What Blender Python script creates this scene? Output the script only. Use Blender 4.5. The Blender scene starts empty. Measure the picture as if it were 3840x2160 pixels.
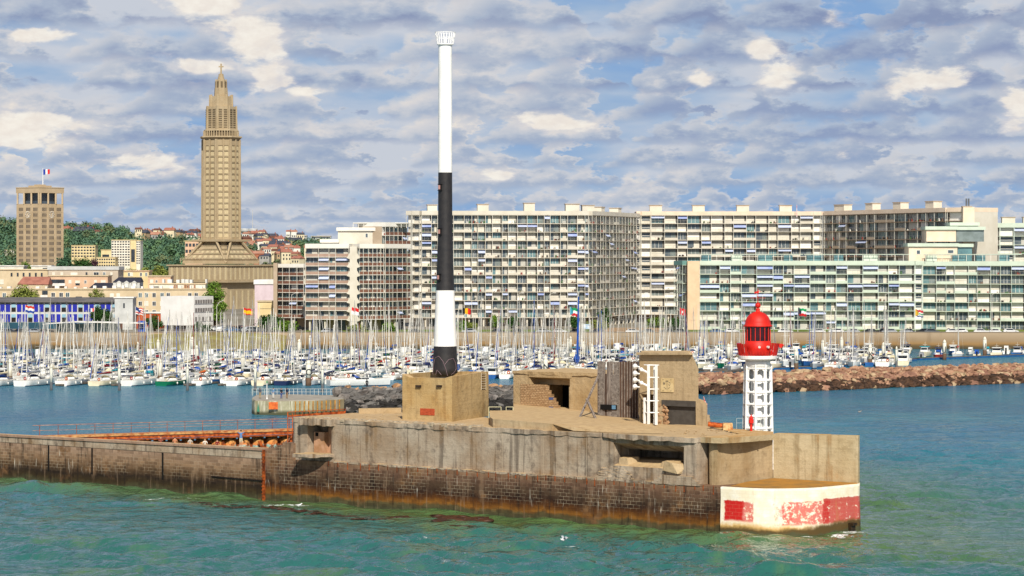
import bpy, math, random
import numpy as np
from mathutils import Vector, Matrix, noise
random.seed(11)
RND = random.Random(5)
SC = bpy.context.scene
COL = SC.collection
F, H, V0 = 10800.0, 25.5, 960.0
R = math.radians
# ---- photo measurements -> places in the world (camera at 0,0,25.5 looking along +Y) ----
def PT(u, v, d): return ((u-1920)*d/F, d, H-(v-V0)*d/F)
def PX(u, d): return (u-1920)*d/F
def PZ(v, d): return H-(v-V0)*d/F
def DZ(v, z): return (H-z)*F/(v-V0)

def srgb(h):
    h = h.lstrip('#'); o = []
    for i in (0, 2, 4):
        c = int(h[i:i+2], 16)/255
        o.append(c/12.92 if c <= .04045 else ((c+.055)/1.055)**2.4)
    return (*o, 1.0)

class N:
    """small node-graph writer"""
    def __init__(s, name):
        s.m = bpy.data.materials.new(name); s.m.use_nodes = True
        s.t = s.m.node_tree; s.t.nodes.clear()
        s.out = s.t.nodes.new('ShaderNodeOutputMaterial')
    def n(s, kind, **kw):
        x = s.t.nodes.new('ShaderNode'+kind)
        for k, v in kw.items():
            if hasattr(x, k): setattr(x, k, v)
            else: x.inputs[k.replace('_', ' ')].default_value = v
        return x
    def l(s, a, b): s.t.links.new(a, b)
    def coord(s, kind='Object', scale=(1, 1, 1)):
        c = s.n('TexCoord'); m = s.n('Mapping'); m.inputs['Scale'].default_value = scale
        s.l(c.outputs[kind], m.inputs['Vector']); return m.outputs[0]
    def noise(s, vec, scale=1., detail=4., rough=.55, dist=0.):
        x = s.n('TexNoise'); x.inputs['Scale'].default_value = scale; x.inputs['Detail'].default_value = detail
        x.inputs['Roughness'].default_value = rough; x.inputs['Distortion'].default_value = dist
        s.l(vec, x.inputs['Vector']); return x.outputs['Fac']
    def ramp(s, fac, stops, interp='LINEAR'):
        r = s.n('ValToRGB'); r.color_ramp.interpolation = interp; e = r.color_ramp.elements
        while len(e) < len(stops): e.new(.5)
        for i, (p, c) in enumerate(stops):
            e[i].position = p; e[i].color = c if len(c) == 4 else (*c, 1)
        s.l(fac, r.inputs[0]); return r.outputs[0]
    def step(s, fac, a, b):
        r = s.n('MapRange'); r.interpolation_type = 'SMOOTHSTEP'
        r.inputs['From Min'].default_value = a; r.inputs['From Max'].default_value = b
        s.l(fac, r.inputs[0]); return r.outputs[0]
    def mix(s, fac, a, b, mode='MIX'):
        x = s.n('MixRGB'); x.blend_type = mode
        for v, i in ((fac, 0), (a, 1), (b, 2)):
            if isinstance(v, (int, float)): x.inputs[i].default_value = v
            elif isinstance(v, tuple): x.inputs[i].default_value = v if len(v) == 4 else (*v, 1)
            else: s.l(v, x.inputs[i])
        return x.outputs[0]
    def math(s, op, a, b=None, c=None):
        x = s.n('Math'); x.operation = op
        for i, v in enumerate((a, b, c)):
            if v is None: continue
            if isinstance(v, (int, float)): x.inputs[i].default_value = v
            else: s.l(v, x.inputs[i])
        return x.outputs[0]
    def sep(s, vec):
        x = s.n('SeparateXYZ'); s.l(vec, x.inputs[0]); return x.outputs
    def comb(s, a, b, c=0.):
        x = s.n('CombineXYZ')
        for i, v in enumerate((a, b, c)):
            if isinstance(v, (int, float)): x.inputs[i].default_value = v
            else: s.l(v, x.inputs[i])
        return x.outputs[0]
    def bump(s, h, strength=.3, dist=.05, prev=None):
        b = s.n('Bump'); b.inputs['Strength'].default_value = strength; b.inputs['Distance'].default_value = dist
        s.l(h, b.inputs['Height'])
        if prev is not None: s.l(prev, b.inputs['Normal'])
        return b.outputs[0]
    def fin(s, col, rough=.8, normal=None, metal=0., spec=.3, alpha=None, **kw):
        p = s.n('BsdfPrincipled')
        for k, v in (('Base Color', col), ('Roughness', rough), ('Metallic', metal), ('Specular IOR Level', spec), ('Alpha', alpha)):
            if v is None: continue
            if isinstance(v, (int, float)): p.inputs[k].default_value = v
            elif isinstance(v, tuple): p.inputs[k].default_value = v if len(v) == 4 else (*v, 1)
            else: s.l(v, p.inputs[k])
        if normal is not None: s.l(normal, p.inputs['Normal'])
        for k, v in kw.items(): p.inputs[k.replace('_', ' ')].default_value = v
        s.l(p.outputs[0], s.out.inputs[0]); return s.m

MC = {}
def pm(name, c1, c2=None, scale=.5, rough=.75, metal=0., spec=.3, bump=0., bscale=8., stretch=(1, 1, 1)):
    """plain procedural material: two tones mixed by noise, slight bump"""
    if name in MC: return MC[name]
    g = N(name); a = srgb(c1)
    b = srgb(c2) if c2 else tuple(min(1, x*.8) for x in a[:3])+(1,)
    v = g.coord('Object', stretch)
    f = g.step(g.noise(v, scale, 5, .6), .35, .65)
    c = g.mix(f, a, b)
    nrm = g.bump(g.noise(g.coord('Object'), bscale, 3), bump, .03) if bump else None
    MC[name] = g.fin(c, rough, nrm, metal, spec); return MC[name]

class MB:
    """mesh builder: one object per build()"""
    def __init__(s, M=None): s.v = []; s.f = []; s.mi = []; s.M = M; s.cur = 0; s.sm = []; s.smooth = False
    def add(s, vs, fs):
        o = len(s.v)
        if s.M is not None: vs = [tuple(s.M @ Vector(p)) for p in vs]
        s.v += [tuple(p) for p in vs]
        for f in fs:
            s.f.append(tuple(i+o for i in f)); s.mi.append(s.cur); s.sm.append(s.smooth)
        return s
    def box(s, x0, x1, y0, y1, z0, z1):
        return s.add([(x0,y0,z0),(x1,y0,z0),(x1,y1,z0),(x0,y1,z0),(x0,y0,z1),(x1,y0,z1),(x1,y1,z1),(x0,y1,z1)],
            [(0,3,2,1),(4,5,6,7),(0,1,5,4),(1,2,6,5),(2,3,7,6),(3,0,4,7)])
    def hexa(s, b, t):
        return s.add(list(b)+list(t), [(0,3,2,1),(4,5,6,7),(0,1,5,4),(1,2,6,5),(2,3,7,6),(3,0,4,7)])
    def prism(s, poly, z0, z1, cap=True):
        n = len(poly)
        zb = z0 if isinstance(z0, (list, tuple)) else [z0]*n
        zt = z1 if isinstance(z1, (list, tuple)) else [z1]*n
        vs = [(p[0], p[1], zb[i]) for i, p in enumerate(poly)]+[(p[0], p[1], zt[i]) for i, p in enumerate(poly)]
        fs = [(i, (i+1) % n, n+(i+1) % n, n+i) for i in range(n)]
        if cap: fs += [tuple(range(n-1, -1, -1)), tuple(range(n, 2*n))]
        return s.add(vs, fs)
    def xz(s, poly, y0, y1):
        """extrude an x-z outline along y"""
        n = len(poly)
        vs = [(p[0], y0, p[1]) for p in poly]+[(p[0], y1, p[1]) for p in poly]
        fs = [(i, n+i, n+(i+1) % n, (i+1) % n) for i in range(n)]+[tuple(range(n)), tuple(range(2*n-1, n-1, -1))]
        return s.add(vs, fs)
    def tube(s, p, q, r1, r2=None, n=6, cap=True):
        p, q = Vector(p), Vector(q); r2 = r1 if r2 is None else r2
        d = (q-p)
        if d.length < 1e-6: return s
        d.normalize(); a = d.orthogonal().normalized(); b = d.cross(a)
        vs = []
        for c, r in ((p, r1), (q, r2)):
            for i in range(n):
                t = 2*math.pi*i/n; vs.append(tuple(c+a*math.cos(t)*r+b*math.sin(t)*r))
        fs = [(i, (i+1) % n, n+(i+1) % n, n+i) for i in range(n)]
        if cap: fs += [tuple(range(n-1, -1, -1)), tuple(range(n, 2*n))]
        return s.add(vs, fs)
    def lathe(s, prof, n=24, c=(0, 0, 0), a0=0., a1=None, close=True):
        """prof = [(r,z)...]"""
        full = a1 is None; a1 = 2*math.pi if full else a1
        m = n if full else n+1; vs = []
        for r, z in prof:
            for i in range(m):
                t = a0+(a1-a0)*i/n; vs.append((c[0]+r*math.cos(t), c[1]+r*math.sin(t), c[2]+z))
        fs = []
        for k in range(len(prof)-1):
            for i in range(n if full else n):
                j = (i+1) % m if full else i+1
                fs.append((k*m+i, k*m+j, (k+1)*m+j, (k+1)*m+i))
        if full and close: fs += [tuple(range(m-1, -1, -1)), tuple(range((len(prof)-1)*m, len(prof)*m))]
        return s.add(vs, fs)
    def ball(s, c, r, n=8, m=6, jit=0., sq=(1, 1, 1), rnd=None):
        rnd = rnd or RND; vs = [(c[0], c[1], c[2]-r*sq[2])]
        for k in range(1, m):
            ph = math.pi*k/m
            for i in range(n):
                t = 2*math.pi*(i+.5*(k % 2))/n; rr = r*(1+rnd.uniform(-jit, jit))
                vs.append((c[0]+rr*sq[0]*math.sin(ph)*math.cos(t), c[1]+rr*sq[1]*math.sin(ph)*math.sin(t), c[2]-rr*sq[2]*math.cos(ph)))
        vs.append((c[0], c[1], c[2]+r*sq[2])); fs = []
        for i in range(n): fs.append((0, 1+(i+1) % n, 1+i))
        for k in range(m-2):
            for i in range(n):
                a = 1+k*n+i; b = 1+k*n+(i+1) % n
                fs.append((a, b, b+n, a+n))
        L = len(vs)-1; o = 1+(m-2)*n
        for i in range(n): fs.append((o+i, o+(i+1) % n, L))
        return s.add(vs, fs)
    def quad(s, a, b, c, d): return s.add([a, b, c, d], [(0, 1, 2, 3)])
    def mesh(s, name, mats):
        me = bpy.data.meshes.new(name); me.from_pydata(s.v, [], s.f)
        for m in (mats if isinstance(mats, (list, tuple)) else [mats]): me.materials.append(m)
        if any(s.mi): me.polygons.foreach_set('material_index', s.mi)
        if any(s.sm): me.polygons.foreach_set('use_smooth', s.sm)
        me.update(); return me
    def build(s, name, mats, parent=None, **tags):
        if not s.v: return None
        o = bpy.data.objects.new(name, s.mesh(name, mats)); COL.objects.link(o)
        if parent is not None: o.parent = parent
        for k, v in tags.items(): o[k] = v
        return o

def build_split(b, name, mats, parent=None, cap=100, **tags):
    """each connected piece becomes an object of its own"""
    par = list(range(len(b.v)))
    def fd(i):
        while par[i] != i: par[i] = par[par[i]]; i = par[i]
        return i
    for f in b.f:
        r0 = fd(f[0])
        for i in f[1:]: par[fd(i)] = r0
    gr = {}
    for k, f in enumerate(b.f): gr.setdefault(fd(f[0]), []).append(k)
    out = []; groups = list(gr.values())
    if len(groups) > cap: groups = groups[:cap-1]+[sum(groups[cap-1:], [])]
    for fs in groups:
        m = MB(); mp = {}
        for k in fs:
            for i in b.f[k]:
                if i not in mp: mp[i] = len(m.v); m.v.append(b.v[i])
            m.f.append(tuple(mp[i] for i in b.f[k])); m.mi.append(b.mi[k]); m.sm.append(b.sm[k])
        out.append(m.build(name, mats, parent, **tags))
    if len(gr) > cap: out[-1]['kind'] = 'stuff'
    return out

def thing(name, label, cat, loc=(0, 0, 0), rz=0., group=None):
    o = bpy.data.objects.new(name, None); COL.objects.link(o); o.empty_display_size = .2
    o.location = loc; o.rotation_euler = (0, 0, rz); o['label'] = label; o['category'] = cat
    if group: o['group'] = group
    return o
def tag(o, label, cat, group=None, kind=None):
    o['label'] = label; o['category'] = cat
    if group: o['group'] = group
    if kind: o['kind'] = kind
    return o
def struct(o): o['kind'] = 'structure'; return o
KIDS = {}
def kids(o):
    return [c for c in o.children]
def dup(src, loc, rz, label, group=None, scale=1., tree=None):
    """copy of a thing with copies of its parts and sub-parts; tree = [(part,[sub...])] cached"""
    r = src.copy(); COL.objects.link(r); r.location = loc; r.rotation_euler = (0, 0, rz); r.scale = (scale,)*3
    r['label'] = label
    if group: r['group'] = group
    res = [r]
    for ch, subs in tree:
        c = ch.copy(); COL.objects.link(c); c.parent = r; res.append(c)
        for g in subs:
            d = g.copy(); COL.objects.link(d); d.parent = c; res.append(d)
    return r, res
def tree_of(o): return [(c, list(c.children)) for c in o.children]
def own_mat(o, m, i=0):
    o.material_slots[i].link = 'OBJECT'; o.material_slots[i].material = m
def boolean(o, cutters):
    for c in cutters:
        c.parent = o.parent
        m = o.modifiers.new('cut', 'BOOLEAN'); m.operation = 'DIFFERENCE'; m.object = c; m.solver = 'EXACT'
    bpy.context.view_layer.update(); dg = bpy.context.evaluated_depsgraph_get(); me = bpy.data.meshes.new_from_object(o.evaluated_get(dg))
    o.modifiers.clear(); o.data = me
    for c in cutters: bpy.data.objects.remove(c)
    return o
# ---------------- camera, sun, sky ----------------
cam = bpy.data.cameras.new('camera'); camo = bpy.data.objects.new('camera', cam); COL.objects.link(camo)
camo.location = (0, 0, H); camo.rotation_euler = (R(90), 0, 0)
cam.sensor_width = 36; cam.lens = 36*F/3840; cam.shift_y = -(1080-V0)/3840
cam.clip_start = 5; cam.clip_end = 60000; SC.camera = camo
SUN_EL, SUN_AZ = 40., -7.   # azimuth: how far the sun stands to the left of straight behind the camera
sdir = Vector((-math.sin(R(SUN_AZ))*math.cos(R(SUN_EL)), -math.cos(R(SUN_AZ))*math.cos(R(SUN_EL)), math.sin(R(SUN_EL))))
sl = bpy.data.lights.new('sun', 'SUN'); sl.energy = 5.0; sl.angle = R(.55); sl.color = (1, .94, .84)
so = bpy.data.objects.new('sun', sl); COL.objects.link(so); so.rotation_euler = (-sdir).to_track_quat('-Z', 'Y').to_euler()
so.location = (0, 0, 200)
SC.view_settings.view_transform = 'Standard'; SC.view_settings.look = 'None'; SC.view_settings.exposure = .12; SC.view_settings.gamma = 1
W = bpy.data.worlds.new('World'); SC.world = W; W.use_nodes = True
class WN(N):
    def __init__(s, w): s.t = w.node_tree; s.t.nodes.clear(); s.out = s.t.nodes.new('ShaderNodeOutputWorld')
g = WN(W)
sky = g.n('TexSky'); sky.sky_type = 'NISHITA'; sky.sun_disc = False
sky.sun_elevation = R(SUN_EL); sky.sun_rotation = math.atan2(sdir.x, sdir.y); sky.altitude = 30
sky.air_density = 1.; sky.dust_density = .6; sky.ozone_density = 2.2
tc = g.n('TexCoord'); X = g.sep(tc.outputs['Generated'])
# cloud field in direction space: azimuth a, elevation e (radians, small near the horizon)
az = g.math('ARCTAN2', X[0], X[1])
hor = g.math('SQRT', g.math('ADD', g.math('MULTIPLY', X[0], X[0]), g.math('MULTIPLY', X[1], X[1])))
el = g.math('ARCTAN2', X[2], hor)
elp = g.math('MAXIMUM', el, 0.0)
# rows of cloud crowd together towards the horizon
ee = g.math('POWER', g.math('ADD', elp, .012), .72)
def cvec(dx, de, sx, sy):
    a = g.math('MULTIPLY', g.math('ADD', az, dx), sx)
    e = g.math('MULTIPLY', g.math('POWER', g.math('ADD', elp, .012+de), .72), sy)
    return g.comb(a, e, 3.7)
def dens(dx, de):
    big = g.noise(cvec(dx, de, 9., 17.), 1., 2., .5, .2)
    puf = g.noise(cvec(dx, de, 36., 54.), 1., 5., .52, .1)
    return g.math('ADD', g.math('MULTIPLY', big, .42), g.math('MULTIPLY', puf, .62))
d0 = dens(0, 0); d1 = dens(.0022, .0052)
# where the big sunlit heads stand (azimuth, elevation, widths): real banks of cloud in the sky
def blob(u, v, wu, wv):
    a0 = math.atan2((u-1920)/F, 1); e0 = math.atan2((V0-v)/F, 1)
    da = g.math('MULTIPLY', g.math('SUBTRACT', az, a0), F/wu); de = g.math('MULTIPLY', g.math('SUBTRACT', el, e0), F/wv)
    r2 = g.math('ADD', g.math('MULTIPLY', da, da), g.math('MULTIPLY', de, de))
    return g.math('EXPONENT', g.math('MULTIPLY', r2, -1.))
bl = None
for b in ((960, 150, 150, 110), (800, 30, 150, 55), (900, 90, 140, 60), (1020, 290, 110, 90), (1150, 345, 130, 32), (770, 255, 120, 32), (180, 140, 150, 35), (2920, 290, 150, 55), (2850, 180, 60, 60), (2640, 300, 70, 40), (3480, 320, 170, 60), (90, 500, 260, 90), (560, 610, 200, 60), (1880, 660, 70, 28), (3810, 400, 80, 110), (2100, 460, 200, 40)):
    x = blob(*b); bl = x if bl is None else g.math('MAXIMUM', bl, x)
wob = g.noise(cvec(.1, .0, 44., 66.), 1., 6., .6, .2)
head = g.step(g.math('ADD', g.math('MULTIPLY', bl, .56), g.math('MULTIPLY', g.math('SUBTRACT', wob, .5), 1.4)), .17, .45)
fine = g.noise(cvec(0, 0, 150., 190.), 1., 5., .6)
# colours
tn = g.noise(cvec(.7, .2, 11., 30.), 1., 3., .5)
t = g.math('ADD', .47, g.math('MULTIPLY', g.math('SUBTRACT', d0, d1), 2.1))
t = g.math('ADD', t, g.math('MULTIPLY', g.math('SUBTRACT', tn, .5), .9))
t = g.math('ADD', t, g.math('MULTIPLY', g.math('SUBTRACT', d0, .52), .8))
t = g.math('ADD', t, g.math('MULTIPLY', g.math('SUBTRACT', fine, .5), .16))
whitec = g.mix(g.step(fine, .3, .7), srgb('#efe6dc'), srgb('#fbf5ea'))
cl = g.ramp(t, [(0., srgb('#7286b2')), (.28, srgb('#8b9bc0')), (.5, srgb('#a9b3cb')), (.68, srgb('#c3c6d3')), (.85, srgb('#dcd7d8')), (1., srgb('#f0e6d9'))])
def n1d(a, off, det):
    x = g.n('TexNoise'); x.noise_dimensions = '1D'; x.inputs['Scale'].default_value = 1.; x.inputs['Detail'].default_value = det
    g.l(g.math('ADD', a, off*13.7), x.inputs['W']); return x.outputs['Fac']
area = g.noise(cvec(.9, .3, 7., 9.), 1., 2., .5)
soft = g.noise(cvec(.4, .1, 16., 44.), 1., 4., .5)
base = g.ramp(soft, [(.32, srgb('#86aad6')), (.45, srgb('#9fb8d6')), (.6, srgb('#c9cfda'))])
lift = g.math('ADD', g.math('MULTIPLY', g.math('SUBTRACT', area, .44), 1.5), g.math('MULTIPLY', bl, .5))
col = base
PXR = 1./F
for k, (vb, hp, wp, al) in enumerate(((925, 34, 130, .8), (880, 46, 160, .85), (830, 56, 190, .9), (770, 66, 220, .92), (700, 78, 250, .95), (622, 88, 280, .95), (535, 98, 310, .95), (440, 108, 340, .95), (338, 118, 370, .95), (225, 130, 400, .95), (105, 140, 430, .95), (-25, 160, 460, .95))):
    b_ = (V0-vb)*PXR; h_ = hp*PXR; f_ = 1/(wp*PXR)
    A = g.math('MULTIPLY', g.math('ADD', az, .37*k), f_)
    puff = g.noise(g.comb(g.math('MULTIPLY', A, 2.3), g.math('MULTIPLY', el, 2.3/(h_*1.5)), 5.1*k), 1., 5., .58, 0.)
    pz = g.math('SUBTRACT', puff, .5)
    cell = n1d(g.math('ADD', A, g.math('MULTIPLY', pz, 1.5)), 2.7*k+.5, 1.)
    e0 = g.math('SUBTRACT', el, g.math('ADD', b_, g.math('MULTIPLY', g.math('SUBTRACT', cell, .5), h_*(.35 if k % 2 else -.35))))
    e1 = g.math('ADD', e0, g.math('MULTIPLY', pz, h_*1.6)); e2 = g.math('ADD', e0, g.math('MULTIPLY', pz, h_*.8))
    top = g.math('MULTIPLY', g.math('SUBTRACT', cell, .30), h_*4.6)
    at = g.step(g.math('DIVIDE', g.math('SUBTRACT', top, e1), h_), -.12, .42)
    ab = g.step(g.math('DIVIDE', e2, h_), -.22, .2)
    alp = g.math('MULTIPLY', g.math('MULTIPLY', at, ab), al)
    sh = g.math('ADD', g.math('DIVIDE', e1, g.math('MAXIMUM', top, h_*.5)), g.math('MULTIPLY', pz, 1.1))
    sh = g.math('ADD', sh, g.math('ADD', lift, .06))
    dk = ('#97abca', '#98abc9', '#94a7c6', '#92a2c2', '#8d9cbd', '#8997b8')[min(k//2, 5)]
    ck = g.ramp(g.math('MULTIPLY', sh, .74), [(0., srgb(dk)), (.3, srgb('#a9b6cb')), (.52, srgb('#c2c8d3')), (.74, srgb('#d6d5d8')), (.9, srgb('#e5dfda')), (1., srgb('#f0e8dc'))])
    col = g.mix(alp, col, ck)
hs_ = g.noise(cvec(.2, .1, 70., 90.), 1., 5., .55)
hc = g.mix(g.step(g.math('ADD', hs_, g.math('MULTIPLY', g.math('SUBTRACT', head, .5), .35)), .32, .66), srgb('#c9c9d3'), whitec)
mask = g.math('ADD', .15, g.math('MULTIPLY', g.step(d0, .40, .50), .85))
cl = g.mix(g.math('MULTIPLY', head, .93), cl, whitec)
low = g.mix(g.math('MULTIPLY', head, .92), col, hc)
mk = g.math('MULTIPLY', mask, g.math('SUBTRACT', 1., g.math('MULTIPLY', g.step(el, .25, .9), .75)))
gap = g.n('MixRGB'); gap.blend_type = 'MULTIPLY'; gap.inputs[0].default_value = 1.; g.l(sky.outputs[0], gap.inputs[1]); gap.inputs[2].default_value = (.085, .085, .085, 1)
high = g.mix(mk, gap.outputs[0], cl)
colr = g.mix(g.step(el, .092, .14), low, high)
bg = g.n('Background'); g.l(colr, bg.inputs[0]); bg.inputs[1].default_value = .9
g.l(bg.outputs[0], g.out.inputs[0])
W.cycles.sampling_method = 'MANUAL'; W.cycles.sample_map_resolution = 512

# ---------------- sea ----------------
def sea():
    vs = []; v = 2900.
    while v > 1700: vs.append(v); v -= 2.6
    while v > 1300: vs.append(v); v -= 4.
    while v > 1010: vs.append(v); v -= 16.
    d = np.concatenate([F*H/(np.array(vs)-V0), [7000, 12000, 25000, 55000]])
    us = np.concatenate([[-40000, -16000, -8000, -4000, -2200], np.arange(-1100, 4960, 8.), [6000, 8000, 12000, 20000, 44000]])
    D, U = np.meshgrid(d, us, indexing='ij'); Xw = (U-1920)*D/F
    rs = np.random.RandomState(4); Z = np.zeros_like(D)
    wx = Xw+1.6*np.sin(D/9.3+.6)+1.1*np.sin(D/4.1+Xw/13.); wy = D+1.5*np.sin(Xw/8.1)+.8*np.sin(Xw/3.7+D/11.)
    for i in range(46):
        L = 1.6*(14./1.6)**(i/45.); th = rs.normal(1.35, .5); ph = rs.rand()*6.28
        k = 2*math.pi/L; A = .0125*L**.82*(.6+.8*rs.rand())
        arg = k*(wx*math.cos(th)+wy*math.sin(th))+ph
        s = np.sin(arg); Z += A*(np.sign(s)*np.abs(s)**1.0*.8-.25*np.cos(2*arg))
    mod = .65+.5*np.sin(Xw/23.+D/31.)*np.sin(D/17.-Xw/41.)
    Z *= mod*np.clip((490-D)/170, 0, 1)*1.08
    n0, n1 = D.shape; co = np.stack([Xw, D, Z], -1).reshape(-1, 3)
    idx = np.arange(n0*n1).reshape(n0, n1)
    q = np.stack([idx[:-1, :-1], idx[:-1, 1:], idx[1:, 1:], idx[1:, :-1]], -1).reshape(-1, 4)
    me = bpy.data.meshes.new('sea'); me.vertices.add(len(co)); me.vertices.foreach_set('co', co.ravel().astype(np.float32))
    me.loops.add(q.size); me.loops.foreach_set('vertex_index', q.ravel().astype(np.int32))
    me.polygons.add(len(q)); me.polygons.foreach_set('loop_start', np.arange(0, q.size, 4, dtype=np.int32))
    me.polygons.foreach_set('loop_total', np.full(len(q), 4, dtype=np.int32))
    me.update(calc_edges=True); me.polygons.foreach_set('use_smooth', np.ones(len(q), dtype=bool)); me.validate()
    g = N('sea_water'); v = g.coord('Object'); P = g.sep(v)
    dist = P[1]
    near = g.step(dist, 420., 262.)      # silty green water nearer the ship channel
    big = g.noise(g.comb(P[0], g.math('MULTIPLY', P[1], .45)), .045, 4, .55)
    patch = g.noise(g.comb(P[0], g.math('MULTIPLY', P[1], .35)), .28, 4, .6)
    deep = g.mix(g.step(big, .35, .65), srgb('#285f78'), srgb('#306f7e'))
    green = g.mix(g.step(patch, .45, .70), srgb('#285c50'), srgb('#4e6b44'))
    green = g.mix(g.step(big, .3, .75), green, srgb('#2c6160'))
    # olive shallows and painted wall reflection by the pier: distance from the wall line
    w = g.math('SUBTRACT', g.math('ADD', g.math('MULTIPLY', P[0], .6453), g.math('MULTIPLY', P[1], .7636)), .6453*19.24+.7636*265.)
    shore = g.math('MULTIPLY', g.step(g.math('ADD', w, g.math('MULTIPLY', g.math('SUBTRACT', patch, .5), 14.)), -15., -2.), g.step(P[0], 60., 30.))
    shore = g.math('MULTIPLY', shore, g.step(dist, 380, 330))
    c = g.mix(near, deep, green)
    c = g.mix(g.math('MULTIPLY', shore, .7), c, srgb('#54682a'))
    foam = g.noise(g.comb(P[0], g.math('MULTIPLY', P[1], .5)), 1.1, 6, .7, .6)
    fm = g.math('MULTIPLY', g.step(foam, .735, .78), near)
    fo = None
    for (u_, d_, a_, b__) in ((3010, 261.6, 2.2, .8), (3150, 262.5, 1.6, 1.1), (3215, 264.5, 2.4, 1.6), (2150, DZ(2046, 0), 1.0, .6), (1090, 293.5, 4., .45), (560, 303., 7., .45)):
        dx = g.math('DIVIDE', g.math('SUBTRACT', P[0], PX(u_, d_)), a_); dy = g.math('DIVIDE', g.math('SUBTRACT', P[1], d_), b__)
        q = g.math('EXPONENT', g.math('MULTIPLY', g.math('ADD', g.math('MULTIPLY', dx, dx), g.math('MULTIPLY', dy, dy)), -1.)); fo = q if fo is None else g.math('MAXIMUM', fo, q)
    fom = g.step(g.math('ADD', g.math('MULTIPLY', fo, .42), g.noise(v, 2.4, 5, .7, .5)), .82, .9)
    fm = g.math('MAXIMUM', fm, fom)
    c = g.mix(fm, c, srgb('#dfe6de'))
    # ripples
    b1 = g.noise(g.comb(P[0], g.math('MULTIPLY', P[1], .55)), 1.5, 3, .55, .4)
    b2 = g.noise(g.comb(P[0], g.math('MULTIPLY', P[1], .8)), .5, 4, .55, .3)
    n1_ = g.bump(b2, 1., .9); n2_ = g.bump(b1, 1., .12, n1_)
    sp = g.math('ADD', .13, g.math('MULTIPLY', near, .12))
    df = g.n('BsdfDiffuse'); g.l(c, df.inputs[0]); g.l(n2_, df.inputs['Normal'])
    gl = g.n('BsdfGlossy'); gl.inputs['Roughness'].default_value = .10; g.l(n2_, gl.inputs['Normal'])
    gl.inputs[0].default_value = (.92, .97, 1., 1)
    fr = g.n('Fresnel'); fr.inputs[0].default_value = 1.33; g.l(n2_, fr.inputs['Normal'])
    cap = g.math('ADD', .36, g.math('MULTIPLY', near, .22))
    fac = g.math('MINIMUM', fr.outputs[0], cap)
    mx = g.n('MixShader'); g.l(fac, mx.inputs[0]); g.l(df.outputs[0], mx.inputs[1]); g.l(gl.outputs[0], mx.inputs[2])
    g.l(mx.outputs[0], g.out.inputs[0]); m = g.m
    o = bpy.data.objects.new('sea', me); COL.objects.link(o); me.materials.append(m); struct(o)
sea()

SC.cycles.max_bounces = 5; SC.cycles.diffuse_bounces = 2; SC.cycles.glossy_bounces = 2; SC.cycles.transmission_bounces = 2
# ---------------- the pier: frame whose X runs along the sea wall, Y into the pier ----------------
OX, OY = 19.24, 265.; CT, ST = .7636, .6453
RZ = -math.atan2(ST, CT); OFF = ST*OX+CT*OY
def LC(x, y): return ((x-OX)*CT-(y-OY)*ST, (x-OX)*ST+(y-OY)*CT)     # world -> pier frame
def LU(u, d): return LC(PX(u, d), d)
def LW(u, v, y=0.):                                                  # photo point lying on the plane y=const
    k = (u-1920)/F; d = (y+OFF)/(ST*k+CT); return LC(k*d, d)[0], PZ(v, d)
def LY(u, y):
    k = (u-1920)/F; return LU(u, (y+OFF)/(ST*k+CT))
def LS(u, y=0.): return LW(u, 1500, y)[0]
def pier_thing(name, label, cat, group=None): return thing(name, label, cat, (OX, OY, 0), RZ, group)

def m_concrete(name, base='#9d8668', pale='#b9ad97', dark='#51463c', ochre='#96703e', streak=.75, flat='#ad8f68', rub=1.):
    g = N(name); v = g.coord('Object'); P = g.sep(v)
    st = g.noise(g.coord('Object', (1.1, .5, .055)), 1.0, 5, .62, .15)
    st2 = g.noise(g.coord('Object', (3.2, 1.5, .09)), 1.0, 4, .6)
    bl = g.noise(v, .22, 5, .6); md = g.noise(v, 1.4, 6, .65); fi = g.noise(v, 11., 4, .7)
    brd = g.noise(g.coord('Object', (.25, .25, 5.5)), 1., 2, .5)
    c = g.mix(g.step(bl, .35, .65), srgb(base), srgb(pale))
    c = g.mix(g.math('MULTIPLY', g.step(st, .50, .64), streak), c, srgb(dark))
    c = g.mix(g.math('MULTIPLY', g.step(st2, .58, .72), streak*.6), c, srgb(pale))
    c = g.mix(g.math('MULTIPLY', g.step(st2, .44, .30), streak*.45), c, srgb(dark))
    c = g.mix(g.math('MULTIPLY', g.step(g.math('SUBTRACT', st, bl), .05, .22), .55*streak), c, srgb(ochre))
    c = g.mix(g.math('MULTIPLY', g.step(md, .52, .72), .45), c, srgb(dark))
    c = g.mix(g.math('MULTIPLY', g.step(g.noise(g.coord('Object', (.55, .4, .4)), 1., 6, .68, .3), .53, .66), .55*min(1, streak*1.4)), c, srgb(dark))
    c = g.mix(g.math('MULTIPLY', g.step(g.noise(g.coord('Object', (.9, .5, .7)), 1., 7, .72), .60, .68), .5*min(1, streak*1.4)), c, srgb(pale))
    c = g.mix(.5, c, g.mix(fi, (.35, .33, .30), (1., 1., 1.)), 'MULTIPLY')
    c = g.mix(.42, c, g.mix(brd, (.45, .45, .45), (1, 1, 1)), 'MULTIPLY')
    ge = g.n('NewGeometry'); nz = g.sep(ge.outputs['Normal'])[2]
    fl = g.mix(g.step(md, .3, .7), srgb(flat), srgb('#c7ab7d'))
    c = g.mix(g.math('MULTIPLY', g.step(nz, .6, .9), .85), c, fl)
    nn = g.bump(fi, .5, .05*rub); nn = g.bump(md, .7, .12*rub, nn); nn = g.bump(brd, .3, .04, nn)
    return g.fin(c, .9, nn, spec=.15)
M_CON = m_concrete('weathered_concrete', base='#ab947a', pale='#c4b49e', dark='#5b4f45', streak=.66)
M_CON2 = m_concrete('tan_concrete', base='#c2a67c', pale='#d0b892', dark='#92795a', ochre='#b07f3e', streak=.35)
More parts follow.
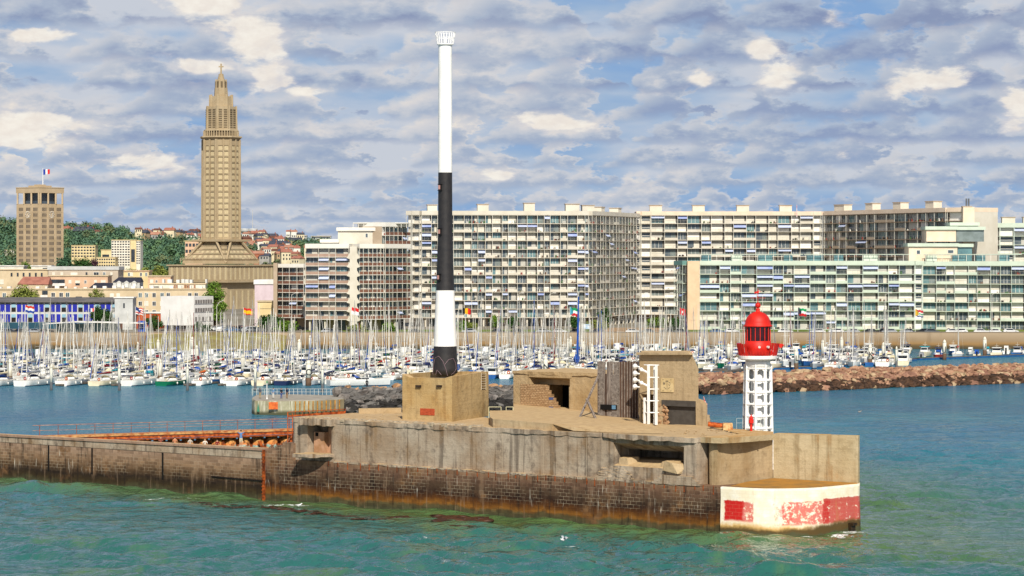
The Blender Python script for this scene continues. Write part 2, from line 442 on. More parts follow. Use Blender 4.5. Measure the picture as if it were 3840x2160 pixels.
M_CON3 = m_concrete('board_marked_concrete', base='#b89e76', pale='#c8b08a', dark='#816d50', ochre='#a57c42', streak=.3)
M_CON4 = m_concrete('lichen_concrete', base='#c4ae86', pale='#d0bd98', dark='#8f7a55', ochre='#b4762a', streak=.55, flat='#b07c34')

def brickvec(g, uv=False):
    if uv:
        c = g.n('TexCoord'); return c.outputs['UV']
    P = g.sep(g.coord('Object')); return g.comb(P[0], P[2])
def m_brick(name, uv=False, white=False):
    g = N(name); bv = brickvec(g, uv); P = g.sep(bv)
    b = g.n('TexBrick'); g.l(bv, b.inputs['Vector']); b.inputs['Scale'].default_value = 1.
    b.inputs['Brick Width'].default_value = .68; b.inputs['Row Height'].default_value = .34; b.inputs['Mortar Size'].default_value = .014
    b.inputs['Mortar Smooth'].default_value = .1; b.offset = .5
    b.inputs['Color1'].default_value = (.42, .38, .36, 1); b.inputs['Color2'].default_value = (1, 1, 1, 1); b.inputs['Mortar'].default_value = (.6, .6, .6, 1)
    v3 = g.comb(P[0], P[1]); 
    nb = g.noise(v3, .16, 4, .6); nm = g.noise(v3, .9, 5, .65); nf = g.noise(v3, 7., 4, .7)
    st = g.noise(g.comb(g.math('MULTIPLY', P[0], 1.5), g.math('MULTIPLY', P[1], .13)), 1., 5, .65, .1)
    st3 = g.noise(g.comb(g.math('MULTIPLY', P[0], 4.), g.math('MULTIPLY', P[1], .35)), 1., 4, .6)
    z = g.math('ADD', P[1], g.math('MULTIPLY', g.math('SUBTRACT', nb, .5), 1.6)); z = g.math('ADD', z, g.math('MULTIPLY', g.math('SUBTRACT', nm, .5), .8))
    zr = g.math('DIVIDE', z, 5.2)
    if not white:
        if name.startswith('jetty'):
            c = g.ramp(zr, [(0., srgb('#4b4a31')), (.12, srgb('#3d3018')), (.24, srgb('#2f2215')), (.38, srgb('#5f4830')), (.55, srgb('#947659')), (.80, srgb('#a88c74')), (1., srgb('#a58a78'))])
        else:
            c = g.ramp(zr, [(0., srgb('#4c4b32')), (.10, srgb('#5c5030')), (.15, srgb('#8a5a1e')), (.25, srgb('#60380f')), (.36, srgb('#3a2415')), (.5, srgb('#54402e')), (.66, srgb('#6f5340')), (.82, srgb('#8f6f54')), (1., srgb('#9a7c62'))])
        c = g.mix(g.math('MULTIPLY', g.step(st, .54, .66), .7), c, srgb('#241a12'))
        c = g.mix(g.math('MULTIPLY', g.step(st, .46, .36), .4), c, srgb('#9a8066'))
        c = g.mix(g.math('MULTIPLY', g.step(nb, .56, .66), g.step(nm, .4, .6)), c, srgb('#7b5a3a'))
        mort = g.step(b.outputs['Fac'], .3, .8)
        mm = g.math('MULTIPLY', mort, g.math('MULTIPLY', g.step(g.noise(v3, .33, 5, .7), .40, .6), g.step(P[1], 1.2, 1.9)))
        if name.startswith('jetty'): mm = g.math('MULTIPLY', mm, g.step(P[1], 3.9, 3.5))
        c = g.mix(.7, c, b.outputs['Color'], 'MULTIPLY')
        c = g.mix(g.math('MULTIPLY', mm, .8), c, srgb('#b3a388'))
        dr = g.math('MULTIPLY', g.step(st3, .60, .70), g.math('MULTIPLY', g.step(nb, .46, .58), g.step(P[1], .9, 1.8)))
        dr = g.math('MULTIPLY', dr, g.step(P[1], 4., 3.))
        c = g.mix(g.math('MULTIPLY', dr, .8), c, srgb('#d8cfbc'))
    else:
        c = g.mix(g.step(nm, .4, .7), srgb('#efe2c4'), srgb('#f6efdc'))
        def patch(x0, x1, z0, z1, k, hard=.35):
            jx = g.math('ADD', P[0], g.math('MULTIPLY', g.math('SUBTRACT', nm, .5), .8)); jz = g.math('ADD', P[1], g.math('MULTIPLY', g.math('SUBTRACT', nm, .5), .5))
            a = g.math('MULTIPLY', g.step(jx, x0-.1, x0+.1), g.step(jx, x1+.1, x1-.1))
            q = g.math('MULTIPLY', g.step(jz, z0-.15, z0+.15), g.step(jz, z1+.06, z1-.06))
            wear = g.step(g.noise(v3, 1.6, 7, .75), .62-k*.3, .36-k*.3+.1)
            return g.math('MULTIPLY', g.math('MULTIPLY', a, q), g.math('SUBTRACT', 1., wear) if False else g.step(g.noise(v3, 1.9, 7, .75), .55-k*.35, .65-k*.35))
        c = g.mix(patch(.42, 2.5, 1.25, 3.1, .8), c, srgb('#c4201c'))
        c = g.mix(g.math('MULTIPLY', patch(2.4, 3.5, 1.2, 3.0, .45), .85), c, srgb('#cf4540'))
        c = g.mix(g.math('MULTIPLY', patch(5.4, 7.2, 1.0, 3.0, .2), .7), c, srgb('#dd7670'))
        c = g.mix(g.math('MULTIPLY', patch(6.2, 11.4, .95, 3.05, .40), .85), c, srgb('#cf4a44'))
        c = g.mix(g.math('MULTIPLY', patch(10.4, 17.5, .9, 3.2, .6), .9), c, srgb('#bb2723'))
        sp = g.math('MULTIPLY', g.step(nf, .66, .76), g.step(nm, .45, .6)); c = g.mix(g.math('MULTIPLY', sp, .6), c, srgb('#6a5b45'))
        rows = g.math('MULTIPLY', g.step(b.outputs['Fac'], .3, .8), .22); c = g.mix(rows, c, srgb('#b9a684'))
        c = g.mix(g.math('MULTIPLY', g.step(st, .58, .7), .35), c, srgb('#b08a4c'))
        lo = g.step(z, 1.15, .55); c = g.mix(g.math('MULTIPLY', lo, .85), c, srgb('#cf9f45'))
        rt = g.step(P[0], 6., 11.); dk = g.math('MULTIPLY', g.step(g.math('ADD', z, g.math('MULTIPLY', rt, -.45)), .75, .3), .95)
        c = g.mix(dk, c, srgb('#4a3a1c'))
        c = g.mix(g.step(z, .35, .1), c, srgb('#4c4b32'))
    c = g.mix(.35, c, g.mix(nf, (.4, .4, .4), (1, 1, 1)), 'MULTIPLY')
    nn = g.bump(b.outputs['Fac'], -.5, .04); nn = g.bump(nf, .5, .04, nn); nn = g.bump(nm, .5, .08, nn)
    return g.fin(c, .82, nn, spec=.25)
M_BRK = m_brick('sea_stained_brick'); M_JET = m_brick('jetty_stained_masonry'); M_WHT = m_brick('white_painted_brick', uv=True, white=True)
M_RUST = pm('rusty_steel', '#a3501f', '#4e2411', 1.6, .85, 0, .2, .3, 9)
M_RUST2 = pm('bright_rust', '#c4622a', '#7d3516', 2.2, .8, 0, .2, .3, 12)
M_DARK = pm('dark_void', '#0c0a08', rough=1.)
M_WOOD = pm('grey_weathered_timber', '#8d8278', '#5d5149', 2.5, .9, bump=.4, stretch=(3, 3, .3))
M_WOOD2 = pm('brown_timber', '#5b4638', '#3b2c24', 2.5, .9, bump=.4, stretch=(4, 4, .3))
M_WHITE = pm('white_paint', '#f4f2ec', '#eae7df', .5, .45, spec=.4)
M_REDP = pm('red_paint', '#d4220f', '#bb1a0d', 1.1, .55, spec=.35)
M_BLACK = pm('black_paint', '#222021', '#2c2928', 2., .55, spec=.4)
M_STEEL = pm('grey_metal', '#8b8c8a', '#6f706e', 2., .5, .3)

def rough_slab(mb, poly, z0, z1, step=.5, jit=.12, rnd=RND):
    """slab whose plan edge is chipped"""
    out = []
    n = len(poly)
    for i in range(n):
        a = Vector(poly[i]); b = Vector(poly[(i+1) % n]); k = max(1, int((b-a).length/step))
        nr = Vector((-(b-a).y, (b-a).x)).normalized()
        for j in range(k):
            p = a.lerp(b, j/k); q = p+nr*rnd.uniform(-jit, jit); out.append((q.x, q.y))
    m = len(out); zt = [z1+rnd.uniform(-.05, .05) for _ in out]; zb = [z0+rnd.uniform(-.12, .06) for _ in out]
    mb.prism(out, zb, zt)

# ---- the jetty running left
jet = pier_thing('harbour_jetty', 'long stained masonry jetty running left from the concrete fort', 'jetty')
sJ = LS(992); sL = LS(1096); sE = LS(-900)
b = MB(); b.box(sE, sJ, 0, 2.2, -2, 4.15); b.build('sea_wall', M_JET, jet)
b = MB(); pts = []
b.hexa([(sE, -.05, 4.15), (sJ, -.05, 4.15), (sJ, 2.25, 4.15), (sE, 2.25, 4.15)], [(sE, -.05, 4.55), (sJ, -.05, 5.0), (sJ, 2.25, 5.0), (sE, 2.25, 4.55)]); b.build('concrete_band', M_CON, jet)
M_CAP = m_concrete('pinkish_coping', base='#a98a74', pale='#b79a84', dark='#7a604e', streak=.3, flat='#a98468')
b = MB(); b.hexa([(sE, -.17, 4.553), (sJ, -.17, 5.003), (sJ, .9, 5.003), (sE, .9, 4.553)], [(sE, -.17, 4.80), (sJ, -.17, 5.25), (sJ, .9, 5.25), (sE, .9, 4.80)]); b.build('coping', M_CAP, jet)
b = MB(); b.box(sE, sJ, 2.26, 4.2, -2, 3.95); b.build('walkway', M_CON, jet)
b = MB()
for u0, vv in ((182, 1690), (345, 1712), (610, 1725)):
    s, z = LW(u0, vv); b.box(s-.12, s+.12, -.03, .02, 1.2, 4.1)
s0, z0 = LW(795, 1787); s1, z1 = LW(985, 1803); b.tube((s0, -.08, z0), (s1, -.08, z1), .07); build_split(b, 'drain_pipe', M_DARK, jet)
s, z = LW(992, 1790); b = MB(); b.box(s-.11, s+.11, -.25, .0, -1, 5.1)
for k in range(14): b.box(s-.19, s+.19, -.30, -.2, .1+k*.36, .17+k*.36)
b.build('rusty_ladder', M_RUST, jet)

# ---- the fort
fort = pier_thing('sea_fort', 'massive stained concrete fort on a dark brick base at the pier end', 'fort')
# brick base
hd = [LU(2708, 265), LU(2786, 263.5), LU(2865, 262.6), LU(2958, 262.7), LU(3051, 263.5), LU(3137, 265.6), LU(3200, 267.6)]
hd += [LU(3222, 268.9)]
endw = [LC(32.7, 274), LC(32.2, 281), LC(29, 290), LC(22, 299), LC(10, 306), LC(-6, 320), LC(-8, 334), LC(-26, 340)]
plan = [(sJ, .0), (0, .0)]+[h for h in hd[1:]]+endw
b = MB()
b.quad((sJ, 0, -2), (0, 0, -2), (0, 0, 4.25), (sJ, 0, 4.25))
for i in range(len(endw)):
    p = endw[i-1] if i else hd[-1]; q = endw[i]; b.quad((*p, -2), (*q, -2), (*q, 4.25), (*p, 4.25))
b.add([(*p, 4.25) for p in plan], [tuple(range(len(plan)))])
# stepped masonry shoulder on the left
xs = [sJ, sJ+.9, sJ+1.8, sJ+2.7, sL+.2]; zs = [5.0, 5.3, 5.6, 5.9]
for i in range(4): b.box(xs[i], xs[i+1], -.02, 1.6, 4.25, zs[i]+.02*i)
b.build('brick_base', M_BRK, fort)
# white painted pierhead: curved, with arc-length UVs
hp = [(0, 0)]+hd[1:]+endw[:2]
def head_wall():
    fine = []
    for i in range(len(hp)-1):
        p0 = Vector(hp[max(i-1, 0)]); p1 = Vector(hp[i]); p2 = Vector(hp[i+1]); p3 = Vector(hp[min(i+2, len(hp)-1)])
        for k in range(6):
            t = k/6; q = .5*((2*p1)+(p2-p0)*t+(2*p0-5*p1+4*p2-p3)*t*t+(3*p1-p0-3*p2+p3)*t**3); fine.append(tuple(q))
    fine.append(hp[-1]); L = [0.]
    for i in range(1, len(fine)): L.append(L[-1]+(Vector(fine[i])-Vector(fine[i-1])).length)
    zs = [-2, 0, .5, 1, 1.6, 2.4, 3.3, 4.02, 4.27]; cen = Vector(LU(2960, 285)); vs = []; uv = []
    for i, p in enumerate(fine):
        o = (Vector(p)-cen).normalized()
        for z in zs:
            k = .03+.42*max(0, (4.2-z))/6.2+(.10 if z >= 4.02 else 0)
            vs.append((p[0]+o.x*k, p[1]+o.y*k, z)); uv.append((L[i], z))
    m = len(zs); fs = [(i*m+j, (i+1)*m+j, (i+1)*m+j+1, i*m+j+1) for i in range(len(fine)-1) for j in range(m-1)]
    # inner top rim
    n0 = len(vs)
    for i, p in enumerate(fine):
        o = (Vector(p)-cen).normalized(); vs.append((p[0]-o.x*.5, p[1]-o.y*.5, 4.27)); uv.append((L[i], 4.3))
    fs += [(i*m+m-1, (i+1)*m+m-1, n0+i+1, n0+i) for i in range(len(fine)-1)]
    me = bpy.data.meshes.new('white_pierhead'); me.from_pydata(vs, [], fs); ul = me.uv_layers.new(name='UVMap')
    for lp in me.loops: ul.data[lp.index].uv = uv[lp.vertex_index]
    me.materials.append(M_WHT); me.update(); me.polygons.foreach_set('use_smooth', [len(p.vertices) == 4 and abs(p.normal.z) < .6 for p in me.polygons]); o = bpy.data.objects.new('white_pierhead', me); COL.objects.link(o); o.parent = fort
head_wall()
b = MB(); s, y = LU(3195, 266.9); b.box(s-.45, s+.25, y-.55, y+.2, -.4, .75); b.box(s-.65, s+.45, y-.45, y+.2, .55, .8); b.build('drain_outlet', pm('wet_black_stone', '#20180f', '#3a2b18', 2, .5), fort)
# main concrete mass with the openings cut into it
sR = LS(2622); yF = .28
back = [LU(2662, 283), LU(2662, 305), LU(2400, 335), LU(1926, 332), LU(1924, 300), LU(1832, 301), LU(1700, 306), LU(1512, 311), LU(1296, 309), LU(1100, 302)]
sR = LS(2606); body = [(sL, yF), (sR, yF), (sR, 7.)]+back
b = MB(); b.prism(body, 4.252, 8.2)
main = b.build('concrete_wall', M_CON, fort)
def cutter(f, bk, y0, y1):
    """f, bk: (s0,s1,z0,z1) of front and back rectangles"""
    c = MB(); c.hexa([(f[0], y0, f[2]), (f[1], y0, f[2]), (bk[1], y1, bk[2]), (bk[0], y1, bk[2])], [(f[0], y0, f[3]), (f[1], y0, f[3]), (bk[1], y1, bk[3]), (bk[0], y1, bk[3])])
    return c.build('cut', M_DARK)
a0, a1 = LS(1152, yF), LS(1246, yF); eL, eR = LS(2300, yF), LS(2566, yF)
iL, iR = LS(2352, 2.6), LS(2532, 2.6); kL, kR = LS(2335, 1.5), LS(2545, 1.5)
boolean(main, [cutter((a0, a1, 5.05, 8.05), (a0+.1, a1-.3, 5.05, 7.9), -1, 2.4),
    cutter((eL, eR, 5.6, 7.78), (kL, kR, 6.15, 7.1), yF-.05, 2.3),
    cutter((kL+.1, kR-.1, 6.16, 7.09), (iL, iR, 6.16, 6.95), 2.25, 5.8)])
# chipped roof slab above it
top = [(sL-.1, .2), (LS(2250), .2), (eL-1., .08), (eL+2, -.22), (eR-1.5, -.2), (sR-.1, .1), (sR+.05, .4), (sR+.05, 7.)]+back
b = MB(); rough_slab(b, top, 8.22, 8.62, .7, .07); b.build('roof_slab', M_CON, fort)
# broken lip above the left alcove, its ledge and inner pier
b = MB(); rough_slab(b, [(a0-.5, -.55), (a1+.3, -.35), (a1+.6, 1), (a0-.6, 1)], 8.0, 8.66, .35, .14); b.build('broken_lip', M_CON, fort)
b = MB(); rough_slab(b, [(a0-.25, .3), (a0-.15, -1.75), (a0+1.1, -1.8), (a1-.4, -1.0), (a1+.25, .3)], 4.78, 5.06, .4, .06); b.build('ledge', M_CON, fort)
b = MB(); w = a1-a0; b.box(a0+.35, a0+.35+w*.42, .9, 1.5, 5.06, 7.2); b.box(a0+.35+w*.42, a1-.15, 1.5, 1.7, 5.06, 7.7); b.build('inner_pier', pm('pinkish_concrete', '#b89072', '#9c7450', .9, .9, bump=.4), fort)
b = MB(); b.box(a0+.6, a0+1.0, .86, .9, 6.75, 7.15); b.box(a1-1.1, a1-.7, 1.46, 1.5, 6.2, 6.6); build_split(b, 'hole', M_DARK, fort)
# embrasure trim: stepped ledges and tilted block
b = MB()
for k in range(4): b.box(LS(2478-k*12), LS(2596+k*10), -.02-.12*(3-k)*0-.02*k, yF+.02, 5.02-.21*k-.2, 5.02-.21*k)
build_split(b, 'broken_step', M_CON, fort)
b = MB()
rr = random.Random(3)
for k in range(9):
    q = k/9; x0, x1 = LS(2232+q*26+rr.uniform(-6, 6)), LS(2372-q*40+rr.uniform(-10, 10)); z = 4.34+k*.125
    rough_slab(b, [(x0, .02+.03*k), (x1, .02+.03*k), (x1, yF+.05), (x0, yF+.05)], z, z+.14, .35, .06, rr)
b.build('rubble_patch', M_CON, fort)
b = MB(); b.hexa([(eL+.35, .6, 5.6), (eL+1.6, .6, 5.6), (eL+2.0, 1.9, 5.8), (eL+.5, 1.9, 5.8)], [(eL+.4, .7, 6.35), (eL+1.3, .7, 6.35), (eL+1.8, 1.9, 6.45), (eL+.5, 1.9, 6.45)]); b.build('inner_step', M_CON2, fort)
b = MB(); b.hexa([(eR-3.2, .6, 5.6), (eR-1.2, .6, 5.6), (eR-1.2, 1.9, 5.8), (eR-3.0, 1.9, 5.8)], [(eR-2.9, .7, 6.2), (eR-1.2, .7, 6.2), (eR-1.2, 1.9, 6.35), (eR-2.8, 1.9, 6.35)]); b.build('inner_step', M_CON2, fort)
b = MB(); s = LS(2527, 0); b.hexa([(s-1.3, -.05, 5.45), (s+.5, -.1, 5.2), (s+1.0, .8, 5.3), (s-.9, 1.0, 5.5)], [(s-1.1, .05, 6.35), (s-.2, -.1, 6.2), (s+1.3, .8, 6.0), (s-.8, 1.0, 6.35)]); b.build('tilted_block', M_CON2, fort)
# rust stains of the reinforcing bars that stick out where concrete meets brick
b = MB(); rr = random.Random(8)
for k in range(40):
    s = LS(1235+k*37+rr.uniform(-6, 6)); b.box(s-.03, s+.03, -.05, .02, 3.75+rr.uniform(-.25, .1), 4.3)
build_split(b, 'rusty_bar', M_RUST, fort)
# line of the joint
b = MB()
for i in range(26):
    s0 = LS(1250+i*52); s1 = LS(1250+i*52+50); rough_slab(b, [(s0, -.03), (s1, -.03), (s1, yF+.02), (s0, yF+.02)], 4.2, 4.36, .5, .03, rr)
b.build('stone_ledge', M_CON, fort)
# rounded right block with its overhanging curved slab, then the plain parapet wall
f0 = LU(2622, 265.4); f1 = LU(2898, 272.)
cnr = []
for k in range(9):
    t = k/8; p0 = Vector((sR+.06, 2.6)); p1 = Vector((sR+.2, 1.1)); p2 = Vector(LU(2690, 267.0))
    q = p0.lerp(p1, t).lerp(p1.lerp(p2, t), t); cnr.append((q.x, q.y))
b = MB(); b.prism(cnr+[f1, LU(2898, 275.5), LU(2662, 283), (sR+.06, 7.)], 4.252, 8.16); b.build('rounded_block', M_CON3, fort)
arc = [LU(2600, 267.3), LU(2650, 266.6), LU(2700, 266.3), LU(2752, 266.5), LU(2810, 267.6), LU(2860, 269.3), LU(2900, 271.2), LU(2900, 275.6), LU(2662, 283.1), (sR+.07, 7.)]
b = MB(); b.prism([(sR+.07, .8), LU(2632, 267.4), LU(2665, 266.6), LU(2705, 266.1), LU(2755, 266.9), LU(2810, 268.3), LU(2860, 269.9), LU(2900, 271.3)]+arc[7:], 8.18, 8.70); b.build('curved_slab', M_CON4, fort)
b = MB(); p0 = Vector(LU(2900, 271.9)); p1 = Vector(LU(3218, 268.7)); nr = Vector((p0.y-p1.y, p1.x-p0.x)).normalized(); nr = nr if nr.y > 0 else -nr
mid = p0.lerp(p1, .635)
b.prism([p0, mid, mid+nr*1.5, p0+nr*1.5], 4.255, [8.72, 8.72, 8.72, 8.72]); b.prism([mid+(p1-p0).normalized()*.02, p1, p1+nr*.5, mid+(p1-p0).normalized()*.02+nr*.5], 4.255, 8.75)
b.build('parapet_wall', M_CON4, fort)
# sandy shelf between parapet and white pierhead
b = MB(); sh = [LU(2740, 265.6), LU(2865, 263.4), LU(2958, 263.5), LU(3051, 264.3), LU(3137, 266.4), LU(3212, 268.4), LU(3216, 268.6), LU(2900, 271.8), LU(2800, 269.2)]
b.prism(sh, 4.26, [4.3, 4.3, 4.3, 4.3, 4.3, 4.32, 4.34, 4.55, 4.4]); b.build('sandy_shelf', pm('ochre_sand', '#a9762c', '#8f6a34', .8, .95, bump=.3), fort)
# raised slab on the roof, tapering to the right
rs_ = [LY(1836, 3.5), LY(1848, .9), LY(1930, .6), LY(2071, .7), LY(2300, 3.6), LY(2480, 6.5), LU(2400, 300), LU(2240, 311), LU(1926, 315), LU(1925, 299.5), LU(1836, 299)]
b = MB(); b.prism(rs_, 8.6, [9.42, 9.42, 9.4, 9.25, 8.9, 8.75, 8.75, 8.9, 9.35, 9.45, 9.45]); b.build('raised_slab', M_CON2, fort)
b = MB(); b.add([(*LY(2071, .69), 9.22), (*LY(2150, .5), 8.70), (*LY(2300, .6), 8.69), (*LY(2490, 2.5), 8.69), (*LY(2480, 6.45), 8.75), (*LY(2300, 3.55), 8.9)], [(0, 1, 2), (0, 2, 5), (2, 3, 4, 5)]); b.build('sloping_apron', M_CON2, fort)
b = MB(); b.prism([LU(1345, 308), LU(1505, 309.5), LU(1505, 310.5), LU(1345, 309.2)], 8.6, 9.15); b.build('low_kerb', M_CON2, fort)
# scattered stones on the roof
b = MB(); rr = random.Random(21)
for k in range(170):
    u = rr.uniform(1150, 1500) if k < 60 else rr.uniform(2080, 2860); d = rr.uniform(284, 306) if k < 60 else rr.uniform(268.5, 279)
    if k >= 60 and d < 265.5*1.183/(1.183+(u-1920)/F)*1.0: d += 4
    s, y = LU(u, d); 
    if y < .6: continue
    q = rr.uniform(.03, .11); b.ball((s, y, 8.64+.3*q), q, 5, 4, .3, (1.3, 1.3, .6), rr)
b.build('loose_stones', M_CON2, fort, kind='stuff')

b = MB(); rr = random.Random(41)
for k in range(70):
    s_ = LS(rr.uniform(1105, 1800)); w_ = rr.uniform(.25, .9); d_ = rr.uniform(.2, .7); h_ = rr.uniform(.03, .16)
    y_ = .16+rr.uniform(-.03, .5); rough_slab(b, [(s_, y_), (s_+w_, y_), (s_+w_, y_+d_), (s_, y_+d_)], 8.5, 8.64+h_, .3, .07, rr)
b.build('crumbled_edge', pm('pale_broken_concrete', '#b9a98f', '#9a8a72', 2.5, .95, bump=.6), fort, kind='stuff')
b = MB()
for k in range(5):
    s_ = LS(1880+k*78+rr.uniform(-8, 8)); b.box(s_-.012, s_+.012, yF-.012, yF+.01, 4.4, 8.15)
build_split(b, 'casting_joint', pm('joint_pale', '#b5a68f'), fort)
# ---- concrete plinth that carries the tall mark
C0, C1, C2 = Vector(PT(1509, 0, 297)[:2]), Vector(PT(1695, 0, 293.6)[:2]), Vector(PT(1832, 0, 303.7)[:2]); C3 = C0+C2-C1
pl = thing('concrete_plinth', 'square tan concrete block under the black and white column', 'plinth', (C1.x, C1.y, 8.6))
loc = lambda p: (p.x-C1.x, p.y-C1.y)
M_PL = m_concrete('plinth_concrete', base='#c3a26c', pale='#d0b482', dark='#8b7350', ochre='#b07a30', streak=.42)
M_PL2 = M_PL
def ins(p, k): c = (C0+C2)/2; return p+(c-p).normalized()*k
b = MB(); o4 = [loc(C0), loc(C1), loc(C2), loc(C3)]
b.prism(o4, 0, 4.05); b.build('block', M_PL, pl)
cc = (C0+C2)/2
b = MB(); i4 = [loc(ins(p, .7)) for p in (C0, C1, C2, C3)]; zt = [4.72, 4.62, 4.72, 4.62]
fr_ = loc(C0.lerp(C1, .15)); fl_ = loc(C0.lerp(C1, .85)); fi_ = loc(ins(C0.lerp(C1, .15), .6)); fj_ = loc(ins(C0.lerp(C1, .85), .6))
b.prism([o4[0], fr_, fi_, i4[0]], 4.052, [4.72, 4.4, 4.4, 4.72]); b.prism([fr_, fl_, fj_, fi_], 4.052, 4.4); b.prism([fl_, o4[1], i4[1], fj_], 4.052, [4.4, 4.62, 4.62, 4.4])
for i in (1, 2, 3): j = (i+1) % 4; b.prism([o4[i], o4[j], i4[j], i4[i]], 4.052, [zt[i], zt[j], zt[j], zt[i]])
b.build('rim', M_PL, pl)
b = MB(); dirf = (C1-C0).normalized(); nf = Vector((dirf.y, -dirf.x))
def onf(u, v, k=.02, A=None, D=None):
    A = A or C0; D = D or dirf; q = (u-1920)/F
    # intersect ray with the vertical plane through A along D
    det = q*D.y-D.x; t = 0
    d = (A.x*D.y-A.y*D.x)/(q*D.y-D.x); return Vector((q*d, d)), PZ(v, d)
def plate(name, u0, u1, v0, v1, m, A, D, parent, base, th=.04, sub=0):
    pa, z1 = onf(u0, v0, 0, A, D); pb, z0 = onf(u1, v1, 0, A, D); n_ = Vector((D.y, -D.x)); n_ = n_ if n_.y < 0 else -n_
    z1 = onf((u0+u1)/2, v0, 0, A, D)[1]; z0 = onf((u0+u1)/2, v1, 0, A, D)[1]
    q = [pa+n_*th, pb+n_*th, pb, pa]; m_ = MB(); m_.prism([(p.x-base[0], p.y-base[1]) for p in q], z0-base[2], z1-base[2]); return m_.build(name, m, parent)
BP = (C1.x, C1.y, 8.6)
plate('brick_patch', 1576, 1630, 1532, 1557, pm('red_brick_patch', '#b4502e', '#8f3c22', 4, .9, bump=.6, stretch=(1, 1, 5)), C0, dirf, pl, BP)
for u in (1571, 1649): plate('iron_ring', u-9, u+9, 1444, 1452, pm('dark_iron', '#3a2c20', '#241a12', 4, .8), C0, dirf, pl, BP, .22)
D2 = (C2-C1).normalized()
b = MB(); pa, _ = onf(1816, 1400, 0, C1, D2); 
for k in range(7):
    for (ua, ub) in ((1805, 1822),):
        A_, zA = onf(ua, 1403+k*9, 0, C1, D2); B_, zB = onf(ub, 1403+k*9, 0, C1, D2); b.tube((A_.x-C1.x, A_.y-C1.y-.15, zA-8.6), (B_.x-C1.x, B_.y-C1.y-.15, zB-8.6), .035, n=4)
for ua in (1805, 1822):
    A_, zA = onf(ua, 1398, 0, C1, D2); _, zB = onf(ua, 1462, 0, C1, D2); b.tube((A_.x-C1.x, A_.y-C1.y-.15, zA-8.6), (A_.x-C1.x, A_.y-C1.y-.15, zB-8.6), .035, n=4)
b.build('rung_ladder', pm('pale_steel', '#c2b59c', rough=.6), pl)

# ---- the tall black and white mark
MD = 300.; mx_ = PX(1669.5, MD); mk = thing('banded_column', 'very tall slim harbour mark banded black and white with a cage on top', 'harbour mark', (mx_, MD, 13.0))
def mz(v): return PZ(v, MD)-13.0
def mr(px): return px/2*MD/F
prof = [(1410, 95), (1298, 87), (1200, 77.5), (1089, 69), (1000, 62), (900, 56), (850, 54), (647, 52.5), (169, 51)]
def rad(v):
    for (va, ra), (vb, rb) in zip(prof, prof[1:]):
        if vb <= v <= va: return mr(ra+(rb-ra)*(va-v)/(va-vb))
    return mr(51)
for (va, vb, m, nm) in ((1412, 1298, M_BLACK, 'black_band'), (1298, 1089, M_WHITE, 'white_band'), (1089, 647, M_BLACK, 'black_band'), (647, 169, M_WHITE, 'white_band')):
    b = MB(); b.smooth = True; K = 8; b.lathe([(rad(va+(vb-va)*k/K), mz(va+(vb-va)*k/K)) for k in range(K+1)], 40, close=False); b.build(nm, m, mk)
b = MB(); b.lathe([(mr(51), mz(169)), (mr(64), mz(168)), (mr(64), mz(165)), (0.01, mz(164))], 28); 
zc0, zc1 = mz(166), mz(121)
for k in range(22):
    t = 2*math.pi*k/22; b.tube((mr(59)*math.cos(t), mr(59)*math.sin(t), zc0), (mr(76)*math.cos(t), mr(76)*math.sin(t), zc1), .026, n=4)
for f_, r_ in ((1., 76), (.55, 68)):
    n = 22
    for k in range(n):
        t0, t1 = 2*math.pi*k/n, 2*math.pi*(k+1)/n; z = zc0+(zc1-zc0)*f_
        b.tube((mr(r_)*math.cos(t0), mr(r_)*math.sin(t0), z), (mr(r_)*math.cos(t1), mr(r_)*math.sin(t1), z), .03, n=4)
b.build('top_cage', M_WHITE, mk)
b = MB(); b.smooth = True; b.lathe([(mr(14), zc0), (mr(12), zc0+.4), (.02, zc0+.75)], 12); b.build('top_lamp', M_WHITE, mk)
for v in (703, 869, 1040):
    r_ = rad(v); a = R(228); x, y = r_*math.cos(a), r_*math.sin(a); b = MB(M=Matrix.Translation((x, y, mz(v))) @ Matrix.Rotation(a+R(90), 4, 'Z'))
    b.box(-.17, .17, -.16, .05, -.3, .3); b.box(-.24, .24, -.2, .05, .3, .36); b.box(-.24, .24, -.2, .05, -.36, -.3)
    o = b.build('lantern_box', pm('dark_box', '#1b1918', rough=.5), mk)
    b = MB(M=b.M); b.box(-.12, .12, -.19, -.155, -.2, .22); b.build('lamp_glass', pm('pinkish_lens', '#c9978b', rough=.3), o)
b = MB()
r_ = rad(1375)+.02
for (u0, pts_) in ((0, [(-78, 0), (-70, .9), (-52, 1.75), (-30, 1.95), (-8, 1.4), (6, .5), (12, -.1)]), (0, [(0, 1.1), (18, 1.6), (42, 1.7), (58, 1.2), (62, .6), (44, .2), (30, .05)]), (0, [(-48, 0), (-40, .5), (-28, .3), (-16, .0)])):
    q = [(r_*math.sin(R(a)), -r_*math.cos(R(a)), mz(1404)+z) for a, z in pts_]
    for p_, w_ in zip(q, q[1:]): b.tube(p_, w_, .018, n=4)
b.build('painted_scrawl', pm('faded_pink', '#9a7f86', rough=.6), mk)

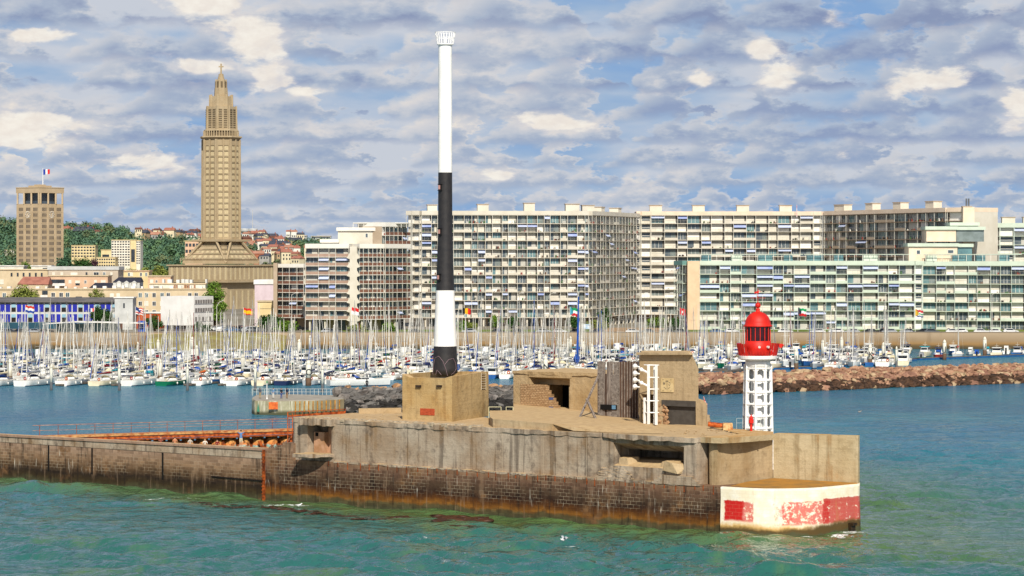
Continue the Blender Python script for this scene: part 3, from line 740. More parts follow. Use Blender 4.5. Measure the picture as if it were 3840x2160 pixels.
# ---- bunker with the dark doorway
def frame_box(mb, u0, u1, y0, y1, z0, z1): mb.box(LS(u0, y0), LS(u1, y0), y0, y1, z0, z1)
yB = LU(1925, 314.)[1]
bk = pier_thing('bunker', 'low tan bunker with a dark doorway and half broken brick infill', 'bunker')
M_BK = m_concrete('pebbly_concrete', base='#bd9f72', pale='#cfb48a', dark='#8f785a', ochre='#9a6f36', streak=.22, rub=1.6)
s0, s1 = LS(1925, yB), LS(2262, yB); b = MB(); b.box(s0, s1, yB, yB+9, 8.3, 12.72); w_ = b.build('wall', M_BK, bk)
dl, dr_, rl, rr_ = LS(1990, yB), LS(2134, yB), LS(1986, yB), LS(2139, yB)
zr0 = LW(2060, 1444, yB)[1]; zr1 = LW(2060, 1416, yB)[1]
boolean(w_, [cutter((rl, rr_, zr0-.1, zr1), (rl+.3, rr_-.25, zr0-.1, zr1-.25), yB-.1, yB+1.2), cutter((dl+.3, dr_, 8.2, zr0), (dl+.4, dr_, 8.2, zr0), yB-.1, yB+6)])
b = MB(); b.box(LS(2138, yB), LS(2152, yB), yB-.06, yB-.003, 8.6, zr1+.1); b.box(LS(1986, yB), LS(2145, yB), yB-.1, yB-.003, zr1, zr1+.42); b.build('door_surround', M_BK, bk)
b = MB(); x0 = LS(1950, yB); top_ = [(1988, 12.0), (2045, 12.0), (2052, 11.5), (2060, 11.0), (2070, 10.6), (2078, 10.2), (2086, 9.8), (2094, 9.4), (2102, 9.0)]
for i, (u, z) in enumerate(top_):
    u0 = 1952 if i == 0 else top_[i-1][0]; b.box(LS(u0, yB), LS(u, yB), yB-.05-.004*i, yB+.35, 8.3, min(z, zr0+.02))
M_RB = N('rough_brickwork'); 
def _rb(g):
    P = g.sep(g.coord('Object')); bv = g.comb(P[0], P[2]); t = g.n('TexBrick'); g.l(bv, t.inputs['Vector']); t.inputs['Scale'].default_value = 1.
    t.inputs['Brick Width'].default_value = .42; t.inputs['Row Height'].default_value = .19; t.inputs['Mortar Size'].default_value = .025
    t.inputs['Color1'].default_value = srgb('#a5835e'); t.inputs['Color2'].default_value = srgb('#bb9a74'); t.inputs['Mortar'].default_value = srgb('#7b6242')
    n_ = g.noise(g.coord('Object'), 3., 5, .7); c = g.mix(g.step(n_, .5, .7), t.outputs[0], srgb('#8c6c4c'))
    g.fin(c, .9, g.bump(g.noise(g.coord('Object'), 6., 4, .7), .8, .12, g.bump(t.outputs['Fac'], -.6, .05)), spec=.15); return g.m
M_RB = _rb(M_RB)
b.build('broken_brick_infill', M_RB, bk)
b = MB(); b.box(LS(2060, yB), LS(2076, yB), yB-.1, yB+.1, 10.0, 10.25); b.box(LS(2060, yB), LS(2076, yB), yB-.1, yB+.1, 9.0, 9.25); build_split(b, 'blue_painted_brick', pm('faded_blue', '#4a5a86', rough=.8), bk)
b = MB(); z = LW(1925, 1395, yB)[1]; rough_slab(b, [(s0-.05, yB-.12), (s1, yB-.12), (s1, yB+9), (s0-.05, yB+9)], 12.72, 13.0, .7, .05); b.build('roof', M_BK, bk)
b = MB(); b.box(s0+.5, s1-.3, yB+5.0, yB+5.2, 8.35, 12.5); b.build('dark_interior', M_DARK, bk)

# ---- railing between plinth and bunker
b = MB()
for (ua, ub) in ((1833, 1879), (1898, 1924)):
    for u in (ua, ub): x, y = PX(u, 300.4), 300.4; b.tube((x, y, 8.55), (x, y, 9.75), .04, n=5)
    for z in (9.75, 9.2): b.tube((PX(ua, 300.4), 300.4, z), (PX(ub, 300.4), 300.4, z), .035, n=5)
o = b.build('guard_rail', pm('cream_rail', '#d4cfa8', rough=.6)); tag(o, 'short cream guard rail between the concrete plinth and the low bunker', 'railing')

# ---- timber screen
yT = LU(2238, 299.2)[1]
ts = pier_thing('timber_screen', 'tall weathered grey timber screen propped beside the low bunker', 'timber screen')
t0, t1 = LS(2240, yT), LS(2322, yT); zt0, zt1 = 8.65, 14.55
for k in range(12):
    a = t0+(t1-t0)*k/12; dk = k in (4, 8); b = MB(); hh = zt1-(.0 if not dk else 1.3)+.05*math.sin(k*2.)
    b.box(a+.01, a+(t1-t0)/12-.01, yT+(.05 if dk else 0)+.02*(k % 3), yT+.18, zt0+(.0 if k < 10 else .1), hh); b.build('plank', M_WOOD2 if dk else M_WOOD, ts)
b = MB(); rr = random.Random(4)
for k in range(46):
    for (ua, ub) in ((2247, 2262), (2295, 2318)):
        z = zt0+.2+k*.125; b.box(LS(ua+rr.uniform(-2, 2), yT), LS(ub+rr.uniform(-2, 2), yT), yT-.06-rr.uniform(0, .05), yT-.003, z, z+.085)
build_split(b, 'cross_batten', pm('pale_batten', '#a0958a', '#7d7268', 3, .9), ts)
p0 = Vector((t1+.02, yT)); p1 = p0+Vector((1.9, .75)); 
for k in range(7):
    a = p0.lerp(p1, k/7+.008); c = p0.lerp(p1, (k+1)/7-.008); nn_ = Vector((-.36, .93)); b = MB()
    b.prism([a, c, c+nn_*.12, a+nn_*.12], 8.75, 14.6+.06*(k % 2)); b.build('plank', M_WOOD2, ts)
b = MB()
for k in range(8): a = p0.lerp(p1, k/7); b.box(a.x-.025, a.x+.025, a.y-.06, a.y-.005, 8.8, 14.6)
build_split(b, 'thin_batten', pm('pale_batten', '#a0958a'), ts)
b = MB(); b.prism([p1+Vector((.05, 0)), p1+Vector((.75, .1)), p1+Vector((.75, .3)), p1+Vector((.05, .2))], 8.7, 14.7); b.build('end_panel', M_WOOD, ts)
z0 = LW(2262, 1536, yT)[1]; b = MB(); b.box(LS(2254, yT), LS(2316, yT), yT-.14, yT-.11, z0, z0+.55); o = b.build('sight_slot', M_DARK, ts)
b = MB(); b.box(LS(2298, yT), LS(2312, yT), yT-.17, yT-.142, z0+.1, z0+.5); b.build('glass', pm('slot_glass', '#5f8aa8', rough=.15, spec=.6), ts)
b = MB(); q = LU(2168, 293.5); b.tube((*q, 8.7), (t0+.2, yT-.1, 13.0), .14, n=6); b.build('prop', M_WOOD, ts)
q = LU(2236, 292.5); r1 = LU(2200, 294.); b = MB(); b.tube((*q, 8.8), (*r1, 10.9), .14, n=6); b.build('prop', M_WOOD, ts)

# ---- tall bunker
yC = LU(2610, 286.5)[1]
tb = pier_thing('tall_bunker', 'tall tan concrete bunker with sloping right shoulder and a dark shutter', 'bunker')
def Z(u, v): return LW(u, v, yC)[1]
prof_ = [(2398, 8.4), (2398, Z(2403, 1345)), (2406, Z(2403, 1326)), (2594, Z(2594, 1326)), (2619, Z(2619, 1382)), (2619, Z(2619, 1503)), (2630, Z(2630, 1512)), (2652, Z(2652, 1519)), (2652, 8.4)]
b = MB(); n_ = len(prof_); P_ = [(LS(u, yC), z) for u, z in prof_]
b.add([(x_, yC, z_) for x_, z_ in P_]+[(x_-.78*7, yC+7, z_) for x_, z_ in P_], [(i, n_+i, n_+(i+1) % n_, (i+1) % n_) for i in range(n_)]+[tuple(range(n_)), tuple(range(2*n_-1, n_-1, -1))])
w_ = b.build('wall', M_CON3, tb)
sh0, sh1 = LS(2484, yC), LS(2609, yC); boolean(w_, [cutter((sh0, sh1, 8.3, Z(2550, 1502)), (sh0, sh1, 8.3, Z(2550, 1502)), yC-.3, yC+1.), cutter((LS(2398, yC)+.15, LS(2452, yC), 8.3, Z(2420, 1478)), (LS(2398, yC)+.5, LS(2440, yC), 8.3, Z(2420, 1478)), yC-.3, yC+2.5)])
b = MB(); b.xz([(LS(2400, yC)-.05, Z(2403, 1330)), (LS(2400, yC)-.05, Z(2403, 1321)), (LS(2592, yC), Z(2594, 1321)), (LS(2600, yC), Z(2600, 1330))], yC-.55, yC-.003); b.build('cornice', M_CON3, tb)
b = MB(); b.box(sh0+.02, sh1-.02, yC+.3, yC+.42, 8.45, Z(2550, 1525)); b.box(sh0-.1, sh1-.02, yC-.03, yC+.2, Z(2550, 1524), Z(2550, 1502)-.01); b.build('shutter', pm('dark_grey_shutter', '#4d4842', '#433e38', 2, .7, bump=.2), tb)
b = MB(); rr = random.Random(9)
for k in range(60): b.ball((LS(rr.uniform(2466, 2500), yC), yC-.02+rr.uniform(0, .2), 8.6+rr.uniform(0, 2.3)*(1-.3*rr.random())), rr.uniform(.1, .24), 6, 4, .35, (1, .6, .9), rr)
b.build('crumbled_edge', pm('crumbled_stone', '#b08c68', '#8c6a4c', 3, .9, bump=.8), tb)
b = MB(); b.box(LS(2479, yC), LS(2527, yC), yC-.08, yC-.02, Z(2500, 1470), Z(2500, 1418)); pq = b.build('plaque', pm('pale_stone_plaque', '#cdb688', '#bda474', 2, .8), tb)
b = MB(); zc = Z(2500, 1444); sc_ = (LS(2479, yC)+LS(2527, yC))/2
def curve_on(mb, pts, w=.018):
    for (a, c), (e, f_) in zip(pts, pts[1:]): mb.tube((sc_+a, yC-.09, zc+c), (sc_+e, yC-.09, zc+f_), w, n=4)
for pts_ in ([(-.15, .42), (.0, .45), (.15, .42), (.15, .36), (-.15, .36), (-.15, .42)], [(-.45, .3), (-.4, .0), (-.35, .3), (-.28, .05), (-.2, .28)], [(.2, .25), (.35, .3), (.42, .1), (.3, -.05), (.22, .1)], [(0, .3), (.02, -.2), (-.03, -.4)], [(-.4, -.2), (-.2, -.3), (-.1, -.42)], [(.4, -.2), (.2, -.3), (.08, -.42)], [(-.55, .55), (-.42, .55)], [(.42, .55), (.55, .55)], [(-.55, -.55), (-.42, -.55)], [(.42, -.55), (.55, -.55)]): curve_on(b, pts_)
b.build('carved_emblem', pm('emblem_ink', '#5f5a52', rough=.8), pq)
# ---- white signal frame with four horns
yS = LU(2440, 287.)[1]
sf = pier_thing('signal_frame', 'white steel ladder frame carrying four fog horns before the tall bunker', 'signal mast')
b = MB(); zt_ = LW(2440, 1369, yS)[1]; zm_ = LW(2440, 1492, yS)[1]
for u, y, za in ((2418, yS, 8.7), (2440, yS-.35, 8.7), (2461, yS, 8.7), (2444, yS+.5, 8.7)): b.box(LS(u, yS)-.1, LS(u, yS)+.1, y-.1, y+.1, za, zm_ if u == 2418 else zt_)
build_split(b, 'upright', M_WHITE, sf)
b = MB()
for v in (1369, 1415, 1459, 1503, 1547):
    z = LW(2440, v, yS)[1]; a, m_, c = LS(2416 if v > 1480 or v == 1369 else 2428, yS), LS(2440, yS), LS(2462, yS)
    b.tube((a, yS, z), (m_, yS-.35, z), .06, n=5); b.tube((m_, yS-.35, z), (c, yS, z), .06, n=5); b.tube((a, yS, z), (c, yS+.4, z), .05, n=5)
build_split(b, 'cross_bar', M_WHITE, sf)
for v in (1374, 1400, 1425, 1450):
    z = LW(2395, v, yS)[1]; x = LS(2398, yS); b = MB(); b.smooth = True
    M_ = Matrix.Translation((x, yS-.5, z)) @ Matrix.Rotation(R(-20), 4, 'Z') @ Matrix.Rotation(R(-90), 4, 'Y')
    b.M = M_; b.lathe([(.0, -.06), (.04, .0), (.06, -.3), (.13, -.05), (.22, .2), (.30, .32), (.33, .34)][::-1] if False else [(.07, -.55), (.07, -.3), (.12, -.1), (.2, .1), (.31, .25), (.27, .25), (.16, .1), (.05, -.1)], 14); b.build('horn', M_WHITE, sf)
b = MB()
for v in (1387, 1437): z = LW(2415, v, yS)[1]; b.tube((LS(2404, yS), yS-.45, z+.2), (LS(2438, yS), yS-.35, z-.25), .11, n=6); b.ball((LS(2416, yS), yS-.45, z+.05), .2, 8, 6)
b.build('horn_bracket', M_WHITE, sf)

# ---- lighthouse
LD = 287.; lx = PX(2842, LD); lh = thing('lighthouse', 'small lighthouse with white openwork tower and red domed lantern', 'lighthouse', (lx, LD, 4.25))
def lz(y): return PZ(1080+y/2.416, LD)-4.25
def lr(px): return px/2.416/2*LD/F
zt_ = lz(650); zb_ = 0.
def hr(z): return lr(240)+(lr(278)-lr(240))*(1-z/zt_)
lv = [lz(650+67*0)]; step_ = 44.8*LD/F; levels = [lz(725)-k*step_ for k in range(12)]; levels = [z for z in levels if z > .2]+[0.]
NS = 8; A0 = R(22.5+8)
def lhp(a, z, k=1.): r_ = hr(z)*k; return (r_*math.cos(a), r_*math.sin(a), z)
for si in range(NS):
    b = MB(); a0_, a1_ = A0+2*math.pi*si/NS, A0+2*math.pi*(si+1)/NS
    for (zt2, zb2) in zip(levels, levels[1:]):
        for K, flip in ((1., False), (.93, True)):
            P4 = [Vector(lhp(a0_, zb2, K)), Vector(lhp(a1_, zb2, K)), Vector(lhp(a1_, zt2, K)), Vector(lhp(a0_, zt2, K))]
            def bi(s_, t_): return tuple(P4[0].lerp(P4[1], s_).lerp(P4[3].lerp(P4[2], s_), t_))
            hole = [(.36, .10), (.64, .10), (.82, .24), (.82, .76), (.64, .90), (.36, .90), (.18, .76), (.18, .24)]
            outer = [(.36, 0), (.64, 0), (1, .24), (1, .76), (.64, 1), (.36, 1), (0, .76), (0, .24)]
            vs = [bi(*q) for q in hole]+[bi(*q) for q in outer]+[bi(0, 0), bi(1, 0), bi(1, 1), bi(0, 1)]
            fs = [(i, (i+1) % 8, 8+(i+1) % 8, 8+i) for i in range(8)]+[(9, 17, 10), (11, 18, 12), (13, 19, 14), (15, 16, 8)]
            if flip: rim_in = vs[:8]
            else: rim_out = vs[:8]
            b.add(vs, fs)
        b.add(rim_out+rim_in, [(i, (i+1) % 8, 8+(i+1) % 8, 8+i) for i in range(8)])
    b.build('openwork_panel', M_WHITE, lh)
b = MB()
for si in range(NS): a = A0+2*math.pi*si/NS; b.tube(lhp(a, 0, 1.01), lhp(a, lz(690), 1.01), .10, .09, 6)
build_split(b, 'rib', M_WHITE, lh)
b = MB()
for z in levels[:-1]:
    for si in range(NS): b.tube(lhp(A0+2*math.pi*si/NS, z, 1.02), lhp(A0+2*math.pi*(si+1)/NS, z, 1.02), .075, n=5)
b.build('ring_beams', M_WHITE, lh)
b = MB(); b.smooth = True; b.lathe([(.68, 0), (.62, zt_)], 20); b.lathe([(lr(228), lz(722)), (lr(228), lz(650))], 24); b.build('inner_shaft', M_WHITE, lh)
b = MB(); b.smooth = False; b.lathe([(lr(300), lz(652)), (lr(345), lz(640)), (lr(350), lz(618)), (lr(350), lz(612)), (.1, lz(612))], 32); b.build('gallery_floor', M_WHITE, lh)
b = MB(); b.smooth = True; b.lathe([(lr(236), lz(613)), (lr(236), lz(480)), (lr(225), lz(478))], 32); b.build('lantern_drum', M_REDP, lh)
b = MB(); b.lathe([(lr(222), lz(478)), (lr(222), lz(345))], 32); b.build('lantern_glass', pm('dark_red_glass', '#3a0605', '#240403', 1., .12, spec=.6), lh)
b = MB()
for k in range(16):
    t = 2*math.pi*k/16+.1; r_ = lr(228); b.box(0, 0, 0, 0, 0, 0) if False else b.tube((r_*math.cos(t), r_*math.sin(t), lz(480)), (r_*math.cos(t), r_*math.sin(t), lz(345)), .045, n=4)
build_split(b, 'glazing_bar', M_REDP, lh)
b = MB(); b.smooth = True; pr = [(lr(236), lz(352)), (lr(262), lz(347)), (lr(262), lz(341)), (lr(236), lz(332))]
for k in range(1, 9): t = k/9*math.pi/2; pr.append((lr(232)*math.cos(t)+.02, lz(332)+(lz(212)-lz(332))*math.sin(t)))
pr += [(lr(40), lz(210)), (lr(36), lz(196)), (lr(44), lz(190)), (lr(30), lz(184))]
b.lathe(pr, 32); b.build('dome', M_REDP, lh)
b = MB(); b.smooth = True; b.ball((0, 0, lz(158)), lr(52), 14, 10); b.lathe([(lr(18), lz(138)), (lr(5), lz(118)), (lr(4), lz(90))], 8); b.build('ball_finial', M_REDP, lh)
b = MB(); zz = lz(90); b.tube((0, 0, zz), (0, 0, lz(5)), .03, n=5); b.tube((-.75, 0, zz), (.75, 0, zz), .02, n=4); b.tube((0, -.75, zz), (0, .75, zz), .02, n=4)
b.xz([(-.35, lz(50)), (.1, lz(44)), (.1, lz(30)), (.4, lz(40)), (.1, lz(22)), (-.1, lz(30)), (-.35, lz(36))], -.02, .02)
b.build('weather_vane', M_REDP, lh)
b = MB(); n = 40
for k in range(n):
    t = 2*math.pi*k/n; t1_ = 2*math.pi*(k+1)/n; r0, r1_ = lr(345), lr(392); side = abs(math.cos(t)) > .62
    p_, q_ = (r0*math.cos(t), r0*math.sin(t), lz(612)), (r1_*math.cos(t), r1_*math.sin(t), lz(502))
    if side: b.quad(p_, (r0*math.cos(t1_-.02), r0*math.sin(t1_-.02), lz(612)), (r1_*math.cos(t1_-.02), r1_*math.sin(t1_-.02), lz(502)), q_)
    else: 
        k_ = lz(575); b.tube((r0*math.cos(t), r0*math.sin(t), lz(612)), (r0*1.02*math.cos(t), r0*1.02*math.sin(t), lz(565)), .02, n=4); b.tube((r0*1.02*math.cos(t), r0*1.02*math.sin(t), lz(565)), (r0*1.02*math.cos(t1_), r0*1.02*math.sin(t1_), lz(565)), .02, n=4)
b.build('gallery_rail', M_REDP, lh)
for u_, s_ in ((0, 0), (.8, .5)):
    b = MB(); r_ = lr(240) if not u_ else lr(270); t = R(-88) if not u_ else R(-50); b.tube((.9*r_*math.cos(t), .9*r_*math.sin(t), lz(532)), (1.03*r_*math.cos(t), 1.03*r_*math.sin(t), lz(532)), .13, n=10); b.build('porthole', pm('pale_lens', '#d9cfc8', '#b0a29a', 3, .3), lh)
b = MB(); b.box(lr(385), lr(440), -.15, .15, lz(540), lz(505)); b.tube((lr(440), 0, lz(515)), (lr(470), 0, lz(522)), .09, n=6); b.build('searchlight', M_REDP, lh)
# ---- small furniture round the lighthouse
x, y, z = PT(2817, 1619, 276.5); hp_ = thing('red_beacon_post', 'small red post with a pointed cap in front of the white lighthouse', 'post', (x, y, 8.6))
b = MB(); b.lathe([(.13, -.0), (.12, .85)], 12); b.build('pole', M_REDP, hp_)
b = MB(); b.lathe([(.25, .85), (.23, 1.2), (.17, 1.22), (.17, 1.32)], 12); b.build('lamp_housing', M_REDP, hp_)
b = MB(); b.lathe([(.22, 1.32), (.12, 1.5), (.04, 1.6), (.03, 1.7), (.01, 1.72)], 12); b.build('cap', M_REDP, hp_)
b = MB(); d = 279.5
for u in (2762, 2785): x = PX(u, d); b.tube((x, d, 8.2), (x, d, 9.75), .03, n=4)
for z in (9.75, 9.3): b.tube((PX(2762, d), d, z), (PX(2785, d), d, z), .025, n=4)
tag(b.build('thin_rail', pm('grey_rail', '#aab3b2', rough=.5)), 'thin grey rail just left of the white lighthouse', 'railing')
b = MB(); d = 277.6
for u in (2828, 2839, 2852, 2863, 2868): x = PX(u, d); b.tube((x, d, 8.55), (x, d, 9.85), .03, n=4)
for z in (9.85, 9.2): b.tube((PX(2826, d), d, z), (PX(2868, d), d, z), .025, n=4)
tag(b.build('steel_rail', pm('grey_rail', '#aab3b2', rough=.5)), 'grey steel rail at the foot of the lighthouse beside the red post', 'railing')
b = MB(); d = 282.; b.tube(PT(2655, 1590, d), PT(2714, 1597, d), .24, n=8); tag(b.build('rusty_pipe', M_RUST2), 'rusty pipe lying between the tall bunker and the rust streaked box', 'pipe')
b = MB(); p_ = PT(2712, 1613, 278); b.box(p_[0], p_[0]+.92, 278, 279, 8.62, 9.35); tag(b.build('rusty_box', pm('rust_streaked_cream', '#cdb07c', '#a8622c', 2.2, .8)), 'small cream box streaked with rust left of the lighthouse', 'box')
b = MB(); p_ = PT(2646, 1535, 291); b.box(p_[0]-.13, p_[0]+.17, 291, 291.3, 8.6, 10.6); b.ball((p_[0]-.05, 291.1, 10.7), .13, 6, 5); b.tube((p_[0]-.05, 291.1, 10.7), (p_[0]-.2, 291.1, 11.3), .07, .03); tag(b.build('striped_marker', pm('red_and_white', '#b8352a', '#d8c9bd', 5., .6)), 'little red and white marker post behind the right edge of the tall bunker', 'marker')

# ---- rusty sheet pile wall and footbridge
A_, B_ = Vector((-26.2, 343.)), Vector((-54.5, 328.9)); SW = thing('steel_pile_wall', 'rusty row of steel tube piles behind the jetty with painted bands', 'pile wall', (A_.x, A_.y, 0))
D_ = (B_-A_); LL = D_.length; D_.normalize(); rzs = math.atan2(D_.y, D_.x)
SW.rotation_euler = (0, 0, rzs)
g = N('painted_rusty_piles'); v = g.coord('Object'); P = g.sep(v); zz_ = g.math('ADD', P[2], g.math('MULTIPLY', g.math('SUBTRACT', g.noise(v, .8, 4, .6), .5), 1.1))
c = g.ramp(g.math('DIVIDE', zz_, 5.), [(0, srgb('#5b5a20')), (.36, srgb('#8f8a34')), (.46, srgb('#c07a34')), (.53, srgb('#c8803a')), (.57, srgb('#6f9c96')), (.62, srgb('#86a69c')), (.66, srgb('#cf7a38')), (.80, srgb('#c9a05c')), (1, srgb('#7b3a18'))])
c = g.mix(g.step(g.noise(v, 1.6, 5, .75), .42, .62), c, srgb('#5a3218')); M_PILE = g.fin(c, .8, g.bump(g.noise(v, 6, 4), .4, .05))
n = int(LL/1.75)
for k in range(n):
    b = MB(); b.smooth = True; b.lathe([(.72, -2), (.72, 4.2)], 14, ((k+.5)*1.75, 0, 0)); b.build('tube_pile', M_PILE, SW)
b = MB(); b.box(0, LL, -.1, .15, -2, 3.9); b.build('back_sheet', M_RUST, SW)
b = MB(); b.box(-.5, LL, .55, 1.0, 4.36, 4.62); b.box(-.5, LL, -.9, .45, 4.62, 4.72); b.build('rusty_beam', M_RUST2, SW)
b = MB(); b.box(-.5, LL, -.9, 1.1, 4.724, 4.95); b.build('walkway_deck', pm('rusty_cream_edge', '#c79a62', '#9c4d22', 1.6, .8), SW)
b = MB(); b.box(-.5, LL, .9, 1.15, 4.16, 4.32)
b.build('wale_beam', M_RUST, SW)
for k in range(1, 6):
    b = MB(); x = k*4.6; b.tube((x, 1.1, 3.6), (x-.6, 3.4, 1.2), .2, n=8); b.build('diagonal_strut', M_RUST, SW)
for k in range(19):
    b = MB(); x = k*2.2; 
    if x > LL: break
    b.tube((x, -.8, 4.9), (x, -.8, 6.1), .035, n=4); b.build('rail_post', M_RUST, SW)
b = MB()
for z in (6.1, 5.5): b.tube((-.4, -.8, z), (LL, -.8, z), .04 if z > 6 else .025, n=4)
b.tube((-.4, .9, 5.9), (LL*.8, .9, 5.9), .03, n=4); b.build('handrail', pm('rusty_cream_rail', '#b98e6c', '#8a4a2c', 2., .7), SW)
b = MB(); d = 303.5; x0, x1 = PX(1079, d), PX(1296, 309.5)
for k in range(9): t = k/8; b.tube((x0+(x1-x0)*t, d+6*t, 8.4), (x0+(x1-x0)*t, d+6*t, 9.05+.35*t*0), .03, n=4)
b.add([(x0, d, 8.55), (x1, d+6, 8.55), (x1, d+6, 8.85), (x0, d, 8.7)], [(0, 1, 2, 3)]); b.tube((x0, d, 9.05), (x1, d+6, 9.05), .04, n=4)
b.tube((x0, d, 9.05), (x0, d, 5.0), .06, n=5); b.tube((x0+.5, d, 8.9), (x0+.5, d, 5.0), .05, n=5)
for k in range(9): b.tube((x0, d, 5.3+k*.4), (x0+.5, d, 5.3+k*.4), .025, n=4)
tag(b.build('rusty_rail', M_RUST2), 'rusty rail and ladder on the back left edge of the fort roof', 'railing')
b = MB(); b.tube(PT(1040, 1680, 322), PT(1093, 1655, 316), .16, n=7); b.tube(PT(1075, 1690, 318), PT(1093, 1640, 316), .13, n=7)
tag(b.build('rusty_strut', M_RUST), 'pair of thick rusty struts leaning beside the left end of the fort', 'strut')

# ---- weed raft, birds
b = MB(); rr = random.Random(13)
for k in range(260):
    t = rr.random(); u = 700+1080*t; vv = 1883+(t*78)+rr.gauss(0, 3.5)-(10 if t < .3 else 0)*(1-t)+6*math.sin(t*14); d = DZ(vv, 0)-2.2
    x = PX(u, d); q = rr.uniform(.08, .3)*(.6+.9*t); b.ball((x, d, -.02+.1*rr.random()), q, 6, 4, .3, (2.4, .8, .22), rr)
for k in range(120):
    t = rr.random(); u = 1640+190*t; vv = 1945+rr.gauss(0, 5)+8*t; d = DZ(vv, 0)-1.5; b.ball((PX(u, d), d, .1), rr.uniform(.2, .5), 6, 4, .3, (1.8, .8, .35), rr)
o = b.build('floating_weed', pm('brown_weed', '#4a2a14', '#2c1a10', 1.5, .5)); tag(o, 'long brown strip of floating weed along the foot of the fort wall', 'seaweed', kind='stuff')
def gull(name, u, v, label, wings=False, col='#e9e9e6'):
    d = DZ(v, .2 if not wings else .8)-.0; x, y = PX(u, d), d; t = thing(name, label, 'seagull', (x, y, .3 if not wings else 1.0), R(20), 'seagulls over the water')
    b = MB(); b.smooth = True
    prof = [(-.36, .015, .10), (-.25, .07, .04), (-.08, .12, .0), (.08, .12, .02), (.17, .08, .09), (.22, .065, .16), (.28, .055, .17), (.33, .015, .16)]; n = 8; vs = []
    for px_, r_, z in prof:
        for i in range(n): a = 2*math.pi*i/n; vs.append((px_, r_*math.cos(a), z+r_*math.sin(a)))
    fs = [(k*n+i, k*n+(i+1) % n, (k+1)*n+(i+1) % n, (k+1)*n+i) for k in range(len(prof)-1) for i in range(n)]+[tuple(range(n)), tuple(range((len(prof)-1)*n, len(prof)*n))]
    b.add(vs, fs); b.build('body', pm('gull_'+col[1:], col, rough=.6), t)
    b = MB(); b.tube((.33, 0, .16), (.40, 0, .145), .018, .004, 5); b.build('beak', pm('beak_yellow', '#c99a2e'), t)
    for s_ in (-1, 1):
        b = MB()
        if wings: b.add([(.12, s_*.08, .05), (-.12, s_*.08, .05), (-.10, s_*.4, .28), (.08, s_*.42, .3), (-.12, s_*.8, .12), (-.02, s_*.78, .16)], [(0, 1, 2, 3), (3, 2, 4, 5)]); b.add([(.12, s_*.08, .08), (-.12, s_*.08, .07), (-.10, s_*.4, .31), (.08, s_*.42, .33), (-.12, s_*.8, .13), (-.02, s_*.78, .17)], [(0, 1, 2, 3), (3, 2, 4, 5)])
        else: b.hexa([(.08, s_*.09, -.02), (-.3, s_*.05, .06), (-.3, s_*.08, .06), (.08, s_*.13, -.02)], [(.08, s_*.09, .07), (-.32, s_*.05, .1), (-.32, s_*.08, .1), (.08, s_*.13, .07)])
        b.build('wing', pm('gull_grey', '#a7abae', rough=.6), t)
gull('seagull', 1122, 1899, 'white seagull floating by the foot of the wall below the alcove')
gull('seagull', 2115, 2033, 'white seagull flying low over green water in front of the fort', True)
gull('seagull', 3224, 1547, 'small brownish bird floating alone on the blue water right of the fort', False, '#8f7f6e')

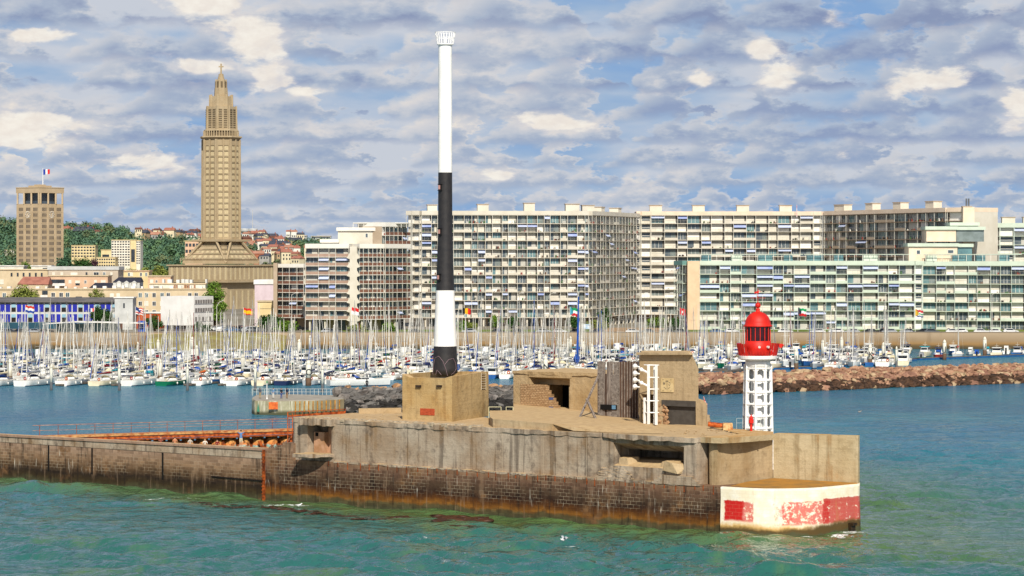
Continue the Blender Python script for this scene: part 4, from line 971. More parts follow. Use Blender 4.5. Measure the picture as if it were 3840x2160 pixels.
# ---- people
SK = pm('skin', '#c79a7c', rough=.6)
def person(x, y, z, rz, label, group, shirt, trousers, shoes='#2a2622', hair='#2b211b', pose='stand', height=1.74, bare_legs=False, hooded=False):
    t = thing('person', label, 'person', (x, y, z), rz, group); s = height/1.74
    J = {'pel': (0, 0, .95), 'sp': (0, -.01, 1.15), 'ch': (0, 0, 1.36), 'nk': (0, 0, 1.5), 'hd': (0, -.02, 1.6), 'ht': (0, -.01, 1.70)}
    Rr = {'pel': .15, 'sp': .135, 'ch': .15, 'nk': .06, 'hd': .085, 'ht': .07}
    E = [('pel', 'sp'), ('sp', 'ch'), ('ch', 'nk'), ('nk', 'hd'), ('hd', 'ht')]
    for sd, n_ in ((-1, 'l'), (1, 'r')):
        if pose == 'up': arm = [(sd*.19, 0, 1.43), (sd*.36, -.05, 1.55), (sd*.17, -.12, 1.72)]
        elif pose == 'lean': arm = [(sd*.19, 0, 1.42), (sd*.25, -.22, 1.2), (sd*.12, -.42, 1.28)]
        else: arm = [(sd*.19, 0, 1.43), (sd*.24, .03, 1.16), (sd*.2, -.12, .95)]
        leg = [(sd*.09, 0, .9), (sd*.1, -.02, .5), (sd*.11, .02, .09), (sd*.12, -.14, .04)]
        for nm, pts_, rad_, root in (('a', arm, (.062, .045, .032), 'ch'), ('g', leg, (.095, .062, .045, .04), 'pel')):
            pv = root
            for i, (p_, r_) in enumerate(zip(pts_, rad_)):
                k = nm+n_+str(i); J[k] = p_; Rr[k] = r_; E.append((pv, k)); pv = k
        w_ = Vector(arm[2]); dr = (w_-Vector(arm[1])).normalized(); sidev = dr.cross(Vector((0, 1, 0))).normalized()
        J['pm'+n_] = tuple(w_+dr*.07); Rr['pm'+n_] = .03; E.append(('a'+n_+'2', 'pm'+n_))
        for f_ in range(5):
            o_ = (f_-1.5)*.019; ln = (.05, .075, .082, .074, .055)[f_] if f_ < 5 else .05
            base_ = w_+dr*(.08 if f_ else .04)+sidev*(o_ if f_ else -.05); k = 'f'+n_+str(f_); J[k] = tuple(base_+dr*ln*.5+Vector((0, -.01, 0))); Rr[k] = .0095; E.append(('pm'+n_, k)); J[k+'t'] = tuple(base_+dr*ln+Vector((0, -.03, 0))); Rr[k+'t'] = .008; E.append((k, k+'t'))
    ks = list(J); me = bpy.data.meshes.new('body'); me.from_pydata([tuple(c*s for c in J[k]) for k in ks], [(ks.index(a), ks.index(c)) for a, c in E], [])
    o = bpy.data.objects.new('body', me); COL.objects.link(o); o.modifiers.new('skin', 'SKIN'); sv = me.skin_vertices[0].data
    for i, k in enumerate(ks): sv[i].radius = (Rr[k]*s*1.05, Rr[k]*s*(.8 if k in ('pel', 'sp', 'ch') else 1.)) if k not in ('pel', 'sp', 'ch') else (Rr[k]*s, Rr[k]*s*.75)
    sv[0].use_root = True; sb = o.modifiers.new('sub', 'SUBSURF'); sb.levels = sb.render_levels = 1
    dg = bpy.context.evaluated_depsgraph_get(); m2 = bpy.data.meshes.new_from_object(o.evaluated_get(dg)); o.modifiers.clear(); o.data = m2
    mats = [SK, pm('cloth'+shirt[1:], shirt, rough=.85), pm('cloth'+trousers[1:], trousers, rough=.85), pm('cloth'+shoes[1:], shoes, rough=.8), pm('cloth'+hair[1:], hair, rough=.9)]
    m2.materials.clear(); [m2.materials.append(m) for m in mats]
    for p_ in m2.polygons:
        c = p_.center/s; p_.use_smooth = True
        if c.z < .1: k = 3
        elif c.z < .93 and abs(c.x) < .19: k = 2 if (not bare_legs or c.z > .48) else 0
        elif pose == 'up' and (c.z > 1.49 and (abs(c.x) > .1 or c.y < -.09 or c.z > 1.715)): k = 1 if abs(c.x) > .27 and c.z < 1.58 else 0
        elif c.z > 1.49: k = 4 if (c.z > 1.63 and c.y > -.07) or (hooded) or c.y > .03 else 0
        elif pose != 'up' and (abs(c.x) > .14 and c.z < 1.06 or c.y < -.33): k = 0
        else: k = 1
        p_.material_index = k
    o.parent = t
    b = MB(); b.smooth = True; b.ball((0, .02*s, 1.655*s), .098*s, 10, 7, 0, (1, 1.08, .95)); b.build('hair', mats[4], t)
    b = MB(); b.ball((0, -.105*s, 1.6*s), .018*s, 5, 4); b.ball((-.09*s, 0, 1.6*s), .02*s, 5, 4); b.ball((.09*s, 0, 1.6*s), .02*s, 5, 4); b.build('nose_and_ears', SK, t)
    b = MB(); b.ball((-.035*s, -.095*s, 1.625*s), .012*s, 5, 4); b.ball((.035*s, -.095*s, 1.625*s), .012*s, 5, 4); b.box(-.025*s, .025*s, -.1*s, -.09*s, 1.562*s, 1.568*s); b.build('eyes_and_mouth', mats[4], t)
    return t
GP = 'people on the jetty'
s, y = LS(903, .5), .5; wx = OX+s*CT+y*ST; wy = OY-s*ST+y*CT
person(wx, wy, 5.2, R(8), 'person in blue shirt and beige shorts standing on the jetty, hands at face', GP, '#5d7fae', '#d8c8a6', '#e8e4da', pose='up', bare_legs=True, height=1.78)
for u, sh, hr_, lab in ((602, '#8a3a2c', '#6b4a2e', 'person with brown hair, leftmost of those leaning behind the jetty coping'), (655, '#c9855c', '#3d2a1e', 'person in orange top resting elbows on the jetty coping'), (712, '#b9b0a2', '#5a4634', 'person in pale top behind the jetty coping under the rusty beam'), (768, '#d8cfc0', '#a77f4f', 'fair haired person in cream top behind the jetty coping'), (814, '#7a1f1c', '#332219', 'person in dark red top behind the coping nearest the standing person')):
    s = LS(u, 2.9); wx, wy = OX+s*CT+2.9*ST, OY-s*ST+2.9*CT; person(wx, wy, 3.95, R(10), lab, GP, sh, '#3a3f4c', hair=hr_, pose='lean', height=1.68)
# ---------------- the marina ----------------
ORD = ['first', 'second', 'third', 'fourth', 'fifth', 'sixth', 'seventh', 'eighth', 'ninth', 'tenth', 'eleventh', 'twelfth', 'thirteenth', 'fourteenth', 'fifteenth', 'sixteenth', 'seventeenth', 'eighteenth', 'nineteenth', 'twentieth']
def ordw(i): return ORD[i] if i < 20 else ORD[i % 20]+' again'
def interp(pts, x):
    if x <= pts[0][0]: return pts[0][1]
    for (a, c), (e, f) in zip(pts, pts[1:]):
        if x <= e: return c+(f-c)*(x-a)/(e-a)
    return pts[-1][1]
DFR = [(0, 563), (1400, 566), (1480, 592), (1950, 597), (2400, 618), (2650, 626), (3100, 645), (3380, 668), (3480, 708), (3850, 728)]
def loft_hull(L, B, fb, tr=.78, nose=.03):
    """returns hull and deck builders; bow along +Y, waterline z=0"""
    secs = [0, .15, .35, .55, .75, .9, 1.]; hb = [tr, .92, 1., .95, .7, .36, nose]; h = MB(); dk = MB(); rows = []
    for t, w in zip(secs, hb):
        y = -L/2+L*t; s_ = fb*(.92+.25*t*t); w = w*B/2
        rows.append([(-w, y+.12*t, s_), (-w*.93, y, .16), (-w*.55, y-.05*t, -.35), (w*.55, y-.05*t, -.35), (w*.93, y, .16), (w, y+.12*t, s_)])
    vs = [p for r in rows for p in r]; m = 6; fs = []; 
    h.smooth = True
    for i in range(6):
        for j in range(5):
            h.cur = 1 if j in (1, 2, 3) else 0
            if i == 0 and j == 0: o = len(h.v); h.v += vs
            h.f.append((i*m+j, i*m+j+1, (i+1)*m+j+1, (i+1)*m+j)); h.mi.append(h.cur); h.sm.append(True)
    h.f.append((5, 4, 3, 2, 1, 0)); h.mi.append(0); h.sm.append(False)
    dk.add([(r[0][0]*.97, r[0][1], r[0][2]-.03) for r in rows]+[(r[5][0]*.97, r[5][1], r[5][2]-.03) for r in rows], [(i, m+1+i, m+2+i, i+1) for i in range(6)])
    return h, dk
HULLC = {'white': pm('gelcoat_white', '#e9e8e2', '#dcdad2', .6, .3, spec=.5), 'cream': pm('gelcoat_cream', '#e6d9b8', rough=.35), 'navy': pm('gelcoat_navy', '#1c2a4e', rough=.3, spec=.5), 'green': pm('gelcoat_green', '#0f6a4a', rough=.35), 'grey': pm('gelcoat_grey', '#a9b0b4', rough=.4), 'red': pm('gelcoat_red', '#9c2a22', rough=.4), 'blue': pm('gelcoat_blue', '#2c5f9c', rough=.35)}
ANTI = pm('antifouling_blue', '#2a4a78', '#1d3354', 1., .7); DECK = pm('deck_pale', '#d9d3c4', '#c2b8a2', 1.5, .7); WIN = pm('dark_boat_glass', '#1c242b', rough=.1, spec=.6)
MAST = pm('anodised_mast', '#dcd8cc', '#cbc6b9', .4, .45, 0.); MASTG = pm('weathered_mast', '#a5a298', '#8c897f', .4, .5); RIG = pm('rigging', '#b9b6ac', rough=.6); WOODT = pm('teak', '#8d6238', '#6e4726', 3., .7)
COVC = {'blue': pm('canvas_blue', '#1f4fa8', '#17407f', 1.5, .85), 'navy': pm('canvas_navy', '#1c2550', rough=.85), 'burgundy': pm('canvas_burgundy', '#7c1f28', rough=.85), 'green': pm('canvas_green', '#1d5a3e', rough=.85), 'cream': pm('canvas_cream', '#d8cba6', rough=.85), 'grey': pm('canvas_grey', '#8c8e92', rough=.85), 'white': pm('canvas_white', '#e2dfd6', rough=.8), 'turquoise': pm('canvas_turquoise', '#1f8f9c', rough=.8), 'orange': pm('canvas_orange', '#d5621f', rough=.8), 'red': pm('canvas_red', '#b3241e', rough=.8)}
def sailboat(name, L, B, fb, rich=True):
    t = thing(name, 'sailboat', 'sailboat', (0, 0, -50)); h, dk = loft_hull(L, B, fb)
    hl = h.build('hull', [HULLC['white'], ANTI], t); dk.build('deck', DECK, t)
    b = MB(); w = B*.3; z0 = fb*.95; z1 = z0+.5
    b.hexa([(-w*1.1, -L*.12, z0), (w*1.1, -L*.12, z0), (w*.5, L*.27, z0), (-w*.5, L*.27, z0)], [(-w*.95, -L*.11, z1), (w*.95, -L*.11, z1), (w*.35, L*.2, z1-.18), (-w*.35, L*.2, z1-.18)])
    b.box(-w*1.25, -w*1.0, -L*.42, -L*.12, z0, z0+.28); b.box(w*1.0, w*1.25, -L*.42, -L*.12, z0, z0+.28)
    cb = b.build('cabin', HULLC['white'], t)
    b = MB()
    for s_ in (-1, 1): b.add([(s_*(w*1.06+.0), -L*.08, z0+.15), (s_*(w*.72), L*.14, z0+.15), (s_*(w*.66), L*.14, z0+.34), (s_*(w*1.0), -L*.08, z0+.38)], [(0, 1, 2, 3)])
    build_split(b, 'side_window', WIN, cb)
    ht = L*1.2+.9; my = L*.08; b = MB(); b.tube((0, my, z0), (0, my-.1, ht), .085, .06, 6); ms = b.build('mast', MAST, t)
    b = MB()
    for k in ((.45, .72) if rich else (.5,)): z = z0+(ht-z0)*k; b.tube((-B*.27, my-.15, z), (B*.27, my-.15, z), .03, n=3)
    build_split(b, 'spreader', MAST, ms)
    b = MB(); r_ = .017
    b.tube((0, L*.49, fb*1.1), (0, my, ht*.95), r_, n=3); b.tube((0, -L*.49, fb), (0, my, ht), r_, n=3)
    for s_ in (-1, 1): b.tube((s_*B*.45, my-.3, fb), (s_*B*.27, my-.15, z0+(ht-z0)*.5), r_, n=3); b.tube((s_*B*.27, my-.15, z0+(ht-z0)*.5), (0, my, ht*.93), r_, n=3)
    b.build('rigging', RIG, t)
    b = MB(); b.tube((0, L*.47, fb*1.1+.3), (0, my+.35, ht*.88), .085, .035, 5); b.build('furled_jib', COVC['white'], t)
    b = MB(); zb = z0+1.35; y0, y1 = my-.1, my-L*.40; vs = []
    for k in range(6):
        q = k/5; y = y0+(y1-y0)*q; hh = (.42, .36, .3, .26, .2, .12)[k]; ww = (.2, .19, .16, .14, .12, .07)[k]
        for a in range(6): an = 2*math.pi*a/6; vs.append((ww*math.cos(an), y, zb+.05+hh*.5+hh*.6*math.sin(an)))
    b.add(vs, [(k*6+i, k*6+(i+1) % 6, (k+1)*6+(i+1) % 6, (k+1)*6+i) for k in range(5) for i in range(6)]+[tuple(range(6)), tuple(range(30, 36))]); b.build('sail_cover', COVC['blue'], t)
    b = MB(); b.tube((0, my, zb), (0, y1-.2, zb-.05), .06, n=5); b.build('boom', MAST, t)
    if rich:
        b = MB(); b.smooth = True; n = 6; a = [(w*1.05*math.cos(math.pi*k/n), -L*.10, z1-.05+.62*math.sin(math.pi*k/n)) for k in range(n+1)]; c = [(w*.95*math.cos(math.pi*k/n), -L*.01, z1-.08+.12*math.sin(math.pi*k/n)) for k in range(n+1)]
        b.add(a+c, [(i, i+1, n+2+i, n+1+i) for i in range(n)]); b.build('sprayhood', COVC['navy'], t)
        b = MB(); r_ = .022
        for s_ in (-1, 1):
            pr = None
            for k in range(7):
                tt = -.47+.94*k/6; bw = B/2*interp([(-.5, .78), (-.15, 1), (.1, .95), (.4, .36), (.5, .05)], tt); z = fb*(.92+.25*(tt+.5)**2); p_ = (s_*bw*.95, L*tt, z+.6); b.tube((s_*bw*.95, L*tt, z-.03), p_, r_, n=3)
                if pr: b.tube(pr, p_, .014, n=3)
                pr = p_
        b.tube((-B*.38, -L*.47, fb*.92+.6), (B*.38, -L*.47, fb*.92+.6), .02, n=3); 
        b.lathe([(.36, -.02), (.40, 0), (.36, .02)], 12, (0, 0, 0)) if False else None
        b.build('guard_rail', MAST, t)
        b = MB(); b.smooth = True; M_ = Matrix.Translation((B*.3, -L*.485, fb+.3)) @ Matrix.Rotation(R(90), 4, 'X'); b.M = M_; b.lathe([(.2, -.07), (.34, 0), (.2, .07), (.14, 0), (.2, -.07)], 12, close=False); b.build('life_buoy', COVC['orange'], t)
        b = MB(); b.smooth = True
        for y in (-L*.2, L*.05): b.ball((B*.5+.05, y, .55), .16, 6, 5, 0, (1, 1, 1.9)); b.ball((-B*.5-.05, y, .55), .16, 6, 5, 0, (1, 1, 1.9))
        build_split(b, 'fender', HULLC['white'], t)
    return t
def motorboat(name, L, B, fb, kind):
    t = thing(name, 'motorboat', 'motorboat', (0, 0, -50)); h, dk = loft_hull(L, B, fb, .92)
    h.build('hull', [HULLC['white'], ANTI], t); dk.build('deck', DECK, t); z0 = fb*.95; w = B*.36
    if kind == 'cruiser':
        b = MB(); b.hexa([(-w, -L*.22, z0), (w, -L*.22, z0), (w*.8, L*.26, z0), (-w*.8, L*.26, z0)], [(-w*.92, -L*.2, z0+1.35), (w*.92, -L*.2, z0+1.35), (w*.7, L*.10, z0+1.3), (-w*.7, L*.10, z0+1.3)]); cb = b.build('wheelhouse', HULLC['white'], t)
        b = MB(); z = z0+.62
        for s_ in (-1, 1): b.add([(s_*(w*.965+.012), -L*.18, z), (s_*(w*.82+.012), L*.14, z), (s_*(w*.78+.012), L*.09, z+.52), (s_*(w*.935+.012), -L*.18, z+.52)], [(0, 1, 2, 3)])
        b.add([(-w*.9, -L*.214, z), (w*.9, -L*.214, z), (w*.86, -L*.206, z+.52), (-w*.86, -L*.206, z+.52)], [(0, 1, 2, 3)]); b.add([(-w*.7, L*.192, z), (w*.7, L*.192, z), (w*.66, L*.128, z+.5), (-w*.66, L*.128, z+.5)], [(0, 1, 2, 3)])
        build_split(b, 'window', WIN, cb)
        b = MB(); b.box(-w*1.05, w*1.05, -L*.3, L*.13, z0+1.35, z0+1.45); b.build('hard_top', HULLC['white'], t)
        b = MB(); b.tube((0, -L*.1, z0+1.4), (0, -L*.13, z0+2.6), .04, .02, 4); b.tube((-.5, -L*.1, z0+1.9), (.5, -L*.1, z0+1.9), .03, n=4); b.build('radar_mast', MAST, t)
    else:
        b = MB(); b.hexa([(-w*.7, -L*.02, z0), (w*.7, -L*.02, z0), (w*.5, L*.3, z0), (-w*.5, L*.3, z0)], [(-w*.65, .0, z0+.55), (w*.65, .0, z0+.55), (w*.4, L*.25, z0+.35), (-w*.4, L*.25, z0+.35)]); b.build('cuddy', HULLC['white'], t)
        b = MB(); b.hexa([(-w*.72, -L*.3, z0), (w*.72, -L*.3, z0), (w*.7, L*.0, z0+.4), (-w*.7, 0, z0+.4)], [(-w*.7, -L*.28, z0+1.25), (w*.7, -L*.28, z0+1.25), (w*.62, -L*.02, z0+1.2), (-w*.62, -L*.02, z0+1.2)]); b.build('canvas_cover', COVC['blue'], t)
        b = MB(); b.box(-.22, .22, -L*.53, -L*.47, -.1, 1.35); b.ball((0, -L*.51, 1.35), .28, 6, 4, 0, (1, 1.2, .8)); b.build('outboard_motor', pm('outboard_black', '#1f2022', rough=.4), t)
        b = MB(); b.add([(-w*.62, L*.02, z0+.5), (w*.62, L*.02, z0+.5), (w*.5, -L*.03, z0+1.0), (-w*.5, -L*.03, z0+1.0)], [(0, 1, 2, 3)]); b.build('windscreen', WIN, t)
    b = MB(); r_ = .02
    for s_ in (-1, 1): b.tube((s_*B*.42, 0, fb), (s_*B*.42, 0, fb+.55), r_, n=3); b.tube((s_*B*.42, 0, fb+.55), (s_*B*.1, L*.48, fb*1.15+.55), r_, n=3); b.tube((s_*B*.1, L*.48, fb*1.1), (s_*B*.1, L*.48, fb*1.15+.55), r_, n=3)
    b.build('bow_rail', MAST, t)
    return t
PROTO = {'large': sailboat('sailboat', 12.2, 3.9, 1.25), 'medium': sailboat('sailboat', 10.2, 3.4, 1.1), 'small': sailboat('sailboat', 8.0, 2.8, .95), 'slim': sailboat('sailboat', 9.2, 2.9, .95, False), 'short': sailboat('sailboat', 7.2, 2.5, .85, False), 'cruiser': motorboat('motorboat', 8.6, 3.0, 1.15, 'cruiser'), 'cabin': motorboat('motorboat', 6.8, 2.5, .95, 'cruiser'), 'open': motorboat('motorboat', 5.8, 2.2, .8, 'open')}
TREES = {k: tree_of(v) for k, v in PROTO.items()}
SECT = [(235, 'below the blue panelled building'), (440, 'below the white canopied clubhouse'), (610, 'below the orange panelled hall'), (800, 'below the white blank cube'), (945, 'below the leafy poplar tree'), (1150, 'below the church nave'), (1330, 'below the brown balconied block'), (1520, 'left of the concrete plinth'), (1660, 'just left of the tall column'), (1850, 'just right of the tall column'), (2050, 'above the bunker doorway'), (2240, 'above the timber screen side'), (2450, 'above the tall bunker'), (2700, 'left of the lighthouse'), (2900, 'behind the lighthouse'), (3150, 'right of the lighthouse'), (3400, 'above the pink rubble breakwater'), (9999, 'by the far right edge')]
def sector(u):
    for a, n in SECT:
        if u < a: return n
USED = {}; first_used = set()
def place(kind, u, d, rz, hullc, cov, row, rr, mastc=None):
    pr = PROTO[kind]; x = PX(u, d); sail = kind in ('large', 'medium', 'small', 'slim', 'short'); kd = 'sailboat' if sail else 'motorboat'
    rown = ['front', 'second', 'third', 'fourth', 'fifth', 'sixth', 'seventh', 'eighth', 'ninth', 'tenth', 'eleventh', 'back'][min(row, 11)]
    sc = sector(u); key = (kd, rown, sc); i = USED.get(key, 0); USED[key] = i+1
    what = {'large': 'big sailboat', 'medium': 'sailboat', 'small': 'small sailboat', 'slim': 'slim sailboat', 'short': 'little sailboat', 'cruiser': 'cabin cruiser', 'cabin': 'small cabin motorboat', 'open': 'open motorboat'}[kind]
    lab = f"{hullc} {what} with {cov} {'sail cover' if sail else 'trim'}, {rown} row, {ordw(i)} {sc}"
    grp = 'sailboats moored in the marina' if sail else 'motorboats moored in the marina'
    if kind in first_used: root, objs = dup(pr, (x, d, 0), rz, lab, grp, 1., TREES[kind])
    else:
        first_used.add(kind); pr.location = (x, d, 0); pr.rotation_euler = (0, 0, rz); pr['label'] = lab; pr['group'] = grp; root = pr; objs = [pr]
        for c, sb in TREES[kind]: objs.append(c); objs += sb
    root.scale = (rr.uniform(.93, 1.06), rr.uniform(.95, 1.05), rr.uniform(.86, 1.12))
    for o in objs:
        n = o.name.split('.')[0]
        if n == 'hull' and hullc != 'white': own_mat(o, HULLC[hullc])
        elif n in ('sail_cover', 'canvas_cover'): own_mat(o, COVC[cov])
        elif n == 'sprayhood': own_mat(o, COVC[rr.choice(['navy', 'grey', 'blue', 'cream', cov])])
        elif n == 'furled_jib' and rr.random() < .16: own_mat(o, COVC[rr.choice(['blue', 'grey', cov])])
        elif n == 'life_buoy' and rr.random() < .4: own_mat(o, COVC[rr.choice(['red', 'cream'])])
        elif n == 'hard_top' and rr.random() < .3: own_mat(o, COVC[rr.choice(['navy', 'grey', 'turquoise'])])
        elif n in ('mast', 'boom', 'spreader') and rr.random() < .35: own_mat(o, MASTG)
        elif n == 'mast' and rr.random() < .09: own_mat(o, COVC[rr.choice(['grey', 'blue', 'burgundy'])] if mastc is None else mastc)
    return root
rr = random.Random(77)
def pick(l): return rr.choice(l)
COVW = ['blue']*5+['navy']*4+['grey']*3+['cream']*3+['burgundy']*2+['white']*3+['green', 'turquoise', 'red']
HUW = ['white']*20+['cream']*3+['navy']*2+['grey']*2+['blue', 'red', 'green']
# front pontoon, boat by boat as in the photograph (stern to the viewer)
for u, kd, hc, cv in ((20, 'large', 'white', 'cream'), (140, 'large', 'white', 'grey'), (270, 'medium', 'white', 'navy'), (405, 'medium', 'cream', 'burgundy'), (530, 'large', 'white', 'cream'), (655, 'medium', 'green', 'grey'), (765, 'small', 'white', 'orange'), (905, 'large', 'white', 'blue'), (1000, 'medium', 'cream', 'white'), (1080, 'medium', 'navy', 'navy'), (1185, 'small', 'grey', 'grey')):
    place(kd, u, interp(DFR, u)+5.5+rr.uniform(0, .6), R(-rr.uniform(14, 24)), hc, cv, 0, rr)
place('large', 1347, 566, R(-72), 'white', 'white', 0, rr)
for u, kd, hc, cv in ((1486, 'medium', 'white', 'navy'), (1975, 'medium', 'white', 'red'), (1850, 'cabin', 'blue', 'blue'), (1905, 'small', 'white', 'blue'), (3130, 'medium', 'white', 'grey'), (3315, 'large', 'white', 'navy'), (3385, 'cruiser', 'cream', 'cream')):
    place(kd, u, interp(DFR, u)+5, R(-rr.uniform(4, 18)), hc, cv, 0, rr)
n_s, n_m = 18, 2; extra = []
row = 1
for k in range(1, 13):
    off = 12.5*k+ (4 if k > 1 else 0)
    u = -60
    while u < 3900:
        d = interp(DFR, u)+off; lim = 770 if u > 620 else 735
        sp = rr.uniform(3.5, 5.4)*F/d
        if k > 6: sp *= 1.12
        if d > lim: u += sp; continue
        # gaps of open water between the pontoon groups
        hole = (abs(u-1430) < 35 and k < 4) or (u > 3420 and k > 2)
        if not hole:
            motor = rr.random() < (.16 if u < 2700 else .52 if u < 3400 else .92)
            if k > 8: motor = motor or rr.random() < .2
            hc, cv = pick(HUW), pick(COVW); rz = R(rr.choice([-16, -14, 164, 168])+rr.uniform(-5, 5))
            if motor:
                if n_m < 150: place(pick(['cruiser', 'cabin', 'open']) if u < 3400 else pick(['cruiser', 'cabin', 'open', 'open']), u, d, rz, hc, cv, k, rr); n_m += 1
                else: extra.append((u, d, rz, 0))
            else:
                if n_s < 298: place(pick(['large', 'medium', 'medium', 'small', 'slim', 'slim', 'short']) if k < 6 else pick(['medium', 'slim', 'slim', 'short']), u, d, rz, hc, cv, k, rr); n_s += 1
                else: extra.append((u, d, rz, 1))
        u += sp
print('boats', n_s, n_m, len(extra))
# the far mass of boats that can no longer be told apart
if extra:
    b = MB(); mats = [HULLC['white'], MAST, COVC['blue'], WIN, DECK]
    for (u, d, rz, s_) in extra:
        L = rr.uniform(7, 10); B = L*.33; b.M = Matrix.Translation((PX(u, d), d, 0)) @ Matrix.Rotation(rz, 4, 'Z')
        b.cur = 0; b.hexa([(-B*.35, -L/2, -.2), (B*.35, -L/2, -.2), (B*.1, L/2, -.2), (-B*.1, L/2, -.2)], [(-B*.45, -L/2, 1.), (B*.45, -L/2, 1.), (.05, L/2, 1.15), (-.05, L/2, 1.15)])
        b.box(-B*.28, B*.28, -L*.15, L*.2, 1.0, 1.5 if s_ else 2.3)
        if s_: b.cur = 1; b.tube((0, .3, 1.2), (0, .3, L*1.2+.9), .09, .06, 4); b.cur = rr.choice([0, 2, 2, 4]); b.box(-.15, .15, -L*.35, .2, 2.2, 2.65)
        else: b.cur = 3; b.box(-B*.29, B*.29, -L*.1, L*.12, 1.6, 2.05)
    o = b.build('moored_boats', mats); tag(o, 'dense mass of further boats in the back rows of the marina', 'boats', kind='stuff')

# pontoons
PBL = pm('pontoon_blue', '#1d5a8f', '#174670', 1., .6); PGR = pm('pontoon_grey', '#6c6358', '#4f4840', .8, .85)
def pontoon(u0, u1, off, label, blue=True, z=.5):
    d0, d1 = interp(DFR, u0)+off, interp(DFR, u1)+off; p = Vector((PX(u0, d0), d0, 0)); q = Vector((PX(u1, d1), d1, 0)); t = thing('pontoon', label, 'pontoon', tuple(p), math.atan2(q.y-p.y, q.x-p.x), 'floating pontoons of the marina'); L = (q-p).length
    b = MB(); b.box(0, L, 0, 2.4, z-.08, z); b.build('deck', PGR, t); b = MB(); n = max(1, int(L/6))
    for k in range(n): b.box(L*k/n+.05, L*(k+1)/n-.05, .02, 2.38, -.2, z-.09)
    build_split(b, 'float', PBL if blue else PGR, t)
for k, (u0, u1) in enumerate(((60, 1270), (1420, 1500), (1560, 2240), (2640, 2780), (2900, 3110), (3110, 3440), (3450, 3900))):
    pontoon(u0, u1, 13.5 if k == 0 else 9, f"long pontoon with {'blue' if k != 3 else 'grey'} floats, {ordw(k)} from the left along the front of the marina", k != 3)
for k in range(1, 6): pontoon(0, 3350, 13.5+25*k, f"inner pontoon between crowded boat rows, {ordw(k-1)} behind the front one", True)
for i, u in enumerate((232, 440, 712, 840, 1250, 1500, 2735)):
    d = interp(DFR, u)+1.5; t = thing('finger_pontoon', f"dark finger pontoon between front row boats, {sector(u)}", 'pontoon', (PX(u, d), d, 0), R(-20), 'finger pontoons')
    b = MB(); b.box(-.9, .9, -1, 11, .1, .42); b.build('deck', PGR, t); b = MB(); b.box(-.85, .85, -.9, 10.9, -.2, .095); b.build('float', pm('dark_float', '#2a2724'), t)

# mooring piles
PW = pm('pile_white', '#e6e1d0', '#d8d0ba', .5, .5); PB = pm('pile_brown', '#5f4a38', '#4a382a', 1., .8); PG = pm('pile_grey', '#55585a', rough=.7)
piles = [(36, 1346, 21, ''), (160, 1292, 14, ''), (192, 1365, 10, ''), (348, 1327, 13, ''), (447, 1366, 10, ''), (483, 1309, 8, ''), (598, 1344, 21, ''), (593, 1271, 12, ''), (517, 1281, 9, ''), (703, 1366, 10, ''), (721, 1262, 12, ''), (738, 1294, 14, ''), (911, 1327, 15, ''), (957, 1366, 10, ''), (1122, 1271, 14, ''), (1163, 1256, 11, ''), (1157, 1351, 20, 'O'), (1209, 1371, 10, ''), (1319, 1296, 13, ''), (1476, 1331, 17, ''), (1625, 1269, 10, ''), (2046, 1333, 17, 'N'), (2023, 1313, 13, ''), (2130, 1268, 12, ''), (2140, 1260, 10, ''), (2190, 1278, 13, ''), (2221, 1287, 11, ''), (2417, 1301, 12, ''), (2624, 1261, 10, ''), (2643, 1270, 11, ''), (2732, 1288, 14, ''), (2743, 1278, 12, ''), (2986, 1304, 16, 'L'), (3085, 1273, 13, ''), (3156, 1262, 13, ''), (3263, 1291, 15, 'K'), (3313, 1283, 13, ''), (3362, 1298, 9, ''), (3542, 1273, 14, 'J'), (3693, 1262, 14, 'I')]
PS = {}
for u, vt, w, let in piles:
    d = 20.5*F/(vt-V0); r_ = w*d/F/2; sc = sector(u); i = PS.get(sc, 0); PS[sc] = i+1
    lab = f"{'thick' if w > 15 else 'slim'} white capped mooring pile{' lettered '+let if let else ''}, {ordw(i)} {sc}"
    t = thing('mooring_pile', lab, 'mooring pile', (PX(u, d), d, 0), 0, 'white capped mooring piles')
    b = MB(); b.smooth = True; b.lathe([(r_, 1.5), (r_, 4.2), (r_*.8, 4.35)], 14); b.build('sleeve', PW, t)
    b = MB(); b.smooth = True; b.lathe([(r_*1.02, 4.2), (r_*.7, 4.65), (.03, 5.0)], 14); b.build('cap', PW, t)
    b = MB(); b.smooth = True; b.lathe([(r_*1.05, -1), (r_*1.05, 1.55)], 12); b.build('base', PB if w > 12 else PG, t)
    if let:
        cu = bpy.data.curves.new('letter', 'FONT'); cu.body = let; cu.size = 1.75; cu.align_x = 'CENTER'; cu.extrude = .01; o = bpy.data.objects.new('letter', cu); COL.objects.link(o); bpy.context.view_layer.update(); me_ = bpy.data.meshes.new_from_object(o.evaluated_get(bpy.context.evaluated_depsgraph_get())); bpy.data.objects.remove(o); o = bpy.data.objects.new('letter', me_); COL.objects.link(o); o.parent = t; me_.materials.clear(); me_.materials.append(pm('letter_black', '#17171a'))
        o.location = (.15, -r_-.04, 2.1); o.rotation_euler = (R(90), 0, 0)

